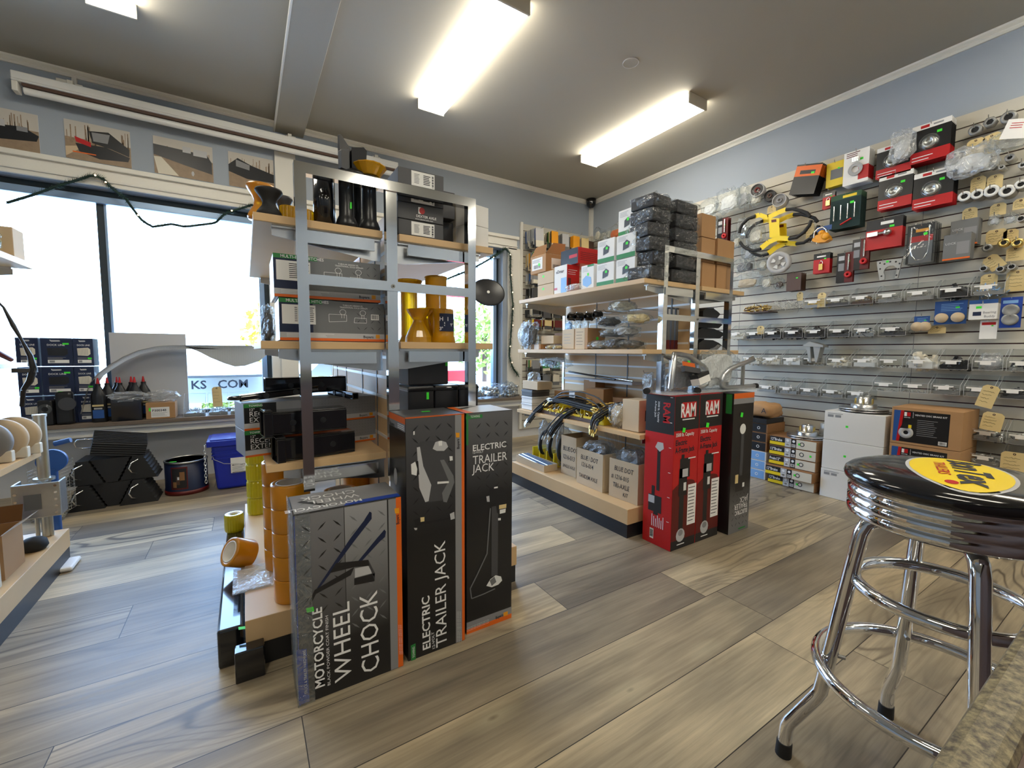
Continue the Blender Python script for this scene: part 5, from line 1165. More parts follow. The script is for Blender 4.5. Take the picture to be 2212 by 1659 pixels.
# ---------------------------------------------------------------- on the floor below the window
def chock(x, y, z, label, M_=None, L=.22, w_=.20, h=.155):
    """rubber wheel chock: trapezoid section, ribbed, with a wire handle on its end"""
    t = thing('wheel_chock', label, 'wheel chock', (x, y, z), 0, 'pile of black rubber wheel chocks'); X = M_ or I4
    b = MB('rubber', X); P = [(-w_/2, 0), (w_/2, 0)]; n = 7
    for k in range(n+1):
        u = k/n; x_ = w_/2*(1-u)+.030*u; z_ = h*u; P.append((x_, z_)); 
        if k < n: P.append((x_-.010, z_+h/n*.35))
    Q = []
    for k in range(n+1):
        u = k/n; x_ = w_/2*(1-u)+.030*u; z_ = h*u; Q.append((-x_, z_)); 
        if k < n: Q.append((-x_+.010, z_+h/n*.35))
    P += Q[::-1]; P = P[:-1]
    b.prism(P, -L/2, L/2, None, frame((0, 0, 0), (1, 0, 0), (0, 0, 1))); obj('rubber_block', b, t, world=False)
    hd = MB('chrome', X); hd.tube([(-.01, -L/2+.004, h*.25), (-.03, -L/2-.03, h*.35), (-.04, -L/2-.045, h*.55), (-.03, -L/2-.03, h*.75), (-.0, -L/2+.004, h*.85)], .0045, 8); obj('wire_handle', hd, t, world=False); return t
chock(-.905, 3.80, .0008, 'rubber wheel chock on the floor at the open end of the pile'); chock(-.637, 3.80, .0008, 'rubber wheel chock on the floor beside the eagle drum')
chock(-.771, 3.83, .1575, 'rubber wheel chock wedged upside down between the two on the floor', rotx(180))
chock(-.905, 3.82, .160, 'rubber wheel chock in the second layer, open end of the pile', None); chock(-.637, 3.84, .160, 'rubber wheel chock in the second layer, nearest the drum', None)
chock(-.771, 3.83, .3155, 'rubber wheel chock set upside down in the top of the pile', rotx(180))
t = thing('wheel_chock', 'rubber wheel chock lying flat on the very top, handle loop out', 'wheel chock', (-.745, 3.80, .352), 0, 'pile of black rubber wheel chocks')
X = rotz(8)@rotx(22)@roty(12); b = MB('rubber', X); b.box(-.135, .135, -.07, .08, 0, .10); 
for k in range(8): b.box(-.135, .135, -.07+.019*k, -.063+.019*k, .10, .106)
for k in range(6): b.box(-.135, .135, -.076, -.07, .006+.017*k, .012+.017*k, 'dark_grey')
obj('rubber_block', b, t, world=False, bevel=.004); hd = MB('chrome', X); hd.tube([(-.12, -.02, .09), (-.17, -.03, .095), (-.205, -.03, .085), (-.215, -.03, .06), (-.205, -.03, .035), (-.17, -.03, .025), (-.12, -.02, .03)], .0035, 8); obj('wire_handle', hd, t, world=False)
# eagle drum
t = thing('grease_drum', 'round blue drum with a framed eagle picture and red base ring', 'drum', (-.392, 3.86, 0))
obj('drum_body', MB('navy').lathe([(.0001, .002), (.128, .002), (.128, .04), (.126, .045), (.126, .232), (.0001, .232)], 48), t, world=False)
obj('base_ring', MB('dark_red').ring(.131, .120, 0.0005, .030, 48), t, world=False); obj('lid_rim', MB('steel').ring(.129, .118, .226, .238, 48), t, world=False); obj('lid', MB('kraft_pale').cyl(.119, .226, .232, 40), t, world=False)
def curved(mb, r, a0, a1, z0, z1, m, n=8):
    for k in range(n):
        p, q = math.radians(a0+(a1-a0)*k/n), math.radians(a0+(a1-a0)*(k+1)/n); mb.add([(r*math.cos(p), r*math.sin(p), z0), (r*math.cos(q), r*math.sin(q), z0), (r*math.cos(q), r*math.sin(q), z1), (r*math.cos(p), r*math.sin(p), z1)], [(0, 1, 2, 3)], m, True)
b = MB('dark_red'); curved(b, .1272, -128, -82, .045, .205, 'dark_red'); curved(b, .1278, -125, -85, .055, .195, 'black'); curved(b, .1285, -112, -103, .08, .14, 'counter_wood'); curved(b, .1289, -109, -104, .115, .135, 'white'); curved(b, .1285, -103, -90, .11, .17, 'kraft_dark'); curved(b, .1285, -122, -112, .06, .10, 'kraft_dark'); obj('eagle_picture', b, t, world=False)
obj('price_sticker', MB('sticker').box(-.09, -.05, -.06, -.04, .2325, .2335), t, world=False)
# blue tub
t = thing('plastic_tub', 'bright blue lidded plastic tub with a white label and wire handle', 'tub', (-.098, 3.86, 0.0005))
b = MB('bucket_blue'); b.add([(-.11, -.11, 0), (.11, -.11, 0), (.11, .11, 0), (-.11, .11, 0), (-.135, -.135, .335), (.135, -.135, .335), (.135, .135, .335), (-.135, .135, .335)], [(0, 3, 2, 1), (4, 5, 6, 7), (0, 1, 5, 4), (1, 2, 6, 5), (2, 3, 7, 6), (3, 0, 4, 7)]); obj('tub_body', b, t, world=False, bevel=.018)
b = MB('bucket_blue'); b.box(-.160, .150, -.155, .155, .330, .372); b.box(-.14, .13, -.135, .135, .372, .380); obj('tub_lid', b, t, world=False, bevel=.010)
for z in (.235, .262, .288): obj('body_rib', MB('bucket_blue').box(-.134, .134, -.135, .134, z, z+.006), t, world=False)
b = MB('paper', frame((-.02, -.1285, .12), (1, 0, 0), (0, -.075, 1))); b.box(0, .10, 0, .115, 0, .001); obj('label', b, t, world=False)
b = MB('ink'); F_ = frame((-.012, -.1345, .175), (1, 0, 0), (0, -.075, 1)); b.text('M6111 - G811', .014, F_, 'ink', .012); lines(b, 0, .08, -.045, -.006, 5, F_, 'grey_ink', .3); b.rect(0, .085, -.053, -.049, 0, 'ink', F_); obj('lettering', b, t, world=False)
b = MB('steel'); b.tube([(-.137, -.05, .285), (-.12, -.15, .24), (-.06, -.165, .205), (.05, -.17, .19), (.12, -.15, .20), (.14, -.05, .285)], .0022, 6); obj('wire_handle', b, t, world=False)
t = thing('steel_chain', 'short length of bright steel chain hanging in front of the blue tub', 'chain', (-.262, 3.715, .33)); z = .325; k = 0
while z > .075:
    a_ = (0 if k % 2 else 90); X = T(-.268, 3.70, z)@rotz(a_+20); obj('link', MB('chrome', X).tube([(.007*math.cos(q), 0, .014*math.sin(q)) for q in [i*.628 for i in range(10)]], .0032, 6, closed=True), t); z -= .0215; k += 1
obj('hook', MB('chrome').tube([(-.268, 3.70, .34), (-.268, 3.705, .352), (-.262, 3.715, .352)], .003, 6), t)
t = thing('mesh_basket_roll', 'rolled wire netting leaning behind the jack bracket', 'netting roll', (-.90, 3.55, 0)); b = MB('zinc')
for k in range(16):
    z0 = .03+k*.020; b.tube([(-1.02+.10*math.cos(q)-.00*z0+.0, 3.62+.07*math.sin(q), z0+.03*math.cos(q)) for q in [i*.5236 for i in range(12)]], .0012, 4, closed=True)
for q in range(12): b.rod((-1.02+.10*math.cos(q*.5236), 3.62+.07*math.sin(q*.5236), .03+.03*math.cos(q*.5236)), (-1.02+.10*math.cos(q*.5236), 3.62+.07*math.sin(q*.5236), .35+.03*math.cos(q*.5236)), .0012, 4)
obj('wire_mesh', b, t, split=False)
t = thing('plastic_bag', 'crumpled clear bag on the floor beside the chock pile', 'bag', (-1.0, 3.50, 0)); obj('film', MB('film').blob((-.99, 3.56, .09), (.09, .08, .18), 31, .4), t); obj('paper_insert', MB('off_white').blob((-.99, 3.57, .07), (.05, .04, .11), 33, .3, 8), t)

# ---------------------------------------------------------------- outside
struct('ground_outside', MB(mat('pavement', s2l(205, 200, 190), .8).name).box(-40, 40, YW+.26, 60, -.35, -.25))
t = thing('trailer_side_board', 'grey trailer side outside lettered KS.COM, seen through the window', 'trailer', (-.1, 5.2, -.25)); b = MB('alum'); b.box(-.60, .24, 5.2, 5.6, .50, .755); obj('side_panel', b, t, bevel=.004); obj('top_rail', MB('mid_grey').box(-.60, .24, 5.19, 5.22, .755, .775), t)
b = MB('ink'); b.text('KS', .115, FX(-.462, 5.198, .645), 'ink', .02); b.text('.COM', .115, FX(-.27, 5.198, .645), 'ink', .02); obj('lettering', b, t); b = MB('black'); 
for x in (-.5, .1): obj('wheel', MB('rubber', frame((x, 5.24, .05), (1, 0, 0), (0, 0, 1))).lathe([(.001, -.1), (.28, -.1), (.30, -.05), (.30, .05), (.28, .1), (.001, .1)], 32), t)
t = thing('parked_car', 'silver car outside behind the white upright', 'car', (1.1, 6.6, -.25)); b = MB('alum'); b.prism([(.2, .0), (2.4, 0), (2.5, .5), (2.3, .62), (1.7, .68), (1.3, 1.05), (.5, 1.08), (.15, .72), (.0, .5)], -.9, .9, None, frame((.55, 7.4, -.05), (1, 0, 0), (0, 0, 1)), False); obj('car_body', b, t, bevel=.05)
b = MB('dark_frame'); b.prism([(.60, .70), (1.66, .68), (1.32, .98), (.68, 1.0)], -.92, .92, None, frame((.55, 7.4, -.05), (1, 0, 0), (0, 0, 1))); obj('side_window', b, t)
for x in (1.0, 2.5): obj('wheel', MB('rubber', frame((x, 6.52, .02), (1, 0, 0), (0, 0, 1))).cyl(.27, -.1, .1, 28), t)
t = thing('trailer_wheel_guard', 'black curved trailer mudguard outside the second window', 'mudguard', (1.95, 5.4, -.25)); b = MB('gloss_black')
for i in range(12):
    a0, a1 = math.radians(20+i*12), math.radians(32+i*12); ro, ri = .42, .36
    for yy in (5.3,): b.add([(1.72+ro*math.cos(a0), yy, .62+ro*math.sin(a0)), (1.72+ro*math.cos(a1), yy, .62+ro*math.sin(a1)), (1.72+ri*math.cos(a1), yy, .62+ri*math.sin(a1)), (1.72+ri*math.cos(a0), yy, .62+ri*math.sin(a0))], [(0, 1, 2, 3)]); b.add([(1.72+ro*math.cos(a0), yy, .62+ro*math.sin(a0)), (1.72+ro*math.cos(a1), yy, .62+ro*math.sin(a1)), (1.72+ro*math.cos(a1), yy+.3, .62+ro*math.sin(a1)), (1.72+ro*math.cos(a0), yy+.3, .62+ro*math.sin(a0))], [(0, 1, 2, 3)], None, True)
obj('guard', b, t); obj('wheel', MB('rubber', frame((1.72, 5.5, .42), (1, 0, 0), (0, 0, 1))).lathe([(.001, -.1), (.27, -.1), (.30, -.05), (.30, .05), (.27, .1), (.001, .1)], 32), t); obj('hub', MB('light_grey', frame((1.72, 5.39, .42), (1, 0, 0), (0, 0, 1))).cyl(.14, -.02, .02, 24), t); obj('axle_stand', MB('mid_grey').box(1.6, 1.84, 5.5, 5.6, -.25, .3), t)
t = thing('red_lawn_chair', 'red plastic chair outside the second window', 'chair', (3.0, 6.2, -.25)); b = MB('red'); b.box(2.75, 3.15, 6.0, 6.4, .22, .26); obj('seat', b, t, bevel=.01); obj('backrest', MB('red').box(2.75, 3.15, 6.38, 6.42, .26, .72), t, bevel=.02)
for dx, dy in ((0, 0), (.36, 0), (0, .36), (.36, .36)): obj('leg', MB('red').box(2.76+dx, 2.79+dx, 6.01+dy, 6.04+dy, -.25, .22), t)
def bush(x, y, z, r, h, label, seed, m, name='shrub'):
    t = thing(name, label, 'shrub' if name == 'shrub' else 'tree', (x, y, -.25)); rr = random.Random(seed); b = MB(m)
    for k in range(900):
        d = Vector((rr.gauss(0, 1), rr.gauss(0, 1), rr.gauss(0, 1))).normalized()*rr.random()**.4; c = Vector((x+d.x*r, y+d.y*r*.7, z+d.z*h)); u = Vector((rr.gauss(0, 1), rr.gauss(0, 1), rr.gauss(0, 1))).normalized()*.07*(r+.3); v = u.cross(Vector((rr.gauss(0, 1), rr.gauss(0, 1), 1))).normalized()*u.length*.6
        b.add([tuple(c-u), tuple(c+v), tuple(c+u), tuple(c-v)], [(0, 1, 2, 3)])
    obj('foliage', b, t, split=False); obj('trunk', MB('counter_wood').tube([(x, y, -.25), (x, y, z)], .05*r+.02, 6), t)
mat('leaf_yellow', s2l(196, 190, 60), .7, vary=.3, vscale=3); mat('leaf_green', s2l(140, 160, 70), .7, vary=.3, vscale=3)
bush(-.5, 10.5, .1, .35, .35, 'small yellow-green shrub outside, beyond the trailer side', 1, 'leaf_green'); bush(.35, 10.8, .15, .35, .4, 'second small yellow-green shrub outside', 2, 'leaf_green')
bush(1.2, 16, 1.5, 1.4, 1.2, 'yellow autumn tree outside over the tread plate fender', 3, 'leaf_yellow', 'autumn_tree'); bush(8.6, 16, 1.6, 1.6, 1.6, 'yellow-green autumn tree outside the second window', 4, 'leaf_green', 'autumn_tree')
# ================================================================ goods on the far shelving unit
EPS = .0008
def cart2(name, label, x0, x1, y0, y1, z0, z1, body='kraft', group=None): return carton(name, label, 'box', x0, x1, y0, y1, z0+EPS, z1, body, group)
def side(x0, y1, z0): return FXL(x0-.0006, y1, z0)          # artwork on the -x face; local x runs toward the camera
# ---- top shelf
t = cart2('open_carton', 'kraft carton with lifted flaps and barcode labels, above two smaller kraft boxes', 1.835, 2.0, 2.50, 2.69, 1.600, 1.728)
b = MB('kraft'); 
b.add([(1.835, 2.50, 1.728), (1.835, 2.69, 1.728), (1.865, 2.66, 1.80), (1.865, 2.53, 1.80)], [(0, 1, 2, 3), (3, 2, 1, 0)]); b.add([(1.835, 2.50, 1.728), (2.0, 2.50, 1.728), (1.98, 2.46, 1.80), (1.87, 2.46, 1.795)], [(0, 1, 2, 3), (3, 2, 1, 0)]); obj('flap', b, t)
a = MB('paper'); M_ = side(1.835, 2.69, 1.6); a.rect(.02, .15, .025, .11, 0, 'paper', M_); barcode(a, .03, .14, .03, .065, M_, .0004, 2); a.rect(.10, .12, .05, .07, .001, 'sticker', M_); lines(a, .03, .14, .075, .10, 3, M_, 'ink', .25, .0006); obj('label', a, t)
a = MB('paper'); M_ = FX(1.835, 2.4994, 1.6); a.rect(.05, .14, .02, .10, 0, 'paper', M_); barcode(a, .055, .135, .025, .06, M_, .0004, 3); obj('end_label', a, t)
for k, lb in enumerate(('bottom small kraft box with a green sticker under the open carton', 'upper small kraft box with a green sticker under the open carton')):
    t = cart2('small_kraft_box', lb, 1.838, 1.95, 2.41, 2.60, 1.4225+.0885*k, 1.510+.0885*k, 'kraft_pale', 'small kraft boxes under the open carton'); a = MB('sticker'); a.rect(.06, .08, .05, .065, 0, 'sticker', side(1.838, 2.6, 1.4225+.0885*k)); obj('price_sticker', a, t)
def retail(label, x0, x1, y0, y1, z0, z1, kind, group='boxed trailer accessories'):
    t = cart2('retail_box', label, x0, x1, y0, y1, z0, z1, 'white_card' if kind != 'black' else 'red', group); w_ = y1-y0; h_ = z1-z0; M_ = side(x0, y1, z0)
    if kind == 'battery':
        a = MB('green'); a.rect(.001, w_-.001, .002, .028, 0, 'green', M_); obj('green_band', a, t)
        a = MB('dark_grey'); a.poly([(w_*.35, .045), (w_*.66, .055), (w_*.72, .085), (w_*.55, .10), (w_*.36, .085)], 'dark_grey', .0004, M_); obj('printed_picture', a, t)
    if kind == 'pad': a = MB('blue'); a.poly([(w_*.15, .03), (w_*.5, .012), (w_*.85, .03), (w_*.8, .07), (w_*.4, .085), (w_*.14, .065)], 'lite_blue', .0004, M_); obj('printed_picture', a, t); a = MB('green'); a.rect(w_*.5, w_, h_-.014, h_-.001, 0, 'green', M_); obj('green_band', a, t)
    if kind == 'tall': a = MB('lite_blue'); a.rect(w_*.55, w_*.98, .0, h_*.55, .0004, 'lite_blue', M_); a.rect(.0, w_*.25, .03, .045, .0004, 'red', M_); obj('printed_picture', a, t); a = MB('red'); M2 = FX(x0, y0-.0006, z0); a.rect(.001, x1-x0-.001, .001, h_-.002, 0, 'red', M2); a.rect(.01, .035, .05, .10, .0004, 'dark_red', M2); lines(a, .01, x1-x0-.02, .12, .16, 3, M2, 'white_ink', .2, .0006); obj('red_side', a, t); a = MB('ink'); a.text('eDmar', .03, side(x0-.0003, y1-.02, z0+.14), 'ink', .01); obj('lettering', a, t)
    if kind == 'black': a = MB('black'); a.rect(.001, w_-.001, .001, h_-.002, 0, 'black', M_); a.rect(w_*.5, w_*.95, h_*.4, h_*.6, .0004, 'red', M_); obj('printed_side', a, t); a = MB('white_ink'); M2 = FX(x0, y0-.0006, z0); lines(a, .02, x1-x0-.02, .02, .08, 5, M2, 'dark_red', .3, .0004); obj('small_print', a, t)
    if kind in ('battery', 'pad'): a = MB('grey_ink'); lines(a, .012, w_*.6, h_*.72, h_*.93, 4, M_, 'grey_ink', .25, .0004); a.rect(w_*.5, w_*.62, h_*.55, h_*.66, .0006, 'sticker', M_); obj('small_print', a, t)
    return t
retail('white and red eDmar box standing upright, nearest the kraft boxes', 1.835, 1.945, 2.262, 2.398, 1.4225, 1.612, 'tall')
retail('black and red box lying on the eDmar box', 1.88, 2.10, 2.205, 2.385, 1.613, 1.720, 'black')
t = cart2('small_carton', 'pale carton with green sticker behind the black and red box', 1.96, 2.06, 2.40, 2.49, 1.4225, 1.70, 'kraft_pale')
retail('white box with a blue pad picture and green top strip', 1.835, 1.93, 2.002, 2.118, 1.4225, 1.572, 'pad')
retail('white battery box, lower of the pair next to the pad box', 1.832, 1.95, 1.829, 1.972, 1.4225, 1.558, 'battery'); retail('white battery box, upper of the pair next to the pad box', 1.832, 1.95, 1.829, 1.969, 1.5588, 1.694, 'battery')
retail('white battery box, lower one partly under the bagged blocks', 1.832, 1.95, 1.672, 1.812, 1.4225, 1.556, 'battery'); retail('white battery box, upper one touching the bagged blocks', 1.832, 1.95, 1.672, 1.812, 1.5568, 1.690, 'battery')
t = thing('plastic_wrapped_pack', 'small crumpled pack lying before the eDmar box on the top shelf', 'pack', (1.83, 2.19, 1.4225)); obj('film', MB('film_white').blob((1.85, 2.19, 1.448), (.07, .15, .045), 61, .35, 10), t)
# bagged black axle grommets: two columns, six high, plus the rear column
k = 0
for col, (xa, xb, ya) in enumerate(((1.835, 2.005, 1.60), (2.035, 2.245, 1.60))):
    for row in range(6):
        z = 1.4228+.0755*row; k += 1; r = random.Random(k); dx = r.uniform(-.012, .012); lv = ('bottom', 'second', 'third', 'fourth', 'fifth', 'top')[row]
        t = thing('bagged_block', lv+' black block in a clear bag, '+('column over the shelf corner' if col == 0 else 'column beside the tall kraft cartons'), 'bagged part', ((xa+xb)/2, ya+.04, z), 0, 'black blocks in clear bags on the top shelf')
        X = rotz(r.uniform(-7, 7)); w_ = (xb-xa)*.92; b = MB('fabric_dark', X@T(dx, 0, 0)); b.box(-w_/2, w_/2, -.062, .088, .003, .072); obj('foam_block', b, t, world=False, bevel=.006)
        f_ = MB('film_dark', X@T(dx, 0, 0)); f_.blob((0, .012, .038), (w_*1.14, .20, .088), k*3.3, .30, 14); obj('film', f_, t, world=False)
t = retail('tall white battery box standing behind the top bagged blocks', 1.86, 2.02, 1.70, 1.83, 1.6912, 1.838, 'battery')
for i, (x0, x1, z0, z1, y0) in enumerate(((2.325, 2.455, 1.4228, 1.569, 1.60), (2.318, 2.452, 1.5695, 1.715, 1.605), (2.312, 2.45, 1.7155, 1.852, 1.605), (2.472, 2.60, 1.4228, 1.571, 1.60), (2.470, 2.645, 1.5715, 1.728, 1.60))):
    cart2('kraft_parts_carton', ('bottom kraft carton of the taller stack by the centre post', 'middle kraft carton of the taller stack by the centre post', 'top kraft carton of the taller stack by the centre post', 'lower kraft carton of the shorter stack at the open end', 'upper kraft carton of the shorter stack at the open end')[i], x0, x1, y0, y0+.16, z0, z1-EPS, 'kraft', 'plain kraft cartons behind the frame')
# ---- middle shelf
t = cart2('kraft_carton', 'taped kraft carton with handwriting, narrower of the pair', 1.838, 1.98, 2.182, 2.305, 1.0475, 1.181, 'kraft_pale'); a = MB('ink'); lines(a, .02, .10, .03, .11, 4, side(1.838, 2.305, 1.0475), 'grey_ink', .12); obj('handwriting', a, t)
t = cart2('kraft_carton', 'kraft carton with handwriting and a round green sticker on its brown side', 1.838, 1.99, 2.050, 2.178, 1.0475, 1.183, 'kraft'); a = MB('paper'); a.rect(.01, .10, .0, .134, 0, 'kraft_pale', side(1.838, 2.178, 1.0475)); lines(a, .02, .09, .02, .12, 5, side(1.8377, 2.178, 1.0475), 'ink', .10); obj('handwriting', a, t)
a = MB('sticker'); a.cyl(.011, 0, .0006, 16, 'sticker', FX(1.92, 2.0495, 1.117)); obj('price_sticker', a, t)
t = cart2('flat_carton', 'low brown and white carton at the open end of the middle shelf', 1.84, 1.93, 2.56, 2.78, 1.0475, 1.085, 'kraft'); a = MB('white'); a.rect(.0, .05, .0, .036, 0, 'white_card', side(1.84, 2.78, 1.0475)); a.rect(.14, .2, 0, .036, 0, 'white_card', side(1.84, 2.78, 1.0475)); obj('white_band', a, t)
cart2('small_carton', 'small pale written carton lying on the low one', 1.86, 1.96, 2.43, 2.58, 1.0865, 1.145, 'kraft_pale'); cart2('tray_carton', 'open brown carton behind the small written one', 2.0, 2.16, 2.35, 2.60, 1.0475, 1.17, 'kraft_dark')
def bagged(label, c, s_, seed, inner='light_grey', m='film', group=None, name='bagged_parts'):
    t = thing(name, label, 'bag', (c[0], c[1], c[2]-s_[2]/2), 0, group); obj('contents', MB(inner).blob(c, (s_[0]*.75, s_[1]*.75, s_[2]*.75), seed+50, .35, 8), t); obj('film', MB(m).blob(c, s_, seed, .32, 10), t); return t
bagged('clear bag draped over the open end of the middle shelf', (1.83, 2.70, 1.15), (.10, .18, .19), 71, 'dark_grey'); 
for i, (y_, w_) in enumerate(((2.42, .06), (2.34, .06))): bagged('small flat pack of hardware in front of the written cartons, '+('darker' if i else 'browner'), (1.83, y_, 1.062), (.07, w_, .026), 72+i, 'manila')
for i, (y_, z_, s_) in enumerate(((1.99, 1.075, .05), (1.86, 1.082, .06), (1.74, 1.075, .05), (1.90, 1.145, .05), (1.78, 1.15, .06), (1.70, 1.22, .06), (1.93, 1.215, .06), (1.82, 1.30, .06))):
    bagged(('silver flat pack lying first beside the kraft carton', 'clear clamshell pack of black parts at shelf level', 'dark clamshell pack by the chrome post at shelf level', 'clear pack tilted on the clamshells', 'grey pack lying on the dark clamshell', 'pale pack hung next to the chrome post', 'clear pack hanging on the back panel hook', 'uppermost clear pack under the top shelf')[i], (1.90, y_, z_+.0), (.16, .12, s_), 80+i, ('light_grey', 'dark_grey', 'black', 'grey', 'light_grey', 'manila', 'dark_grey', 'off_white')[i], 'film', 'clear packs heaped on the middle shelf')
for i, (x_, y_, z_) in enumerate(((1.86, 2.05, 1.355), (1.86, 1.98, 1.34), (1.86, 1.80, 1.35))):
    t = thing('peg_hook', 'thin chrome peg hook on the back panel of the far unit', 'hook', (2.24, y_, z_), 0, 'peg hooks on the back panel'); obj('rod', MB('chrome').tube([(2.244, y_, z_-.06), (1.92, y_, z_-.06), (1.90, y_, z_-.045)], .003, 6), t)
for i, (y_, z_, m_) in enumerate(((2.36, 1.275, 'gloss_black'), (2.28, 1.27, 'gloss_black'), (2.18, 1.265, 'gloss_black'), (2.10, 1.27, 'black_plastic'))):
    t = thing('black_coupling', ('black shiny coupling hanging highest and furthest', 'black shiny coupling second from the window', 'black shiny coupling third from the window', 'dull black coupling nearest the clear bags')[i], 'coupling', (1.96, y_, z_), 0, 'black couplings on the back panel hooks'); obj('coupling_body', MB(m_, frame((1.96, y_, z_), (0, 1, 0), (0, 0, 1))).lathe([(.012, -.03), (.026, -.02), (.024, .02), (.028, .028), (.012, .03)], 20), t)
    obj('rod', MB('chrome').rod((2.244, y_, z_+.03), (1.94, y_, z_+.03), .003), t)
for i, y_ in enumerate((2.40, 2.30, 2.22)): bagged('hanging pack with white and blue card under the black couplings, '+('furthest', 'middle', 'closest to the cartons')[i], (1.97, y_, 1.205), (.02, .08, .09), 90+i, ('lite_blue', 'off_white', 'white_card')[i], 'film', 'carded packs under the couplings')
# right-hand side of the middle shelf, seen through the frame
for i in range(4):
    t = thing('carded_tool', 'red and black carded tool in the row behind the frame, '+('first', 'second', 'third', 'fourth')[i], 'carded tool', (2.125+.04*i, 1.71, 1.05), 0, 'red and black carded tools in the frame'); x_ = 2.115+.040*i
    b = MB('light_grey'); b.box(x_, x_+.026, 1.70, 1.72, 1.105, 1.30, 'mid_grey'); b.box(x_, x_+.026, 1.70, 1.72, 1.05, 1.105, 'dark_red'); obj('card', b, t, bevel=.002); obj('label', MB('paper').box(x_+.004, x_+.022, 1.698, 1.70, 1.24, 1.29), t)
for i in range(5):
    cart2('small_kraft_carton', 'small kraft carton '+('at the bottom', 'second up', 'third up', 'fourth up', 'at the top')[i]+' of the column beside the centre post', 2.165, 2.232, 1.60, 1.66, 1.0475+.068*i, 1.114+.068*i, 'kraft', 'column of small kraft cartons') if False else cart2('small_kraft_carton', 'small kraft carton '+('at the bottom', 'second up', 'third up', 'fourth up', 'at the top')[i]+' of the column beside the centre post', 2.300-.0+.0, 2.362, 1.74, 1.80, 1.0475+.068*i, 1.114+.068*i, 'kraft', 'column of small kraft cartons')
for i, (z_, w_) in enumerate(((1.048, .12), (1.12, .15), (1.185, .13), (1.245, .09))):
    t = thing('hitch_lock_body', 'black finned trailer part '+('at the bottom', 'second up', 'third up', 'on top')[i]+' of the heap between the posts', 'trailer part', (2.50, 1.68, z_), 0, 'heap of black trailer parts'); b = MB('black_plastic'); b.prism([(-w_, .0), (w_*.6, 0), (w_, .03), (w_*.7, .045), (w_*.2, .06), (-w_*.6, .062), (-w_, .04)], -.04, .04, None, frame((2.50, 1.68, z_+.001), (1, 0, 0), (0, 0, 1))); obj('bracket_body', b, t, bevel=.003)
    obj('stud', MB('black').cyl(.018, 0, .05, 14, 'black', T(2.46+.03*i, 1.68, z_+.02)), t)
# ---- low shelf (left side)
for k in range(3):
    t = thing('parts_organizer', ('bottom', 'middle', 'top')[k]+' plastic parts organizer at the open end of the low shelf'+(', dark lid' if k == 2 else ', clear'), 'organizer', (1.90, 2.74, .583+.052*k), 0, 'stack of plastic organizers'); obj('box_body', MB('white_card' if k < 2 else 'dark_grey').box(1.835, 2.0, 2.655, 2.80, .5835+.052*k, .6335+.052*k), t, bevel=.003); obj('lid_edge', MB('light_grey' if k < 2 else 'mid_grey').box(1.832, 2.003, 2.652, 2.803, .618+.052*k, .626+.052*k), t)
t = cart2('open_carton', 'open kraft carton standing on the plastic organizers, bag inside', 1.845, 1.98, 2.60, 2.80, .741, .805, 'kraft_pale'); obj('inner_bag', MB('film_white').blob((1.90, 2.72, .83), (.09, .09, .08), 95, .35, 8), t)
for i, (x0, y0, z0, w_, d_, h_, rz_, m_) in enumerate(((2.02, 2.50, .583, .13, .12, .15, 4, 'kraft'), (1.99, 2.33, .583, .10, .08, .165, -8, 'kraft_pale'), (2.05, 2.16, .583, .14, .14, .19, 18, 'kraft'), (2.12, 2.0, .583, .10, .10, .14, 5, 'kraft_dark'), (2.14, 2.30, .583, .10, .12, .24, 3, 'kraft'))):
    t = thing('kraft_box', ('kraft box behind the organizers on the low shelf', 'kraft box with a white written note on its corner', 'tilted large kraft box in the middle of the low shelf', 'dark kraft box behind the written bags', 'tall kraft box against the back panel')[i], 'box', (x0+w_/2, y0+d_/2, z0+EPS), rz_, 'kraft boxes behind the hoses'); obj('carton_body', MB(m_).box(-w_/2, w_/2, -d_/2, d_/2, 0, h_), t, world=False, bevel=.002)
    if i == 1: obj('note', MB('paper').box(-w_/2-.001, -w_/2, -d_/2, d_/2*.8, .05, h_), t, world=False)
t = cart2('kraft_carton', 'square kraft carton at the near corner of the low shelf', 1.845, 1.965, 1.625, 1.748, .583, .762, 'kraft_pale'); a = MB('ink'); a.rect(.05, .08, .06, .12, 0, 'ink', FX(1.845, 1.6244, .583)); obj('printed_mark', a, t)
bagged('clear bag of brass fittings between the hoses and the square carton', (1.87, 1.80, .655), (.09, .12, .14), 96, 'kraft_pale', 'film')
for i, (y_, m_) in enumerate(((1.86, 'film_white'), (1.74, 'film_white'))):
    bagged('hanging written white bag on the lower back panel, '+('closer to the window' if i == 0 else 'closer to the post'), (2.19, y_, .81), (.03, .09, .16), 98+i, 'off_white', m_)
    t = thing('peg_hook', 'thin chrome peg hook on the back panel of the far unit', 'hook', (2.24, y_, .9), 0, 'peg hooks on the back panel'); obj('rod', MB('chrome').tube([(2.244, y_, .90), (2.15, y_, .90), (2.14, y_, .915)], .003, 6), t)
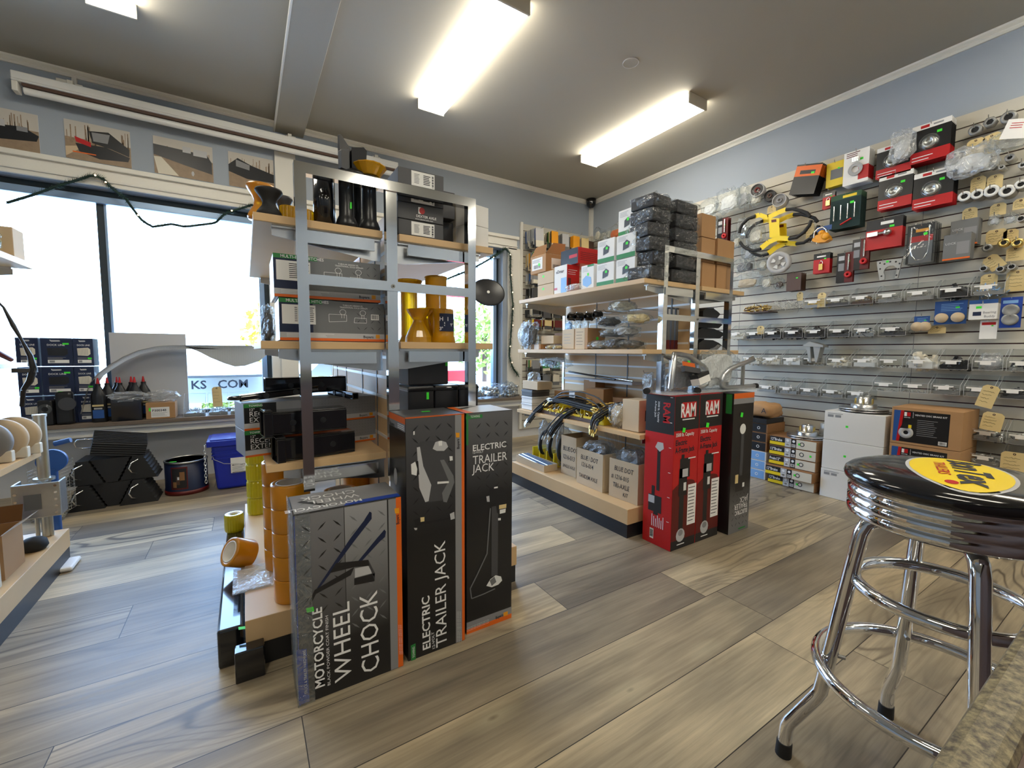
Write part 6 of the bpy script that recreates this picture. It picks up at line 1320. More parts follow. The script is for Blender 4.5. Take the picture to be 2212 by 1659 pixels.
# yellow dividers under the hoses
for i in range(3):
    t = thing('yellow_bin', 'yellow cardboard bin under the hoses, '+('closest to the organizers', 'in the middle', 'beside the brass bag')[i], 'bin', (1.90, 2.45-.22*i, .583), 0, 'yellow open bins on the low shelf'); b = MB('yellow'); y_ = 2.52-.22*i; b.box(1.84, 1.846, y_-.19, y_, .584, .62); b.box(1.98, 1.986, y_-.19, y_, .584, .66); b.box(1.846, 1.98, y_-.006, y_, .584, .66); b.box(1.846, 1.98, y_-.19, y_-.184, .584, .66); obj('bin_body', b, t)
def hose(label, pts, n, spread, seed, endm='brass', r=.0042):
    t = thing('brake_hose', label, 'hose bundle', Vector(pts[0])); rr = random.Random(seed)
    for i in range(n):
        o_ = Vector((rr.gauss(0, spread), rr.gauss(0, spread), rr.gauss(0, spread*.6))); P = []
        for j, p in enumerate(pts): P.append(Vector(p)+o_*(1+.6*(j/len(pts))))
        Q = []
        for a_, c_ in zip(P[:-1], P[1:]):
            for q in range(4): Q.append(a_.lerp(c_, q/4))
        Q.append(P[-1]); S = [Q[0]]+[(Q[q-1]+Q[q]*2+Q[q+1])/4 for q in range(1, len(Q)-1)]+[Q[-1]]
        h_ = obj('hose', MB('cable_black').tube(S, r, 6), t)
        for e, e2 in ((0, 1), (-1, -2)):
            d = (S[e]-S[e2]).normalized(); X = frame(S[e], d.orthogonal(), d.cross(d.orthogonal()), d); m_ = endm if e == 0 else 'brass'
            obj('hose_fitting', MB(m_, X).cyl(.0075, -.004, .016, 6).cyl(.0045, .016, .028, 8), h_)
    return t
hose('bundle of black hoses with silver ends spilling over the shelf edge furthest from the post', [(1.775, 2.63, .50), (1.80, 2.58, .575), (1.86, 2.50, .66), (1.95, 2.40, .69), (2.02, 2.25, .67)], 13, .016, 1, 'chrome')
hose('bundle of black hoses hanging down in front of the shelf centre, pale brass ends', [(1.765, 2.33, .455), (1.785, 2.29, .53), (1.83, 2.22, .62), (1.90, 2.12, .68), (1.98, 2.05, .69)], 11, .014, 2, 'zinc')
hose('straight bundle of black hoses lying along the shelf, blue-silver ends', [(1.80, 2.37, .70), (1.815, 2.25, .70), (1.83, 2.10, .685), (1.84, 1.98, .675)], 14, .010, 3, 'chrome')
hose('bundle of black hoses with brass ends nearest the brass bag', [(1.77, 1.925, .56), (1.79, 1.93, .62), (1.85, 1.88, .68), (1.95, 1.84, .70), (2.03, 1.88, .68)], 11, .018, 4, 'brass')
hose('pair of black hoses arching high over the bundles', [(1.86, 2.46, .67), (1.88, 2.35, .745), (1.88, 2.15, .765), (1.88, 1.98, .74), (1.88, 1.86, .66)], 2, .012, 5, 'brass', .0045)
t = thing('brass_fittings', 'heap of brass hose fittings along the shelf edge', 'fittings', (1.83, 2.2, .60)); b = MB('brass'); rr = random.Random(9)
for i in range(90):
    X = T(1.84+rr.random()*.06, 1.96+rr.random()*.62, .60+rr.random()*.045)@Matrix.Rotation(rr.uniform(0, 6), 4, (rr.random(), rr.random(), rr.random()+.1)); b.cyl(.008, -.012, .012, 6, rr.choice(('brass', 'brass', 'zinc', 'counter_wood')), X); b.cyl(.005, .012, .022, 6, 'brass', X)
b.box(1.835, 1.90, 1.95, 2.60, .5835, .605, 'counter_wood'); o = obj('fittings', b, t, split=False); o['kind'] = 'stuff'
t = thing('gas_strut', 'pair of thin black gas struts lying on a grey rail across the back panel', 'strut', (2.17, 2.4, .86)); obj('strut_rod', MB('gloss_black').rod((2.16, 2.62, .875), (2.16, 2.12, .842), .007), t); obj('strut_rod', MB('chrome').rod((2.18, 2.40, .862), (2.18, 1.98, .838), .005), t)
obj('grey_rail', MB('light_grey').box(2.14, 2.235, 1.95, 2.66, .815, .832), t); 
t = thing('strut_bag', 'clear bag with a black cylinder hanging below the middle shelf', 'bag', (1.9, 2.50, .95)); obj('cylinder', MB('black_plastic').rod((1.93, 2.60, .955), (1.93, 2.50, .945), .018, 12), t); obj('film', MB('film').blob((1.93, 2.50, .95), (.05, .32, .07), 101, .4), t)
# ---- base deck (left side)
def bd(label, ax, ay, bx, by, d_, h_, txt, body='kraft_pale', z=.1658):
    """open-topped carton; front edge runs from a to b on the deck"""
    A = Vector((ax, ay, z)); B = Vector((bx, by, z)); X = (B-A).normalized(); N = Vector((X.y, -X.x, 0)); N = N if N.dot(-A) > 0 else -N; t = thing('written_carton', label, 'box', ((A+B)/2)-N*d_/2, 0, 'open cartons of blue dot kits'); w_ = (B-A).length
    M_ = frame(A, X, (0, 0, 1), X.cross(Vector((0, 0, 1)))); s_ = -1 if X.cross(Vector((0, 0, 1))).dot(N) > 0 else 1
    b = MB(body, M_); q = .004
    for x0, x1, z0_, z1_ in ((0, w_, 0, q), (0, w_, d_-q, d_), (0, q, q, d_-q), (w_-q, w_, q, d_-q)):
        za, zb = sorted((s_*z0_, s_*z1_)); b.box(x0, x1, 0, h_, za, zb)
    za, zb = sorted((s_*q, s_*(d_-q))); b.box(q, w_-q, 0, .004, za, zb, 'kraft_inside'); obj('carton_body', b, t)
    c = MB('ink'); 
    for (st, x, y, sz, sh_) in txt: c.text(st, sz, M_@T(x*w_, y*h_, -s_*.0012), 'ink', .004, sh_, 'LEFT', .75)
    obj('handwriting', c, t); return t, M_, w_, s_
bd('open carton handwritten BLUE DOT 1216-013 single axle, furthest of three', 1.900, 2.375, 1.900, 2.212, .20, .275, [('BLUE/DOT', .12, .62, .045, .2), ('1216-013', .12, .40, .045, .1), ('SINGLE AXLE', .12, .18, .03, .25)])
bd('open carton handwritten BLUE DOT 1216-014 tandem axle, middle of three', 1.845, 2.141, 1.836, 1.888, .19, .235, [('BLUE / DOT', .16, .72, .042, .2), ('1216-014', .18, .52, .042, .1), ('TANDEM AXLE', .10, .20, .036, .15)])
bd('open carton handwritten BLUE DOT 1216-015 tri-axle kit, nearest of three', 1.842, 1.838, 1.850, 1.622, .18, .232, [('BLUE DOT', .18, .72, .040, .15), ('# 1216-015', .08, .50, .038, .1), ('TRI-AXLE', .14, .28, .040, .1), ('KIT', .5, .10, .034, .1)])
bagged('clear bag with dark tubing sticking out of the middle blue dot carton', (1.94, 2.02, .40), (.14, .20, .10), 110, 'dark_grey', 'film_white'); bagged('clear bag of grey coiled tubing in the tri-axle carton', (1.94, 1.73, .40), (.15, .19, .13), 111, 'grey')
t = thing('clear_tube_bundle', 'upright bundle of clear plastic tubes between the two nearer cartons', 'tubes', (1.90, 1.84, .40))
for k in range(4): obj('clear_tube', MB('acrylic').tube([(1.91+.012*k, 1.85, .36), (1.87+.016*k, 1.92-.03*k, .56)], .008, 8), t)
t = thing('rod_tray', 'long shallow kraft tray of dark blue rods on the base deck', 'tray', (1.86, 2.62, .166)); b = MB('kraft_pale'); 
for bx_ in ((1.790, 1.794, 2.43, 2.80), (1.906, 1.910, 2.43, 2.80), (1.794, 1.906, 2.43, 2.434), (1.794, 1.906, 2.796, 2.80)): b.box(*bx_, .1658, .215)
b.box(1.794, 1.906, 2.434, 2.796, .1658, .169, 'kraft_dark'); obj('tray_body', b, t)
for k in range(9): obj('blue_rod', MB('navy' if k % 3 else 'chrome').rod((1.802+.011*k, 2.445, .203+.004*(k % 2)), (1.802+.011*k, 2.78, .220+.004*(k % 2)), .0052, 8), t)
for i in range(4):
    t = thing('yellow_divider', 'yellow cardboard divider standing on the base deck, '+('furthest', 'second', 'third', 'closest to the written cartons')[i], 'divider', (1.95, 2.75-.09*i, .166), 0, 'yellow dividers on the base deck'); obj('panel', MB('yellow').box(1.925, 2.05, 2.76-.09*i, 2.772-.09*i, .1658, .275+.0*i), t)
for i, (y_, rz_) in enumerate(((2.70, 0), (2.58, 0), (2.47, 0))):
    t = thing('seal_ring_bag', 'clear bag with a large dark rubber ring, '+('furthest', 'middle', 'closest to the written cartons')[i], 'bag', (2.0, y_, .17), 0, 'bags with dark rings on the base deck')
    obj('rubber_ring', MB('rubber', frame((2.0, y_, .31), (1, .5, 0), (0, 0, 1))).tube([(.09*math.cos(q*.3927), .09*math.sin(q*.3927), 0) for q in range(16)], .014, 8, closed=True), t); obj('film', MB('film_white').blob((2.0, y_, .33), (.12, .07, .28), 115+i, .3), t)
# ---- bent chrome racks and bags lying over the jack cartons
def tubeX(name, parent, pts, r, y, m='brushed'): return obj(name, MB(m).tube([tuple(Vector(p)) for p in pts], r, 12), parent)
zr = .826
t = thing('wheel_carrier_frame', 'bent steel tube frame lying on the red cartons, black end plug', 'tube frame', (2.0, 1.46, .81), 0, 'bent steel tube frames')
P = [(1.84, 1.42, .845), (1.86, 1.42, .985), (1.875, 1.43, 1.012), (1.90, 1.45, 1.022), (1.99, 1.48, 1.02), (2.07, 1.49, 1.012), (2.13, 1.49, .99), (2.21, 1.49, .955), (2.255, 1.49, .925), (2.262, 1.49, .885), (2.245, 1.49, .85), (2.21, 1.49, .838), (2.16, 1.49, .836)]
tubeX('bent_tube', t, P, .0135, 0); tubeX('base_tube', t, [(1.86, 1.56, .828), (1.78, 1.52, .828)], .014, 0); obj('end_plug', MB('rubber').rod((1.79, 1.525, .828), (1.765, 1.512, .828), .0165, 14), t); tubeX('base_tube', t, [(2.15, 1.50, .828), (2.06, 1.42, .828)], .014, 0); obj('end_plug', MB('rubber').rod((2.065, 1.425, .828), (2.04, 1.40, .828), .0165, 14), t)
obj('flat_strut', MB('brushed').box(2.16, 2.176, 1.483, 1.497, .84, .985), t); obj('flat_strut', MB('brushed').box(1.862, 1.874, 1.44, 1.45, .83, .99), t)
t = thing('wheel_carrier_frame', 'second bent steel tube frame facing the other way over the black carton', 'tube frame', (2.48, 1.46, .81), 0, 'bent steel tube frames')
P = [(2.65, 1.47, .990), (2.665, 1.46, 1.0), (2.65, 1.45, .99), (2.58, 1.45, .975), (2.48, 1.45, .955), (2.40, 1.45, .935), (2.345, 1.45, .905), (2.328, 1.45, .87), (2.335, 1.45, .838), (2.37, 1.45, .828), (2.45, 1.45, .826), (2.68, 1.45, .826)]
tubeX('bent_tube', t, P, .0135, 0); obj('end_plug', MB('rubber').rod((2.675, 1.45, .826), (2.70, 1.45, .826), .0165, 14), t); obj('flat_strut', MB('brushed').box(2.535, 2.552, 1.443, 1.457, .838, .965), t)
t = thing('plastic_sheet', 'flat white plastic sheeting under the bent tube frames', 'sheeting', (2.2, 1.45, .811)); b = MB('film_white'); b.box(1.80, 2.66, 1.385, 1.56, .8145, .8165); obj('sheet', b, t)
bagged('large clear bag standing between the two bent tube frames', (2.36, 1.50, .93), (.34, .10, .22), 121, 'white_card', 'film'); bagged('clear bag of small orange and grey parts inside the first bent frame', (2.03, 1.50, .90), (.22, .09, .15), 122, 'grey', 'film')
t = thing('orange_label_pack', 'bagged pack with an orange header label inside the first bent frame', 'pack', (2.03, 1.43, .95)); b = MB('orange'); X = frame((1.95, 1.432, .955), (1, .1, -.12), (0, .3, 1)); b.box(0, .12, 0, .03, 0, .004); b.v = [X@v for v in b.v]; obj('header_card', b, t); c = MB('dark_grey', X); c.box(-.02, .14, -.03, 0, 0, .02); obj('contents', c, t); obj('price_sticker', MB('sticker', X).box(.05, .075, .03, .04, .004, .005), t)
t = thing('boxed_part', 'small black and white boxed part lying inside the first bent frame', 'box', (2.1, 1.43, .86)); X = frame((2.03, 1.43, .85), (1, .05, .22), (0, .2, 1)); b = MB('paper', X); b.box(0, .10, 0, .035, 0, .05); obj('carton_body', b, t); c = MB('black', X); c.box(0, .105, .035, .055, 0, .05); obj('dark_lid', c, t)

# ================================================================ opposite unit at the window side (left)
t = thing('open_kraft_carton', 'open kraft carton with raised flap on the base deck of the opposite unit', 'box', (-.86, 2.39, .166)); b = MB('kraft'); X = T(-.86, 2.39, .1658)
for x0, x1, y0, y1 in ((-.07, -.066, -.085, .085), (.066, .07, -.085, .085), (-.066, .066, -.085, -.081), (-.066, .066, .081, .085)): b.box(x0, x1, y0, y1, 0, .17, None, X)
obj('carton_body', b, t); b = MB('kraft_pale'); b.add([(-.79, 2.475, .336), (-.79, 2.305, .336), (-.735, 2.32, .375), (-.735, 2.46, .375)], [(0, 1, 2, 3), (3, 2, 1, 0)]); obj('flap', b, t); obj('flap', MB('kraft_dark').add([(-.93, 2.475, .336), (-.79, 2.475, .336), (-.80, 2.53, .39), (-.93, 2.53, .39)], [(0, 1, 2, 3), (3, 2, 1, 0)]), t)
obj('flap', MB('kraft').add([(-.93, 2.305, .336), (-.79, 2.305, .336), (-.80, 2.24, .372), (-.93, 2.24, .372)], [(0, 1, 2, 3), (3, 2, 1, 0)]), t)
t = cart2('wrapped_carton', 'pale wrapped carton in front of the open kraft one', -.93, -.78, 2.10, 2.25, .1655, .285, 'off_white')
t = thing('rubber_bumper', 'round black rubber part beside the open kraft carton', 'rubber part', (-.80, 2.60, .166)); obj('rubber_body', MB('rubber').lathe([(.0001, 0), (.035, 0), (.045, .015), (.04, .04), (.028, .05), (.0001, .055)], 24), t, world=False)
# swivel jack with bracket
t = thing('trailer_jack', 'zinc trailer jack tube with bolted bracket plate standing on the deck end', 'trailer jack', (-.81, 2.77, .166))
obj('jack_tube', MB('zinc', T(-.803, 2.77, 0)).cyl(.021, .40, .728, 28), t); obj('tube_cap', MB('zinc', T(-.803, 2.77, 0)).cyl(.0235, .722, .732, 28), t); obj('lower_tube', MB('zinc', T(-.806, 2.77, 0)).cyl(.017, .167, .42, 24), t); obj('collar', MB('zinc', T(-.803, 2.77, 0)).cyl(.036, .428, .440, 28), t)
b = MB('zinc'); b.box(-.893, -.740, 2.712, 2.72, .27, .428); b.box(-.893, -.885, 2.72, 2.80, .27, .428); b.box(-.748, -.740, 2.72, 2.80, .27, .428); obj('bracket_plate', b, t, bevel=.003)
b = MB('mid_grey', FX(-.84, 2.711, .33)); b.box(-.015, .04, -.02, .05, 0, .001); obj('cutout', b, t); c = MB('chrome')
for k in range(5): c = MB('chrome', FX(-.753, 2.7115, .288+.031*k)); c.cyl(.0055, 0, .004, 10); obj('bolt', c, t)
for k in range(4): c = MB('chrome', FX(-.880, 2.7115, .288+.033*k)); c.cyl(.0055, 0, .004, 10); obj('bolt', c, t)
for k, x in enumerate((-.835, -.79)): obj('jack_leg', MB('zinc').rod((x, 2.765, .167), (x, 2.765, .272), .008), t)
t = thing('blue_wheel_pad', 'bright blue plastic jack pad behind the zinc jack', 'jack pad', (-.80, 2.90, 0)); obj('pad', MB('mid_blue', frame((-.81, 2.90, .49), (1, 0, 0), (0, 0, 1))).cyl(.055, -.01, .01, 28), t); obj('stem', MB('mid_blue').rod((-.81, 2.90, .0), (-.81, 2.90, .45), .018, 12), t); obj('top_arm', MB('mid_blue').rod((-.80, 2.91, .57), (-.74, 2.90, .585), .012, 10), t)
# guide wheels and tubes on the middle shelf
for k, (x_, y_) in enumerate(((-.835, 2.36), (-.815, 2.43), (-.80, 2.50))):
    t = thing('boat_roller_wheel', ('grey rubber roller wheel nearest the tubes', 'amber-tinted roller wheel in the middle', 'amber-tinted roller wheel at the shelf end')[k], 'wheel', (x_, y_, .602), 0, 'roller wheels on the opposite unit'); X = frame((x_, y_, .602+.078), (1, .0, 0), (0, 0, 1))
    obj('tread', MB('kraft_pale' if k else 'grey', X).lathe([(.03, -.018), (.066, -.020), (.077, -.008), (.077, .008), (.066, .020), (.03, .018)], 40), t); obj('hub', MB('zinc', X).lathe([(.010, -.024), (.03, -.020), (.03, .020), (.010, .024)], 24, None, None, True, True), t); obj('axle_bracket', MB('off_white').box(x_+.035, x_+.075, y_-.015, y_+.015, .602, .645), t, bevel=.004)
for k in range(3): receiver('receiver_tube', 'black receiver tube '+('at the bottom', 'in the middle', 'on top')[k]+' of the stack beside the roller wheels', T(-.80, 2.13, .640+.061*k)@rotz(98), .16, .028, True, 'receiver tubes on the opposite unit')
# hanging latches, spring arm
for k in range(4):
    t = thing('coupler_latch', 'dark red coupler latch lying on the white shelf, '+('first', 'second', 'third', 'fourth')[k]+' from the aisle', 'latch', (-.80-.02*k, 2.40-.07*k, .973), 0, 'dark red latches'); obj('latch_lever', MB('dark_red').tube([(-.79-.03*k, 2.50-.06*k, .985), (-.82-.03*k, 2.42-.06*k, 1.03), (-.86-.03*k, 2.36-.06*k, 1.065)], [.009, .012, .008], 8), t); obj('pivot', MB('chrome').sph((-.82-.03*k, 2.42-.06*k, 1.03), .014, 10), t)
t = thing('flexible_lamp_arm', 'dark flexible arm curving down past the white shelf', 'flexible arm', (-.80, 2.5, .98)); b = MB('black_plastic').tube([(-.815, 2.46, 1.23), (-.79, 2.47, 1.19), (-.768, 2.47, 1.12), (-.747, 2.47, 1.06), (-.728, 2.47, 1.0), (-.722, 2.47, .95), (-.735, 2.47, .90), (-.755, 2.47, .865)], [.004, .004, .008, .005, .009, .012, .011, .008], 10); obj('arm', b, t); obj('arm_tip', MB('black_plastic').rod((-.755, 2.47, .865), (-.765, 2.48, .80), .008, 8), t)
obj('clamp', MB('dark_grey').box(-.78, -.715, 2.46, 2.49, .935, .952), t)
t = cart2('kraft_carton', 'kraft carton on the top shelf of the opposite unit against the bright window', -.87, -.765, 2.52, 2.62, 1.3912, 1.51, 'kraft_pale')
for k in range(3): bagged('clear pack with coloured card '+('in front', 'in the middle', 'at the back')+' on the top shelf of the opposite unit' if False else 'clear pack with '+('green', 'red', 'orange')[k]+' card on the top shelf of the opposite unit', (-.83-.01*k, 2.46-.05*k, 1.44+.02*k), (.10, .05, .09), 130+k, ('green', 'red', 'orange')[k], 'film', 'carded packs on the opposite unit')
t = thing('pb_bottle', 'dark bottle with a blue and white label behind the open kraft carton', 'bottle', (-.88, 2.60, .166)); obj('bottle_body', MB('navy').lathe([(.0001, 0), (.03, 0), (.03, .15), (.02, .17), (.02, .19), (.0001, .19)], 24), t, world=False); b = MB('lite_blue'); curved(b, .0305, -110, 20, .05, .12, 'lite_blue'); curved(b, .0308, -80, -10, .06, .11, 'blue'); obj('label', b, t, world=False)
t = thing('white_sheet_scrap', 'piece of white packaging under the edge of the opposite unit base', 'scrap', (-.74, 2.8, .0)); obj('foam', MB('white_card').box(-.77, -.715, 2.70, 2.84, .0008, .022), t, bevel=.01)
t = thing('tape_bucket', 'brown carton on the floor between the two shelving units', 'box', (1.35, 3.0, 0)); obj('carton_body', MB('kraft').box(1.26, 1.44, 2.98, 3.2, .0008, .40), t, bevel=.003); obj('black_post', MB('black').box(1.33, 1.36, 2.99, 3.02, .40, .64), t)
# ================================================================ goods on the slatwall
XS = XR-.0195
def HF(y, z, x): return frame((x, y, z), (0, -1, 0), (0, 0, 1), (-1, 0, 0))        # faces the room; local x toward the camera, y up
def yz(px, py, x): p = onX(px, py, x); return p.y, p.z
def hook(t, y, z, L): obj('hook', MB('chrome').tube([(XS, y, z), (XS-L, y, z+.002), (XS-L-.008, y, z+.02)], .0024, 6), t)
def pack(name, label, cat, rect, n, x, kind, group, dx=.022, tilt=0.):
    """a hanging stack of carded packs; rect = pixel box of the front one at depth x"""
    cx, cy = (rect[0]+rect[2])/2, (rect[1]+rect[3])/2; p = onX(cx, cy, x); w_ = abs(onX(rect[0], cy, x).y-onX(rect[2], cy, x).y); h_ = abs(onX(cx, rect[1], x).z-onX(cx, rect[3], x).z)
    lv = ('front', 'second', 'third', 'fourth', 'fifth', 'rearmost')
    for i in range(n):
        xx = x+dx*i
        t = thing(name, lv[i]+' of '+label if n > 1 else label, cat, (xx, p.y, p.z), 0, group); M_ = HF(p.y, p.z, xx)@rotz(tilt); a, b_ = w_/2, h_/2
        c = MB('box_black', M_); c.box(-a, a, -b_, b_, -.0015, 0)
        if kind == 'hub': c.rect(-a, a, -b_, -b_*.42, .0004, 'red', None) ; c.rect(-a, a, b_*.72, b_, .0004, 'paper')
        if kind == 'green': c.rect(-a, a, -b_, b_, .0004, 'pine_dark'); c.rect(-a, a, b_*.7, b_, .0006, 'pine'); c.rect(-a*.2, a*.7, b_*.75, b_*.9, .0008, 'yellow')
        if kind == 'yellow': c.rect(-a, a, -b_, b_, .0004, 'yellow'); c.rect(-a*.5, a*.9, -b_*.4, b_*.4, .0006, 'mid_grey')
        if kind == 'white': c.rect(-a, a, -b_, b_, .0004, 'paper'); c.rect(a*.2, a, -b_*.8, b_*.0, .0006, 'red'); lines(c, -a*.8, a*.3, b_*.62, b_*.95, 3, None, 'dark_red', .4, .0008)
        if kind == 'black': c.rect(-a, a, b_*.2, b_*.9, .0004, 'orange'); c.rect(-a*.6, a*.6, b_*.35, b_*.6, .0006, 'black')
        if kind == 'redblack': c.rect(-a*.0, a, -b_, b_, .0004, 'dark_red'); c.rect(-a*.8, -a*.1, b_*.5, b_*.8, .0006, 'light_grey'); c.rect(-a*.8, -a*.1, -b_*.2, b_*.3, .0006, 'grey')
        if kind == 'mount': c.rect(-a, a, -b_, b_*.3, .0004, 'red'); c.rect(-a, a, b_*.3, b_, .0004, 'black'); c.rect(-a*.2, a*.5, b_*.6, b_*.8, .0006, 'paper')
        if kind == 'clam': c.rect(-a*.8, a*.8, b_*.4, b_, .0004, 'black'); c.rect(-a*.8, a*.8, b_*.1, b_*.4, .0006, 'red'); c.rect(-a*.8, a*.8, -b_, b_*.1, .0004, 'mid_grey'); c.rect(-a*.4, a*.5, b_*.6, b_*.75, .0006, 'amber_paint')
        if kind == 'blue': c.rect(-a, a, -b_, b_, .0004, 'blue'); c.rect(-a*.8, a*.6, b_*.6, b_*.8, .0006, 'lite_blue')
        if kind == 'bluepale': c.rect(-a, a, -b_, b_, .0004, 'mid_blue'); lines(c, -a*.6, a*.8, b_*.1, b_*.8, 5, None, 'lite_blue', .3, .0006)
        if kind == 'padlock': c.rect(-a, a, -b_, b_*.4, .0004, 'red'); c.rect(-a*.6, a*.5, b_*.6, b_*.75, .0006, 'paper')
        if kind == 'white2': c.rect(-a, a, -b_, b_, .0004, 'paper'); c.rect(-a*.8, a*.8, b_*.5, b_*.8, .0006, 'red')
        if kind == 'brown': c.rect(-a, a, -b_, b_, .0004, 'counter_wood')
        c.v = c.v; obj('card', c, t)
        d = MB('blister', M_)
        if kind == 'hub':
            if i < 2 or True:
                d.lathe([(.048, .001), (.050, .012), (.042, .026), (.024, .030), (.020, .022), (.0001, .022)], 24, None, T(-a*.05, -b_*.05, 0)); obj('blister_dome', d, t)
            if i == 0:
                e = MB('zinc', M_); e.lathe([(.036, .004), (.034, .014), (.016, .016), (.014, .010), (.0001, .010)], 24, None, T(-a*.05, -b_*.05, 0)); obj('hub_cap', e, t); e = MB('paper', M_); e.rect(-a*.55, -a*.1, b_*.78, b_*.93, .0009, 'red'); e.rect(a*.1, a*.6, b_*.82, b_*.90, .0009, 'grey_ink'); lines(e, -a*.9, a*.2, -b_*.95, -b_*.62, 2, None, 'white_ink', .25, .0009); obj('lettering', e, t)
        if kind == 'green' and i == 0:
            e = MB('chrome', M_)
            for q in range(4): e.rod((-a*.7+a*.45*q, -b_*.5, .012), (-a*.7+a*.45*q, b_*.35, .012), .004, 6)
            obj('hitch_pin', e, t); e = MB('red', M_); e.rod((-a*.2, -b_*.8, .015), (a*.5, -b_*.55, .015), .006, 6); obj('red_grip', e, t)
        if kind == 'white' and i == 0:
            e = MB('light_grey', M_); 
            for q in range(3): e.tube([((.026+.007*q)*math.cos(s*.3142), -b_*.15+(.026+.007*q)*math.sin(s*.3142), .010) for s in range(20)], .0045, 6, closed=True)
            obj('coiled_cable', e, t); e = MB('chrome', M_)
            for q in range(3): e.cyl(.006, b_*.30, b_*.55, 8, 'chrome', frame((-.016+.014*q, 0, .014), (1, 0, 0), (0, 0, -1), (0, 1, 0)))
            obj('lock_cylinder', e, t)
        if kind == 'mount' and i == 0: e = MB('brushed', M_); e.sph((a*.25, 0, .02), .024, 16); e.box(-a*.85, -a*.25, -.014, .014, .004, .03); e.rod((-a*.3, 0, .02), (a*.1, 0, .02), .009); obj('ball_mount', e, t)
        if kind == 'clam': e = MB('chrome', M_); 
        if kind == 'clam' and i == 0:
            e.tube([(-a*.62, b_*.85, .02), (-a*.66, -b_*.1, .02), (-a*.5, -b_*.6, .02), (-a*.2, -b_*.85, .02), (a*.3, -b_*.85, .02), (a*.6, -b_*.5, .02), (a*.62, 0, .02), (a*.6, b_*.85, .02)], .004, 8); obj('lock_shackle', e, t)
        if kind == 'clam': d.box(-a, a, -b_, b_, 0, .035); obj('blister_shell', d, t)
        if kind == 'padlock' and i == 0: e = MB('brass', M_); e.box(-.012, .014, -b_*.7, -b_*.1, .002, .016); obj('lock_body', e, t); e = MB('chrome', M_); e.tube([(-.008, -b_*.1, .009), (-.008, b_*.12, .009), (.001, b_*.22, .009), (.010, b_*.12, .009), (.010, -b_*.1, .009)], .0028, 6); obj('shackle', e, t)
        if kind == 'redblack' and i == 0: e = MB('chrome', M_); e.rod((a*.45, -b_*.2, .01), (a*.45, b_*.85, .01), .006, 8); obj('shaft', e, t); e = MB('red', M_); e.ring(a*.42, a*.15, 0, .014, 20, 'red', T(a*.45, -b_*.5, .002)); obj('red_handle', e, t)
        if kind in ('blue', 'bluepale') and i == 0:
            for q in range(2):
                cxx, cyy = ((0, b_*.15-b_*.6*q) if kind == 'blue' else (-a*.5+a*q, -b_*.45)); e = MB('dull_steel' if kind == 'blue' else 'kraft_pale', M_@T(cxx, cyy, 0)); e.lathe([(.034, .001), (.034, .012), (.026, .014), (.014, .010), (.0001, .010)] if kind == 'blue' else [(.030, .001), (.030, .02), (.0001, .022)], 24); obj('bearing_race' if kind == 'blue' else 'grease_cap', e, t)
        if i == 0: e = MB('sticker', M_); e.rect(a*.3, a*.55, b_*.35, b_*.48, .0012 if kind != 'clam' else .036, 'sticker'); obj('price_sticker', e, t)
        if i == 0: hook(t, p.y, p.z+b_*.9, XS-x+.012)
pack('bearing_kit_pack', 'the four-deep bearing kits, upper hook nearer the window', 'carded pack', (1893, 312, 1968, 378), 4, 3.745, 'hub', 'red and black bearing kits')
pack('bearing_kit_pack', 'the four-deep bearing kits on the highest hook, beside the steel collars', 'carded pack', (1968, 264, 2052, 345), 5, 3.735, 'hub', 'red and black bearing kits')
pack('bearing_kit_pack', 'the bearing kits on the lower hook, nearer the green packs', 'carded pack', (1897, 374, 1970, 448), 4, 3.745, 'hub', 'red and black bearing kits')
pack('bearing_kit_pack', 'the bearing kits on the lower hook, beside the row of steel sleeves', 'carded pack', (1972, 368, 2058, 445), 5, 3.735, 'hub', 'red and black bearing kits')
pack('hitch_pin_pack', 'the dark green hitch pin packs', 'carded pack', (1793, 418, 1858, 492), 5, 3.72, 'green', 'dark green hitch pin packs')
pack('lock_card', 'the yellow lock cards under the slatwall top', 'carded pack', (1785, 350, 1822, 402), 3, 3.76, 'yellow', 'yellow lock cards')
pack('cable_lock_card', 'the white cable lock cards with coiled cable', 'carded pack', (1822, 325, 1876, 396), 5, 3.73, 'white', 'white cable lock cards')
pack('padlock_card', 'the red padlock cards above the yellow winch strap bow', 'carded pack', (1777, 414, 1803, 450), 2, 3.75, 'padlock', 'red padlock cards')
pack('wiring_pack', 'the black bags with orange header, high beside the yellow cards', 'carded pack', (1712, 356, 1768, 418), 5, 3.71, 'black', 'black bags with orange header', .024, -14)
pack('ball_mount_pack', 'the red ball mount packs with a chrome ball', 'carded pack', (1870, 472, 1948, 536), 4, 3.74, 'mount', 'red ball mount packs', .018)
pack('coupler_lock_pack', 'the clear coupler lock clamshells with steel loop', 'carded pack', (1958, 484, 2020, 568), 3, 3.70, 'clam', 'coupler lock clamshells', .045)
pack('grease_tool_pack', 'the red and black carded tools, lower hook', 'carded pack', (1807, 546, 1843, 610), 2, 3.745, 'redblack', 'red and black carded tools on the slatwall')
pack('grease_tool_pack', 'the red and black carded tools, upper hook', 'carded pack', (1840, 516, 1877, 582), 2, 3.745, 'redblack', 'red and black carded tools on the slatwall')
pack('small_red_pack', 'the small red carded knobs beside the white hub disc', 'carded pack', (1757, 547, 1792, 590), 3, 3.74, 'padlock', 'small red carded knobs')
pack('bearing_card', 'blue bearing card with two dark rings at the slatwall edge of the view', 'carded pack', (2160, 642, 2207, 708), 1, 3.76, 'blue', None)
pack('grease_cap_pack', 'clear pack with a blue card and two pale caps', 'carded pack', (2018, 650, 2088, 700), 1, 3.77, 'bluepale', None)
pack('bearing_card', 'small blue-white card with two black caps beside the dark bin', 'carded pack', (1974, 683, 2008, 714), 1, 3.78, 'bluepale', None)
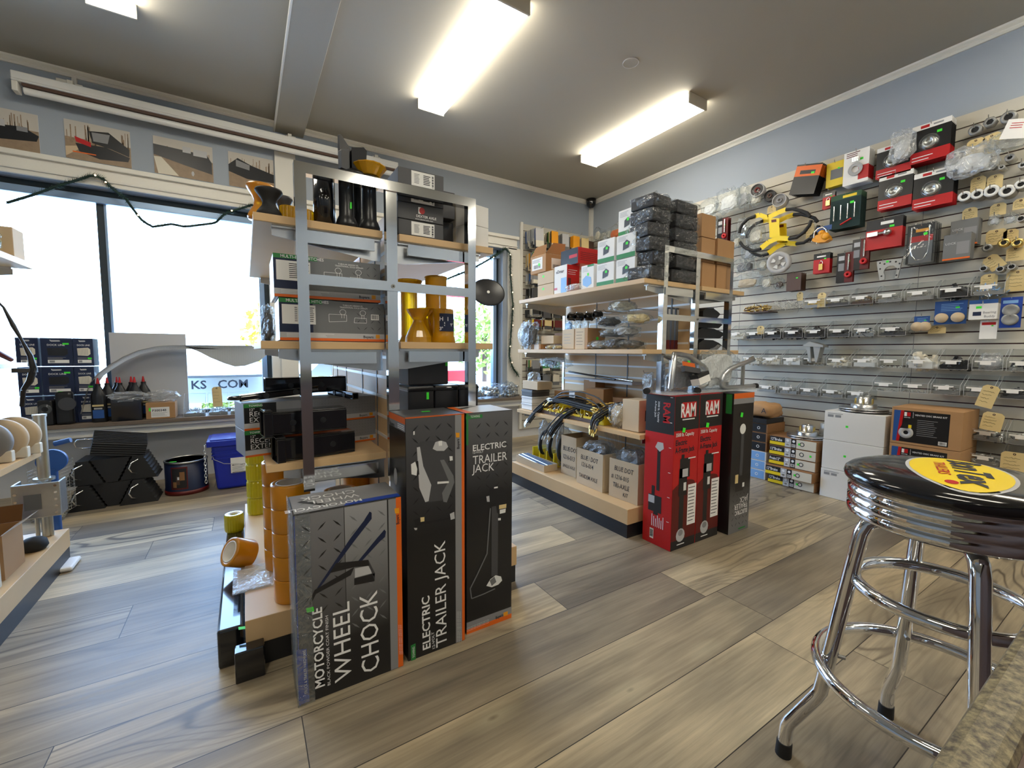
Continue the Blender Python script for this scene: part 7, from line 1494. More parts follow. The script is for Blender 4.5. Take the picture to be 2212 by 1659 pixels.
pack('small_parts_bag', 'small white-headed bag hanging under the white bearing box', 'carded pack', (2116, 692, 2154, 732), 1, 3.78, 'white2', None)
pack('red_bagged_part', 'the red and black bagged parts left of the yellow bow', 'carded pack', (1549, 472, 1572, 524), 3, 3.70, 'redblack', 'red bagged parts')
pack('brown_pack', 'the brown flat packs under the white hub disc', 'carded pack', (1699, 590, 1730, 628), 4, 3.70, 'brown', 'brown flat packs', .026)
# boxed locks and bearing box
def wallbox(name, label, rect, x, d, body, kind):
    cx, cy = (rect[0]+rect[2])/2, (rect[1]+rect[3])/2; p = onX(cx, cy, x); w_ = abs(onX(rect[0], cy, x).y-onX(rect[2], cy, x).y); h_ = abs(onX(cx, rect[1], x).z-onX(cx, rect[3], x).z)
    t = thing(name, label, 'box', (x, p.y, p.z-h_/2)); M_ = HF(p.y, p.z, x); a, b_ = w_/2, h_/2; obj('carton_body', MB(body, M_).box(-a, a, -b_, b_, -d, 0), t, bevel=.002)
    c = MB('light_grey', M_)
    if kind == 'lock': c.rect(-a, a, -b_, -b_+.010, .0006, 'orange'); c.rect(0, a*.9, -b_*.6, b_*.35, .0006, 'grey'); c.text('LOCK', .018, T(-a*.85, b_*.2, .001), 'light_grey', .01)
    if kind == 'white': c.rect(-a*.7, -a*.1, -b_*.5, 0, .0006, 'navy'); c.text('Bearing', .018, T(a*.0, -b_*.25, .001), 'grey_ink', .01); c.text('Buddy', .018, T(a*.1, -b_*.75, .001), 'grey_ink', .01); c.rect(-a*.5, -a*.1, b_*.4, b_*.7, .0006, 'sticker'); c.rect(-a, a, b_, b_*1.5, .0, 'mid_blue')
    obj('printed_front', c, t); hook(t, p.y, p.z+b_*.9, XS-x+d*.0+.01); return t
wallbox('lock_box', 'dark boxed trailer lock with orange bottom stripe, front one', (2037, 505, 2096, 560), 3.68, .08, 'mid_grey', 'lock'); wallbox('lock_box', 'dark boxed trailer lock hanging behind and above the front one', (2052, 474, 2112, 530), 3.765, .078, 'mid_grey', 'lock')
wallbox('bearing_box', 'white bearing protector box with blue print beside the blue ring card', (2092, 656, 2154, 690), 3.74, .07, 'white_card', 'white')
# steel sleeves, collars, nuts on hooks
def sleeve(label, px, py, r, L, m='dull_steel', inner=.48, x=3.74, group='steel sleeves on slatwall hooks', n=28, cap='light_grey'):
    p = onX(px, py, x); t = thing('steel_sleeve', label, 'sleeve', (x, p.y, p.z), 0, group); M_ = HF(p.y, p.z, x)
    obj('sleeve_body', MB(m, M_).lathe([(r, -L), (r, -.001), (r*.97, 0), (r*inner, 0), (r*inner, -L*.5)], n), t); obj('end_face', MB(cap, M_).ring(r*.96, r*inner, -.0005, .0008, n), t); obj('bore', MB('black', M_).cyl(r*inner*.99, -L*.6, -L*.15, 20), t); hook(t, p.y, p.z+r*inner*.6, XS-x+.03)
for i, (px_, py_, r_) in enumerate(((2083, 424, .030), (2111, 419, .029), (2141, 412, .034), (2175, 412, .034), (2205, 398, .026))): sleeve('bright-faced steel sleeve, '+('first', 'second', 'third', 'fourth', 'highest and last')[i]+' of the row under the white bag', px_, py_, r_, .075, 'dull_steel', .5, 3.73, 'steel sleeves on slatwall hooks', 28, 'white')
for i, (px_, py_, r_, m_) in enumerate(((2103, 371, .017, 'zinc'), (2142, 357, .013, 'dull_steel'), (2181, 340, .021, 'zinc'), (2209, 356, .018, 'zinc'), (2163, 361, .014, 'zinc'))): sleeve('slim steel sleeve on the upper hooks, '+('inside the white bag', 'brownish', 'tall one nearest the loose card', 'cut by the view edge', 'smallest')[i], px_, py_, r_, .07, m_, .5, 3.75)
for i, (px_, py_, r_, m_) in enumerate(((2106, 280, .030, 'dull_steel'), (2138, 263, .030, 'dull_steel'), (2178, 252, .033, 'dull_steel'))): sleeve('dark collar on the top hook row, '+('flat ring', 'hexagonal', 'largest')[i], px_, py_, r_, .03 if i == 0 else .04, m_, .55, 3.77, 'dark collars on the top hooks', 6 if i == 1 else 28, 'dull_steel')
for i, (px_, py_, r_, m_) in enumerate(((2132, 535, .023, 'dull_steel'), (2168, 524, .025, 'brass'), (2197, 524, .026, 'brass'))): sleeve(('grey threaded nut beside the brass nuts', 'brass nut on a hook, nearer the grey one', 'brass nut on a hook, at the view edge')[i], px_, py_, r_, .035, m_, .5, 3.75, 'threaded nuts on hooks', 8, m_)
for i, (px_, py_) in enumerate(((2124, 580), (2160, 581), (2185, 576), (2205, 472))): sleeve('small pipe end on a hook, '+('lowest row, first', 'lowest row, second', 'lowest row, third', 'above the green-tagged bags')[i], px_, py_, .017, .06, 'dull_steel', .7, 3.74, 'small pipe ends on hooks')
# manila tags on the wall
for i, (px_, py_, w_, h_, x_, rot_) in enumerate(((2107, 318, .075, .10, 3.79, 0), (2152, 306, .075, .11, 3.79, 12), (2113, 398, .065, .09, 3.80, 0), (2149, 394, .065, .09, 3.80, 0), (2096, 462, .065, .075, 3.80, 3), (2156, 452, .065, .07, 3.80, 0), (2152, 512, .085, .09, 3.80, 0), (2183, 512, .06, .09, 3.80, 0), (2161, 562, .07, .09, 3.80, 35), (2193, 548, .07, .08, 3.80, 0), (2136, 610, .07, .10, 3.80, 0), (2197, 606, .085, .12, 3.80, 0), (1750, 500, .055, .13, 3.79, 0), (1667, 452, .07, .06, 3.80, 0), (1775, 648, .055, .11, 3.72, 0), (1728, 640, .045, .07, 3.74, 0), (2024, 712, .085, .05, 3.80, 0), (2125, 855, .07, .13, 3.62, -14), (2139, 910, .085, .105, 3.60, -8), (2190, 1000, .10, .12, 3.60, 0), (1643, 713, .06, .07, 3.74, 0), (2205, 440, .06, .06, 3.80, 0))):
    p = onX(px_, py_, x_); tag('manila tag '+('under the flat ring collar', 'under the hexagonal collar', 'hanging left of the brownish sleeve', 'below the brownish sleeve', 'under the first bright sleeve', 'under the third bright sleeve', 'behind the green-tagged bags, wider', 'behind the green-tagged bags, narrower', 'slanted under the grey threaded nut', 'under the brass nuts', 'under the first small pipe end', 'under the last small pipe end', 'behind the black arm of the yellow bow', 'peeking over the yellow bow', 'behind the dark spring bin', 'small, beside the brass bolt bin', 'under the two black caps', 'hanging askew in a lower bin', 'standing in the bin beside the kraft brake kit carton', 'in the lowest bin at the view edge', 'behind the first black bin', 'at the view edge beside the last sleeve')[i], HF(p.y, p.z-h_/2, x_)@rotz(rot_), w_, h_, 200+i)
# bags hanging on the wall
def wbag(label, px, py, w_, h_, x, seed, inner='light_grey', m='film', d=.06, group='clear bags hanging on the slatwall'):
    p = onX(px, py, x); t = thing('hanging_bag', label, 'bag', (x, p.y, p.z-h_/2), 0, group); obj('contents', MB(inner).blob((x+.01, p.y, p.z-h_*.12), (d*.5, w_*.62, h_*.55), seed+5, .3, 8), t); obj('film', MB(m).blob((x, p.y, p.z), (d, w_, h_), seed, .35, 10), t); hook(t, p.y, p.z+h_*.42, XS-x+.01); return t
for i, a_ in enumerate(((1532, 448, .16, .16, 3.72, 'white'), (1572, 432, .22, .20, 3.70, 'white'), (1604, 425, .12, .18, 3.74, 'light_grey'), (1632, 425, .12, .13, 3.75, 'off_white'), (1540, 480, .10, .10, 3.74, 'light_grey'), (1605, 492, .10, .16, 3.74, 'chrome'), (1632, 505, .15, .16, 3.72, 'off_white'), (1600, 575, .11, .11, 3.72, 'grey'), (1618, 572, .08, .10, 3.72, 'dark_grey'), (1648, 570, .08, .10, 3.73, 'off_white'), (1612, 608, .24, .12, 3.70, 'kraft_pale'), (1655, 608, .10, .11, 3.71, 'off_white'), (1682, 612, .08, .08, 3.74, 'counter_wood'), (1590, 520, .08, .12, 3.76, 'off_white'), (1618, 545, .12, .12, 3.74, 'light_grey'))):
    wbag(('clear bag of white discs low over the kraft cartons', 'large clear bag with a pleated white disc', 'clear bag beside the pleated disc bag', 'clear bag hanging under the round red-centred can', 'small clear bag over the red bagged part', 'clear bag of bright chrome pins', 'clear bag with a cream cloth inside the yellow bow', 'bag with an oval ring below the yellow bow', 'dark clear bag beside the oval ring', 'clear bag left of the white hub disc', 'wide flat bag of pale parts under the hub disc', 'narrow pale bag beside the wide flat one', 'brown bag next to the brown flat packs', 'pale bag left of the cream cloth bag', 'clear bag under the cream cloth bag')[i], a_[0], a_[1], a_[2], a_[3], a_[4], 140+i, a_[5])
wbag('crumpled white bag draped over the slim sleeves', 2100, 345, .22, .16, 3.72, 161, 'white', 'film_white'); wbag('clear bag by the two bearing kit hooks with round white lids', 1948, 315, .12, .19, 3.70, 162, 'white', 'film_white'); wbag('clear bag sagging at the view edge under the loose card', 2190, 300, .20, .10, 3.70, 163, 'off_white', 'film')
for i, (px_, py_) in enumerate(((2148, 475), (2183, 472))): wbag('tiny clear bag with a green sticker, '+('first' if i == 0 else 'second')+' above the tags', px_, py_, .05, .055, 3.74, 165+i, 'light_grey', 'film', .02)
p = onX(2196, 278, 3.66); t = thing('loose_price_card', 'white printed card with red writing at the top edge of the slatwall', 'card', (3.66, p.y, p.z)); M_ = HF(p.y, p.z, 3.66)@rotz(-18); obj('card', MB('paper', M_).box(-.05, .05, -.05, .05, 0, .001), t); c = MB('red', M_@T(0, 0, .0015)); lines(c, -.03, .03, 0, .035, 3, None, 'red', .3); obj('lettering', c, t)
# round tins and discs
def tin(label, px, py, r, L, x, rim, face, hub):
    p = onX(px, py, x); t = thing('hub_tin', label, 'hub tin', (x, p.y, p.z-r), 0); M_ = HF(p.y, p.z, x)@Matrix.Rotation(math.radians(12), 4, 'Y'); obj('rim', MB(rim, M_).lathe([(r, -L), (r, -.002), (r*.95, 0), (r*.88, 0), (r*.86, -.015)], 36), t); obj('face', MB(face, M_).cyl(r*.87, -.016, -.012, 32), t); obj('hub', MB(hub, M_).ring(r*.42, r*.18, -.012, -.004, 8, hub), t); hook(t, p.y, p.z, XS-x-.02)
tin('round grey brake drum tin with a red-brown centre', 1635, 410, .055, .06, 3.72, 'light_grey', 'black', 'dark_red'); tin('dark round tin half hidden behind the bagged drum', 1662, 422, .045, .05, 3.76, 'dark_grey', 'black', 'counter_wood'); tin('round drum in a clear bag with a green sticker', 1683, 432, .052, .07, 3.70, 'light_grey', 'grey', 'grey')
p = onX(1681, 567, 3.66); t = thing('hub_disc', 'large white finned hub disc hanging below the yellow bow', 'hub disc', (3.66, p.y, p.z-.07)); M_ = HF(p.y, p.z, 3.66)@Matrix.Rotation(math.radians(14), 4, 'Y')@Matrix.Rotation(math.radians(6), 4, 'X')
obj('disc_rim', MB('light_grey', M_).lathe([(.078, -.06), (.084, -.05), (.084, -.004), (.080, 0), (.056, .002), (.052, -.006), (.0001, -.006)], 48), t); 
for k in range(4): a_ = math.radians(20+90*k); obj('fin', MB('white', M_@rotz(20+90*k)).prism([(.022, -.006), (.048, -.018), (.048, .018), (.022, .006)], -.005, .006, 'white', rotz(45)), t)
obj('hub_boss', MB('hubgrey', M_).cyl(.018, -.006, .010, 20), t); hook(t, p.y, p.z+.06, XS-3.66-.05)
# yellow winch bows: painted yoke with rubber arms
def bow(label, dx, dy, x):
    t = thing('bow_yoke', label, 'trailer bow guide', onX(1680+dx, 500+dy, x), 0, 'yellow bow guides with black arms'); Z_ = lambda X_, Y_, q=0.: tuple(onX(1540+X_/6.144+dx, 440+Y_/6.144+dy, x+q))
    def bar(pts, wd, m, nm, dep=.02):
        b = MB(m); 
        for (x0_, y0_), (x1_, y1_) in zip(pts[:-1], pts[1:]):
            d = Vector((x1_-x0_, y1_-y0_)).normalized()*wd; c = [(x0_-d.y, y0_+d.x), (x1_-d.y, y1_+d.x), (x1_+d.y, y1_-d.x), (x0_+d.y, y0_-d.x)]; f_ = [Z_(*q) for q in c]; g_ = [Z_(*q, dep) for q in c]; b.add(f_+g_, [(0, 1, 2, 3), (7, 6, 5, 4), (0, 4, 5, 1), (1, 5, 6, 2), (2, 6, 7, 3), (3, 7, 4, 0)])
        obj(nm, b, t, split=False)
    bar([(810, 195), (820, 450)], 68, 'yellow_paint', 'centre_plate', .03); bar([(560, 165), (620, 150), (730, 185), (860, 120), (975, 75)], 30, 'yellow_paint', 'upper_bar'); bar([(640, 590), (740, 510), (860, 455), (1010, 465)], 32, 'yellow_paint', 'lower_bar')
    for pts in ([(570, 160), (470, 200), (395, 270), (360, 340), (350, 390)], [(970, 80), (1060, 70), (1170, 95), (1250, 125), (1290, 175)], [(635, 600), (540, 625), (450, 600), (395, 560), (360, 510)], [(1005, 465), (1110, 450), (1210, 380), (1280, 290), (1305, 220)]): obj('rubber_arm', MB('rubber').tube([Z_(a_, b_) for a_, b_ in pts], .0125, 10), t)
    a = MB('dark_red'); P = [Z_(*q, -.001) for q in ((775, 215), (840, 205), (842, 240), (778, 250))]; a.add(P, [(0, 1, 2, 3)]); obj('label', a, t); return t
bow('yellow bow guide with four black rubber arms, front one', 0, 0, 3.66); bow('yellow bow guide hanging behind the front one', 16, 11, 3.73)
# amber round winch lock
p = onX(1775, 512, 3.69); t = thing('gear_winch_head', 'amber painted winch head with chrome handle loop and black strap', 'winch', (3.69, p.y, p.z-.06)); M_ = HF(p.y, p.z, 3.69)
obj('cast_body', MB('amber_paint', M_).prism([(-.06, -.02), (-.045, .012), (-.02, .02), (.03, .02), (.05, .0), (.062, -.03), (.03, -.045), (-.02, -.04)], -.03, .02), t, bevel=.006); obj('ball_head', MB('amber_paint', M_).sph((0, .028, .0), .024, 18), t); obj('gear', MB('amber_paint', M_).lathe([(.022, .015), (.026, .03), (.012, .034), (.0001, .034)], 16, None, T(.035, -.004, 0)), t)
obj('handle_loop', MB('chrome', M_).tube([(-.045, .0, .02), (-.042, .04, .02), (-.02, .062, .02), (.012, .066, .02), (.035, .045, .02), (.04, .01, .02)], .0055, 10), t); obj('strap_spool', MB('black_plastic', M_).cyl(.028, .04, .08, 20, 'black_plastic', frame((0, .01, -.02), (0, 0, 1), (0, 1, 0))), t); 
for dx_, dy_ in ((-.055, -.025), (-.02, -.045), (.025, -.02)): obj('bolt', MB('chrome', M_).cyl(.006, .018, .028, 8, 'chrome', T(dx_, dy_, 0)), t)
hook(t, p.y, p.z+.066, XS-3.69)
obj('blue_card', MB('mid_blue', M_).box(-.05, .05, .05, .085, -.03, -.028), t)
# cast coupler plate
p = onX(1922, 580, 3.72); t = thing('coupler_plate', 'grey cast plate with a half-round cut-out and bolt holes', 'mounting plate', (3.72, p.y, p.z-.06)); M_ = HF(p.y, p.z, 3.72); P = [(-.075, .06), (-.02, .06), (.062, .055), (.055, .0), (.045, -.07), (.028, -.07)]
P += [(.036*math.cos(math.radians(a_))+.004, .036*math.sin(math.radians(a_))-.018) for a_ in range(-35, 216, 25)]; P += [(-.024, -.07), (-.05, -.075), (-.065, .0)]
obj('plate', MB('hubgrey', M_).prism(P, -.012, 0), t); 
for k, (u, v) in enumerate(((-.055, .045), (-.03, .035), (0, .045), (.03, .04), (.05, .025), (-.052, .005), (.046, -.01), (-.042, -.045), (.038, -.05))): obj('bolt_hole', MB('black', M_).cyl(.0055, .0, .0008, 12, 'black', T(u, v, 0)), t)
hook(t, p.y+.04, p.z+.05, XS-3.72); obj('price_sticker', MB('sticker', M_).rect(-.022, -.008, .042, .055, .001, 'sticker'), t)
# ---- hopper bins
BW = .140
def wall_bin(ya, yb, z, kind, lb, seed, h=.05, lab=1, n=None, hb=.125, hf=.062): place_bin(lb, T(XS, (ya+yb)/2, z)@rotz(-90), (ya-yb)*.97, XS-3.705, hb, hf, kind, seed, h, lab, n=n)
rows = [
 (1.380, [((1.666, 1.508), 'brass', 'bin of brass bolts in the top bin row'), ((1.517, 1.362), 'springs', 'bin of small dark springs in the top bin row'), ((1.359, 1.222), 'brassclips', 'bin of brass-coloured clips in the top bin row'), ((1.21, 1.07), 'clips', 'bin of bright snap clips, nearer the brass clips'), ((1.058, .915), 'clips', 'bin of bright snap clips, nearer the black caps'), ((.90, .762), 'black', 'bin of black caps in the top bin row'), ((.752, .615), 'blue', 'bin of blue-white pins at the end of the top bin row')]),
 (1.152, [((2.27, 2.12), 'tubes', 'bin of pale parts furthest along the second bin row'), ((2.11, 1.965), 'dark', 'bin of dark pipe ends in the second bin row'), ((1.953, 1.813), 'black', 'bin heaped with black plugs, furthest of the four black ones'), ((1.80, 1.652), 'black', 'bin of black plugs in the second bin row, second of four'), ((1.64, 1.50), 'black', 'bin of black plugs in the second bin row, third of four'), ((1.487, 1.347), 'dark', 'half-filled bin of black clips in the second bin row'), ((1.335, 1.205), 'balls', 'bin of chrome hitch balls standing up in the second bin row'), ((1.184, 1.035), 'dark', 'bin of black and white hardware at the end of the second bin row')]),
 (.936, [((2.128, 1.975), 'cream', 'bin of cream tubes furthest along the third bin row'), ((1.962, 1.812), 'cream', 'bin of cream tubes next to the white plugs'), ((1.80, 1.66), 'white', 'bin heaped with white plugs in the third bin row'), ((1.648, 1.495), 'few', 'deep bin holding grey metal wedges'), ((1.481, 1.340), 'tubes', 'bin of short pipe pieces in the third bin row'), ((1.325, 1.186), 'white', 'bin of folded white plastic in the third bin row'), ((1.175, 1.04), 'few', 'almost empty bin in the third bin row'), ((1.024, .889), 'whitetube', 'bin piled high with white tubes'), ((.872, .735), 'black', 'bin piled high with black rubber bushings'), ((.722, .595), 'bag', 'bin stuffed with a crumpled clear bag'), ((.585, .455), 'balls', 'bin of chrome couplers at the view edge, third row')]),
 (.702, [((1.984, 1.83), 'steel', 'bin with a small yellow card in the fourth bin row'), ((1.815, 1.673), 'washers', 'bin of bright washers beside the yellow card bin'), ((1.66, 1.525), 'clips', 'bin of bright blue-lit clips in the fourth bin row'), ((1.508, 1.365), 'nuts', 'bin of bright nuts with a white note'), ((1.35, 1.208), 'nuts', 'bin of bright nuts behind the disc hub')]),
 (.777, [((1.195, 1.052), 'few', 'bin with a few clips right of the disc hub'), ((1.042, .905), 'few', 'nearly empty bin beside the pale label bin'), ((.895, .76), 'washers', 'bin with a pale pink label in the fourth bin row'), ((.748, .62), 'washers', 'bin with the skewed manila tag'), ((.608, .48), 'dark', 'bin of dark parts at the view edge, fourth row')]),
 (.520, [((.70, .57), 'balls', 'bin of polished nuts beside the kraft brake kit carton'), ((.56, .43), 'balls', 'bin of polished nuts at the view edge')]),
 (.372, [((.70, .57), 'washers', 'lowest bin of thin clips near the bar stool'), ((.56, .43), 'balls', 'lowest bin of polished nuts at the view edge')])]
sd = 300
for z, L in rows:
    for (ya, yb), kind, lb in L: sd += 1; wall_bin(ya, yb, z, kind, lb, sd, {'whitetube': .10, 'black': .07, 'white': .075, 'few': .02, 'bag': .10}.get(kind, .055), 1, 40 if kind not in ('whitetube', 'white') else 26)
# loose things above the first row and grey wedges
t = thing('wire_clip_heap', 'tangle of fine wire clips spilling left of the brass bolt bin', 'wire clips', (3.74, 1.80, 1.39)); b = MB('steel'); rr = random.Random(77)
for i in range(45):
    c = Vector((3.74+rr.uniform(-.04, .05), 1.80+rr.uniform(-.10, .10), 1.42+rr.uniform(-.03, .04))); d = Vector((rr.uniform(-1, 1), rr.uniform(-1, 1), rr.uniform(-1, 1))).normalized()*.03; b.tube([tuple(c-d), tuple(c), tuple(c+d*.8+Vector((0, 0, -.02)))], .0014, 4, rr.choice(('steel', 'white_gloss', 'dull_steel')))
b.box(3.70, XS, 1.69, 1.91, 1.378, 1.382, 'acrylic'); o = obj('clips', b, t, split=False); o['kind'] = 'stuff'
t = thing('brass_pin_heap', 'greenish brass pins in an open tray left of the wire tangle', 'pins', (3.74, 2.02, 1.39)); b = MB('brass')
for i in range(50):
    c = Vector((3.75+rr.uniform(-.04, .04), 2.03+rr.uniform(-.10, .10), 1.40+rr.uniform(-.01, .03))); d = Vector((rr.uniform(-1, 1), rr.uniform(-1, 1), rr.uniform(-.3, .3))).normalized()*.028; b.tube([tuple(c-d), tuple(c+d)], .0035, 5, rr.choice(('brass', 'counter_wood', 'brass')))
b.box(3.70, XS, 1.92, 2.14, 1.372, 1.380, 'counter_wood'); o = obj('pins', b, t, split=False); o['kind'] = 'stuff'
t = thing('metal_wedge', 'grey metal wedge bracket standing up out of the deep bin', 'bracket', (3.70, 1.57, 1.0)); b = MB('light_grey'); b.prism([(-.07, .10), (.07, .085), (.07, .10), (-.02, .13)], -.06, .03, 'hubgrey', HF(1.565, .99, 3.70)); obj('wedge_top', b, t); b = MB('hubgrey'); b.prism([(-.05, .09), (-.02, -.03), (-.01, -.03), (-.02, .09)], -.05, .02, 'hubgrey', HF(1.565, .99, 3.70)); obj('wedge_leg', b, t); obj('wedge_leg', MB('hubgrey').prism([(.0, .09), (.02, -.03), (.03, -.03), (.05, .09)], -.05, .02, 'hubgrey', HF(1.565, .99, 3.70)), t)
# ---- carded packs on the north slatwall and round the corner
def rowpacks(x, z, n, cols, seed, w_=.095, h_=.16, y0=YW-.03, dy=.026):
    r = random.Random(seed)
    for i in range(n):
        y = y0-dy*i-.01; m_ = r.choice(cols); hh = h_*r.uniform(.85, 1.05); b = MB(m_, FX(x-w_/2, y, z-hh)@rotz(r.uniform(-3, 3))@roty(r.uniform(-8, 8))); b.box(0, w_, 0, hh, -.004, .004); b.box(-.001, w_+.001, 0, hh*r.uniform(.2, .4), .0, .006, r.choice(('dark_grey', 'mid_grey', 'off_white')))
        o = obj('carded_pack', b, None); tagp(o, 'thin carded pack hanging in the close rows on the corner slatwall', 'carded pack', 'carded packs on the corner slatwall')
    t = thing('slatwall_hook', 'long wire hook on the corner slatwall holding carded packs', 'hook', (x, YW-.02, z), 0, 'wire hooks on the corner slatwall'); obj('rod', MB('chrome').tube([(x, YW-.02, z-.005), (x, YW-.31, z-.003), (x, YW-.32, z+.02)], .003, 6), t)
grey_ = ('light_grey', 'grey', 'mid_blue', 'light_grey'); mix_ = ('off_white', 'manila', 'counter_wood', 'green', 'grey', 'light_grey', 'amber_paint'); dk_ = ('dark_grey', 'black', 'mid_grey', 'off_white')
for j, (x, n, c_) in enumerate(((2.88, 9, grey_), (3.10, 9, mix_), (3.28, 8, mix_), (3.44, 8, mix_), (3.60, 7, mix_), (3.74, 5, mix_))): rowpacks(x, 2.42, n, c_, 400+j, .105, .20)
for j, (x, n, c_) in enumerate(((2.88, 9, mix_), (3.05, 7, mix_))): rowpacks(x, 2.16, n, c_, 410+j, .10, .19)
for j, x in enumerate((2.88, 3.02)): rowpacks(x, 1.93, 7, grey_, 420+j, .10, .12); rowpacks(x, 1.76, 7, dk_, 430+j, .10, .15)
for j, x in enumerate((2.88, 3.03, 3.18, 3.33)): rowpacks(x, 1.52, 7, dk_, 440+j, .10, .09); rowpacks(x, 1.40, 8, ('manila', 'off_white', 'dark_red', 'yellow', 'grey'), 450+j, .10, .12)
for j, x in enumerate((2.90, 3.05, 3.2)): rowpacks(x, .93, 6, mix_, 460+j, .10, .13); rowpacks(x, .76, 6, dk_, 470+j, .10, .13)
wbag('clear bag with orange webbing over the battery boxes', 1333, 500, .30, .16, 3.66, 170, 'orange', 'film', .10)
for i, px_ in enumerate((1290, 1305, 1370)): wbag('small clear bag hanging near the room corner, '+('closest to the corner', 'second from the corner', 'beside the tall white box')[i], px_, 505+10*i, .10, .15, 3.72, 172+i, ('off_white', 'light_grey', 'white')[i])
# ================================================================ boxes on the floor along the slatwall
def wbox(name, label, x0, x1, y0, y1, z0, z1, body, group=None): return carton(name, label, 'box', x0, x1, y0, y1, z0+EPS, z1-EPS, body, group)
lv = ('bottom', 'second', 'middle', 'fourth', 'top')
for k in range(5):
    x0 = 3.522 if k != 1 else 3.478; z0 = .0765*k; t = wbox('brake_kit_carton', lv[k]+' carton of the five 12 inch brake boxes'+(', jutting out with a torn end' if k == 1 else ''), x0, x0+.28, 1.432, 1.766, z0, z0+.0765, 'kraft_dark', 'stack of 12 inch brake cartons')
    M_ = HF(1.766, z0, x0-.0007); w_ = .334; h_ = .0765; a = MB('paper'); a.rect(.002, w_*.34, .004, h_-.005, 0, 'black', M_); a.rect(.002, w_*.34, .008, h_*.42, .0003, 'yellow', M_); a.rect(w_*.34, w_*.98, .004, h_-.005, 0, 'off_white', M_); a.rect(w_*.34, w_*.46, .004, h_-.005, .0003, 'light_grey', M_); a.rect(w_*.47, w_*.58, .004, h_-.005, .0003, 'black', M_); barcode(a, w_*.36, w_*.44, .010, h_*.42, M_, .0006, k); barcode(a, w_*.485, w_*.565, .010, h_*.42, M_, .0006, k+9)
    for cx_ in (.40, .525): a.cyl(.010, .0006, .0009, 14, 'white_ink', M_@T(w_*cx_, h_*.70, 0))
    a.ring(.016, .011, .0006, .0010, 18, 'ink', M_@T(w_*.70, h_*.52, 0)); obj('printed_front', a, t); b = MB('white_ink'); b.text('Frein12"' if k == 2 else '12"Brake', .030, M_@T(w_*.02, h_*.52, .0012), 'white_ink', .02, 0, 'LEFT', .78); obj('lettering', b, t)
    a = MB('sticker'); a.rect(w_*(.86 if k == 3 else .62), w_*(.90 if k == 3 else .66), h_*.4, h_*.6, .0012, 'sticker', M_); obj('price_sticker', a, t)
for k in range(6):
    z0 = .0765*k; t = wbox('hub_kit_carton', ('bottom', 'second', 'third', 'fourth', 'fifth', 'top')[k]+' carton of the six-high stack half hidden by the black jack carton', 3.548, 3.82, 1.80, 2.12, z0, z0+.0765, 'kraft_dark' if k > 2 else 'white_card', 'stack of hub kit cartons'); M_ = HF(2.12, z0, 3.5473); a = MB('paper'); a.rect(.004, .29, .005, .071, 0, 'off_white' if k != 3 else 'off_white', M_); a.rect(.20, .31, .005, .071, .0003, ('lite_blue' if k < 3 else 'black'), M_); barcode(a, .10, .145, .01, .04, M_, .0006, k+20); a.ring(.012, .008, .0006, .001, 16, 'white_ink', M_@T(.25, .038, 0)); obj('printed_front', a, t)
t = wbox('black_tray', 'flat black tray on top of the hub kit cartons', 3.53, 3.80, 1.80, 2.06, .459, .50, 'black'); t = thing('paper_sack', 'crumpled kraft paper package marked with the letter A', 'package', (3.65, 1.93, .501)); obj('paper_body', MB('kraft').blob((3.65, 1.90, .563), (.22, .27, .122), 181, .18, 12), t); c = MB('ink'); c.text('A', .06, HF(1.85, .545, 3.533), 'ink', .004); obj('lettering', c, t)
for k in range(3):
    t = wbox('white_hub_carton', ('bottom', 'middle', 'top')[k]+' plain white carton of the three beside the brake boxes', 3.515+.004*k, 3.83, 1.052, 1.398, .208*k, .208*(k+1), 'white_card', 'three plain white cartons'); M_ = HF(1.398, .208*k, 3.5143+.004*k); a = MB('sticker')
    if k: a.rect(.13, .145, .10, .115, 0, 'sticker', M_); obj('price_sticker', a, t)
    if k != 1: a = MB('grey_ink'); a.rect(.02, .055, .165, .182, 0, 'grey_ink', M_); a.rect(.065, .10, .165, .182, 0, 'grey_ink', M_); a.rect(.02, .11, .188, .192, 0, 'grey_ink', M_); obj('printed_label', a, t)
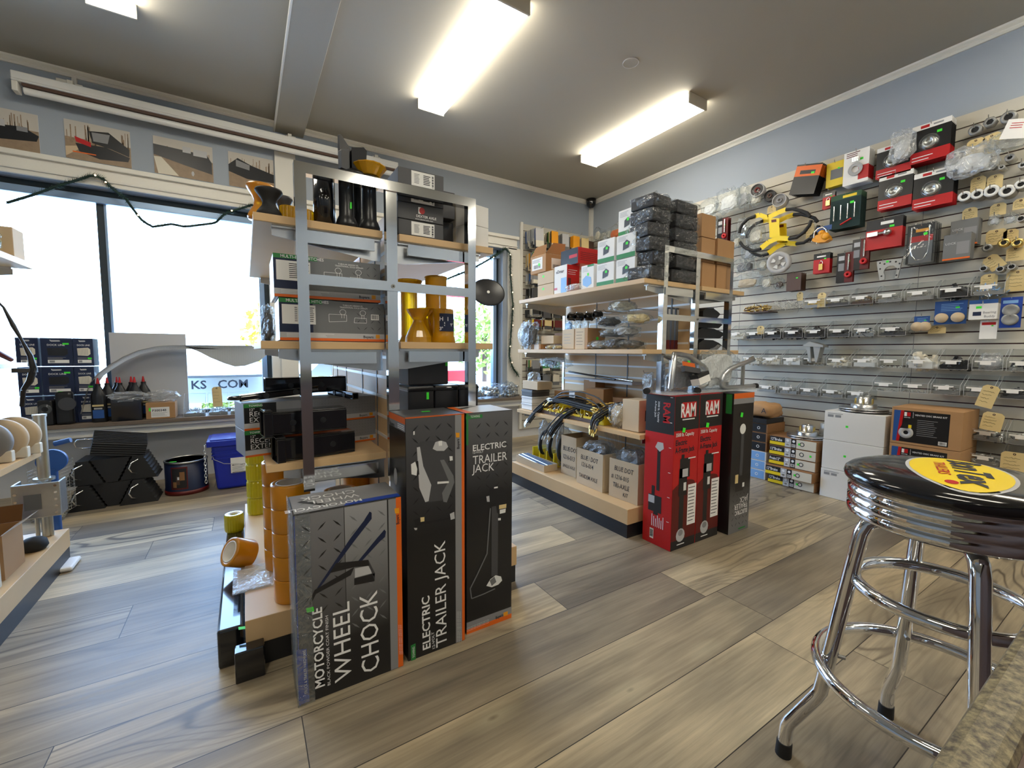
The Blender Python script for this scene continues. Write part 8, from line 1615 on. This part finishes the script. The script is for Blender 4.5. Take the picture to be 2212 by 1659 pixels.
for k in range(3):
    t = wbox('disc_brake_carton', ('bottom', 'middle', 'top')[k]+' kraft carton of the vented disc brake kits', 3.50, 3.83, .695, 1.018, .232*k, .232*(k+1), 'kraft', 'three vented disc brake kit cartons'); M_ = HF(1.018, .232*k, 3.4993); a = MB('box_black'); a.rect(.012, .268, .016, .212, 0, 'box_black', M_); a.rect(.012, .045, .016, .212, .0003, 'mid_blue', M_); a.poly([(.03, .016), (.045, .016), (.06, .212), (.045, .212)], 'red', .0006, M_); a.rect(.062, .074, .178, .203, .0006, 'paper', M_); a.rect(.075, .092, .178, .203, .0006, 'red', M_); a.rect(.103, .1045, .17, .205, .0006, 'white_ink', M_)
    a.ring(.036, .012, .0006, .0012, 24, 'light_grey', M_@T(.075, .075, 0)); a.poly([(.045, .10), (.06, .135), (.10, .135), (.11, .11), (.08, .10)], 'black', .0014, M_); a.rect(.085, .10, .105, .125, .0016, 'yellow', M_); barcode(a, .225, .262, .022, .044, M_, .0008, k+40); obj('printed_label', a, t)
    b = MB('white_ink'); b.text('VENTED DISC BRAKE KIT', .0135, M_@T(.112, .185, .0012), 'white_ink', .012, 0, 'LEFT', .95); b.text('DEXTER', .008, M_@T(.062, .167, .0012), 'white_ink', .01); lines(b, .125, .22, .06, .165, 9, M_, 'grey_ink', .22, .001); obj('lettering', b, t)
# rotors on the cartons
def rotor(label, x, y, z, k, m='brushed'):
    t = thing('disc_rotor', label, 'brake rotor', (x, y, z), 0, 'disc brake rotors'); b = MB(m); b.lathe([(.07*k, .0), (.138*k, 0), (.138*k, .006), (.10*k, .007)], 48); b.lathe([(.10*k, .013), (.138*k, .014), (.138*k, .021), (.075*k, .022)], 48); obj('rotor_disc', b, t, world=False, split=False)
    v = MB('dull_steel'); 
    for q in range(30): v.box(.10*k, .135*k, -.0015, .0015, .006, .014, None, rotz(q*12))
    obj('vent_vane', v, t, world=False, split=False); obj('hub_hat', MB(m).lathe([(.075*k, .02), (.072*k, .045), (.066*k, .05), (.040*k, .052), (.040*k, .095), (.034*k, .10), (.02*k, .10), (.02*k, .06)], 40), t, world=False)
    for q in range(6): a_ = math.radians(60*q+15); obj('wheel_stud', MB('brass').cyl(.0045, .05, .085, 8, 'brass', T(.054*k*math.cos(a_), .054*k*math.sin(a_), 0)), t, world=False)
rotor('disc brake rotor with six studs lying on the top white carton', 3.66, 1.22, .632, 1.0); rotor('disc brake rotor lying on the top brake carton', 3.65, 1.56, .383, .95)
t = thing('bearing_hub', 'small grey hub standing behind the rotor on the brake cartons', 'hub', (3.76, 1.475, .383)); obj('hub_body', MB('hubgrey').lathe([(.0001, 0), (.045, 0), (.045, .06), (.04, .07), (.04, .11), (.03, .115), (.0001, .115)], 32), t, world=False)
t = thing('rubber_tray', 'black shallow ring pan under the rotor on the white carton', 'pan', (3.68, 1.21, .6245)); obj('pan', MB('gloss_black').lathe([(.0001, 0), (.145, 0), (.152, .006), (.148, .0065), (.10, .005), (.0001, .005)], 48), t, world=False)
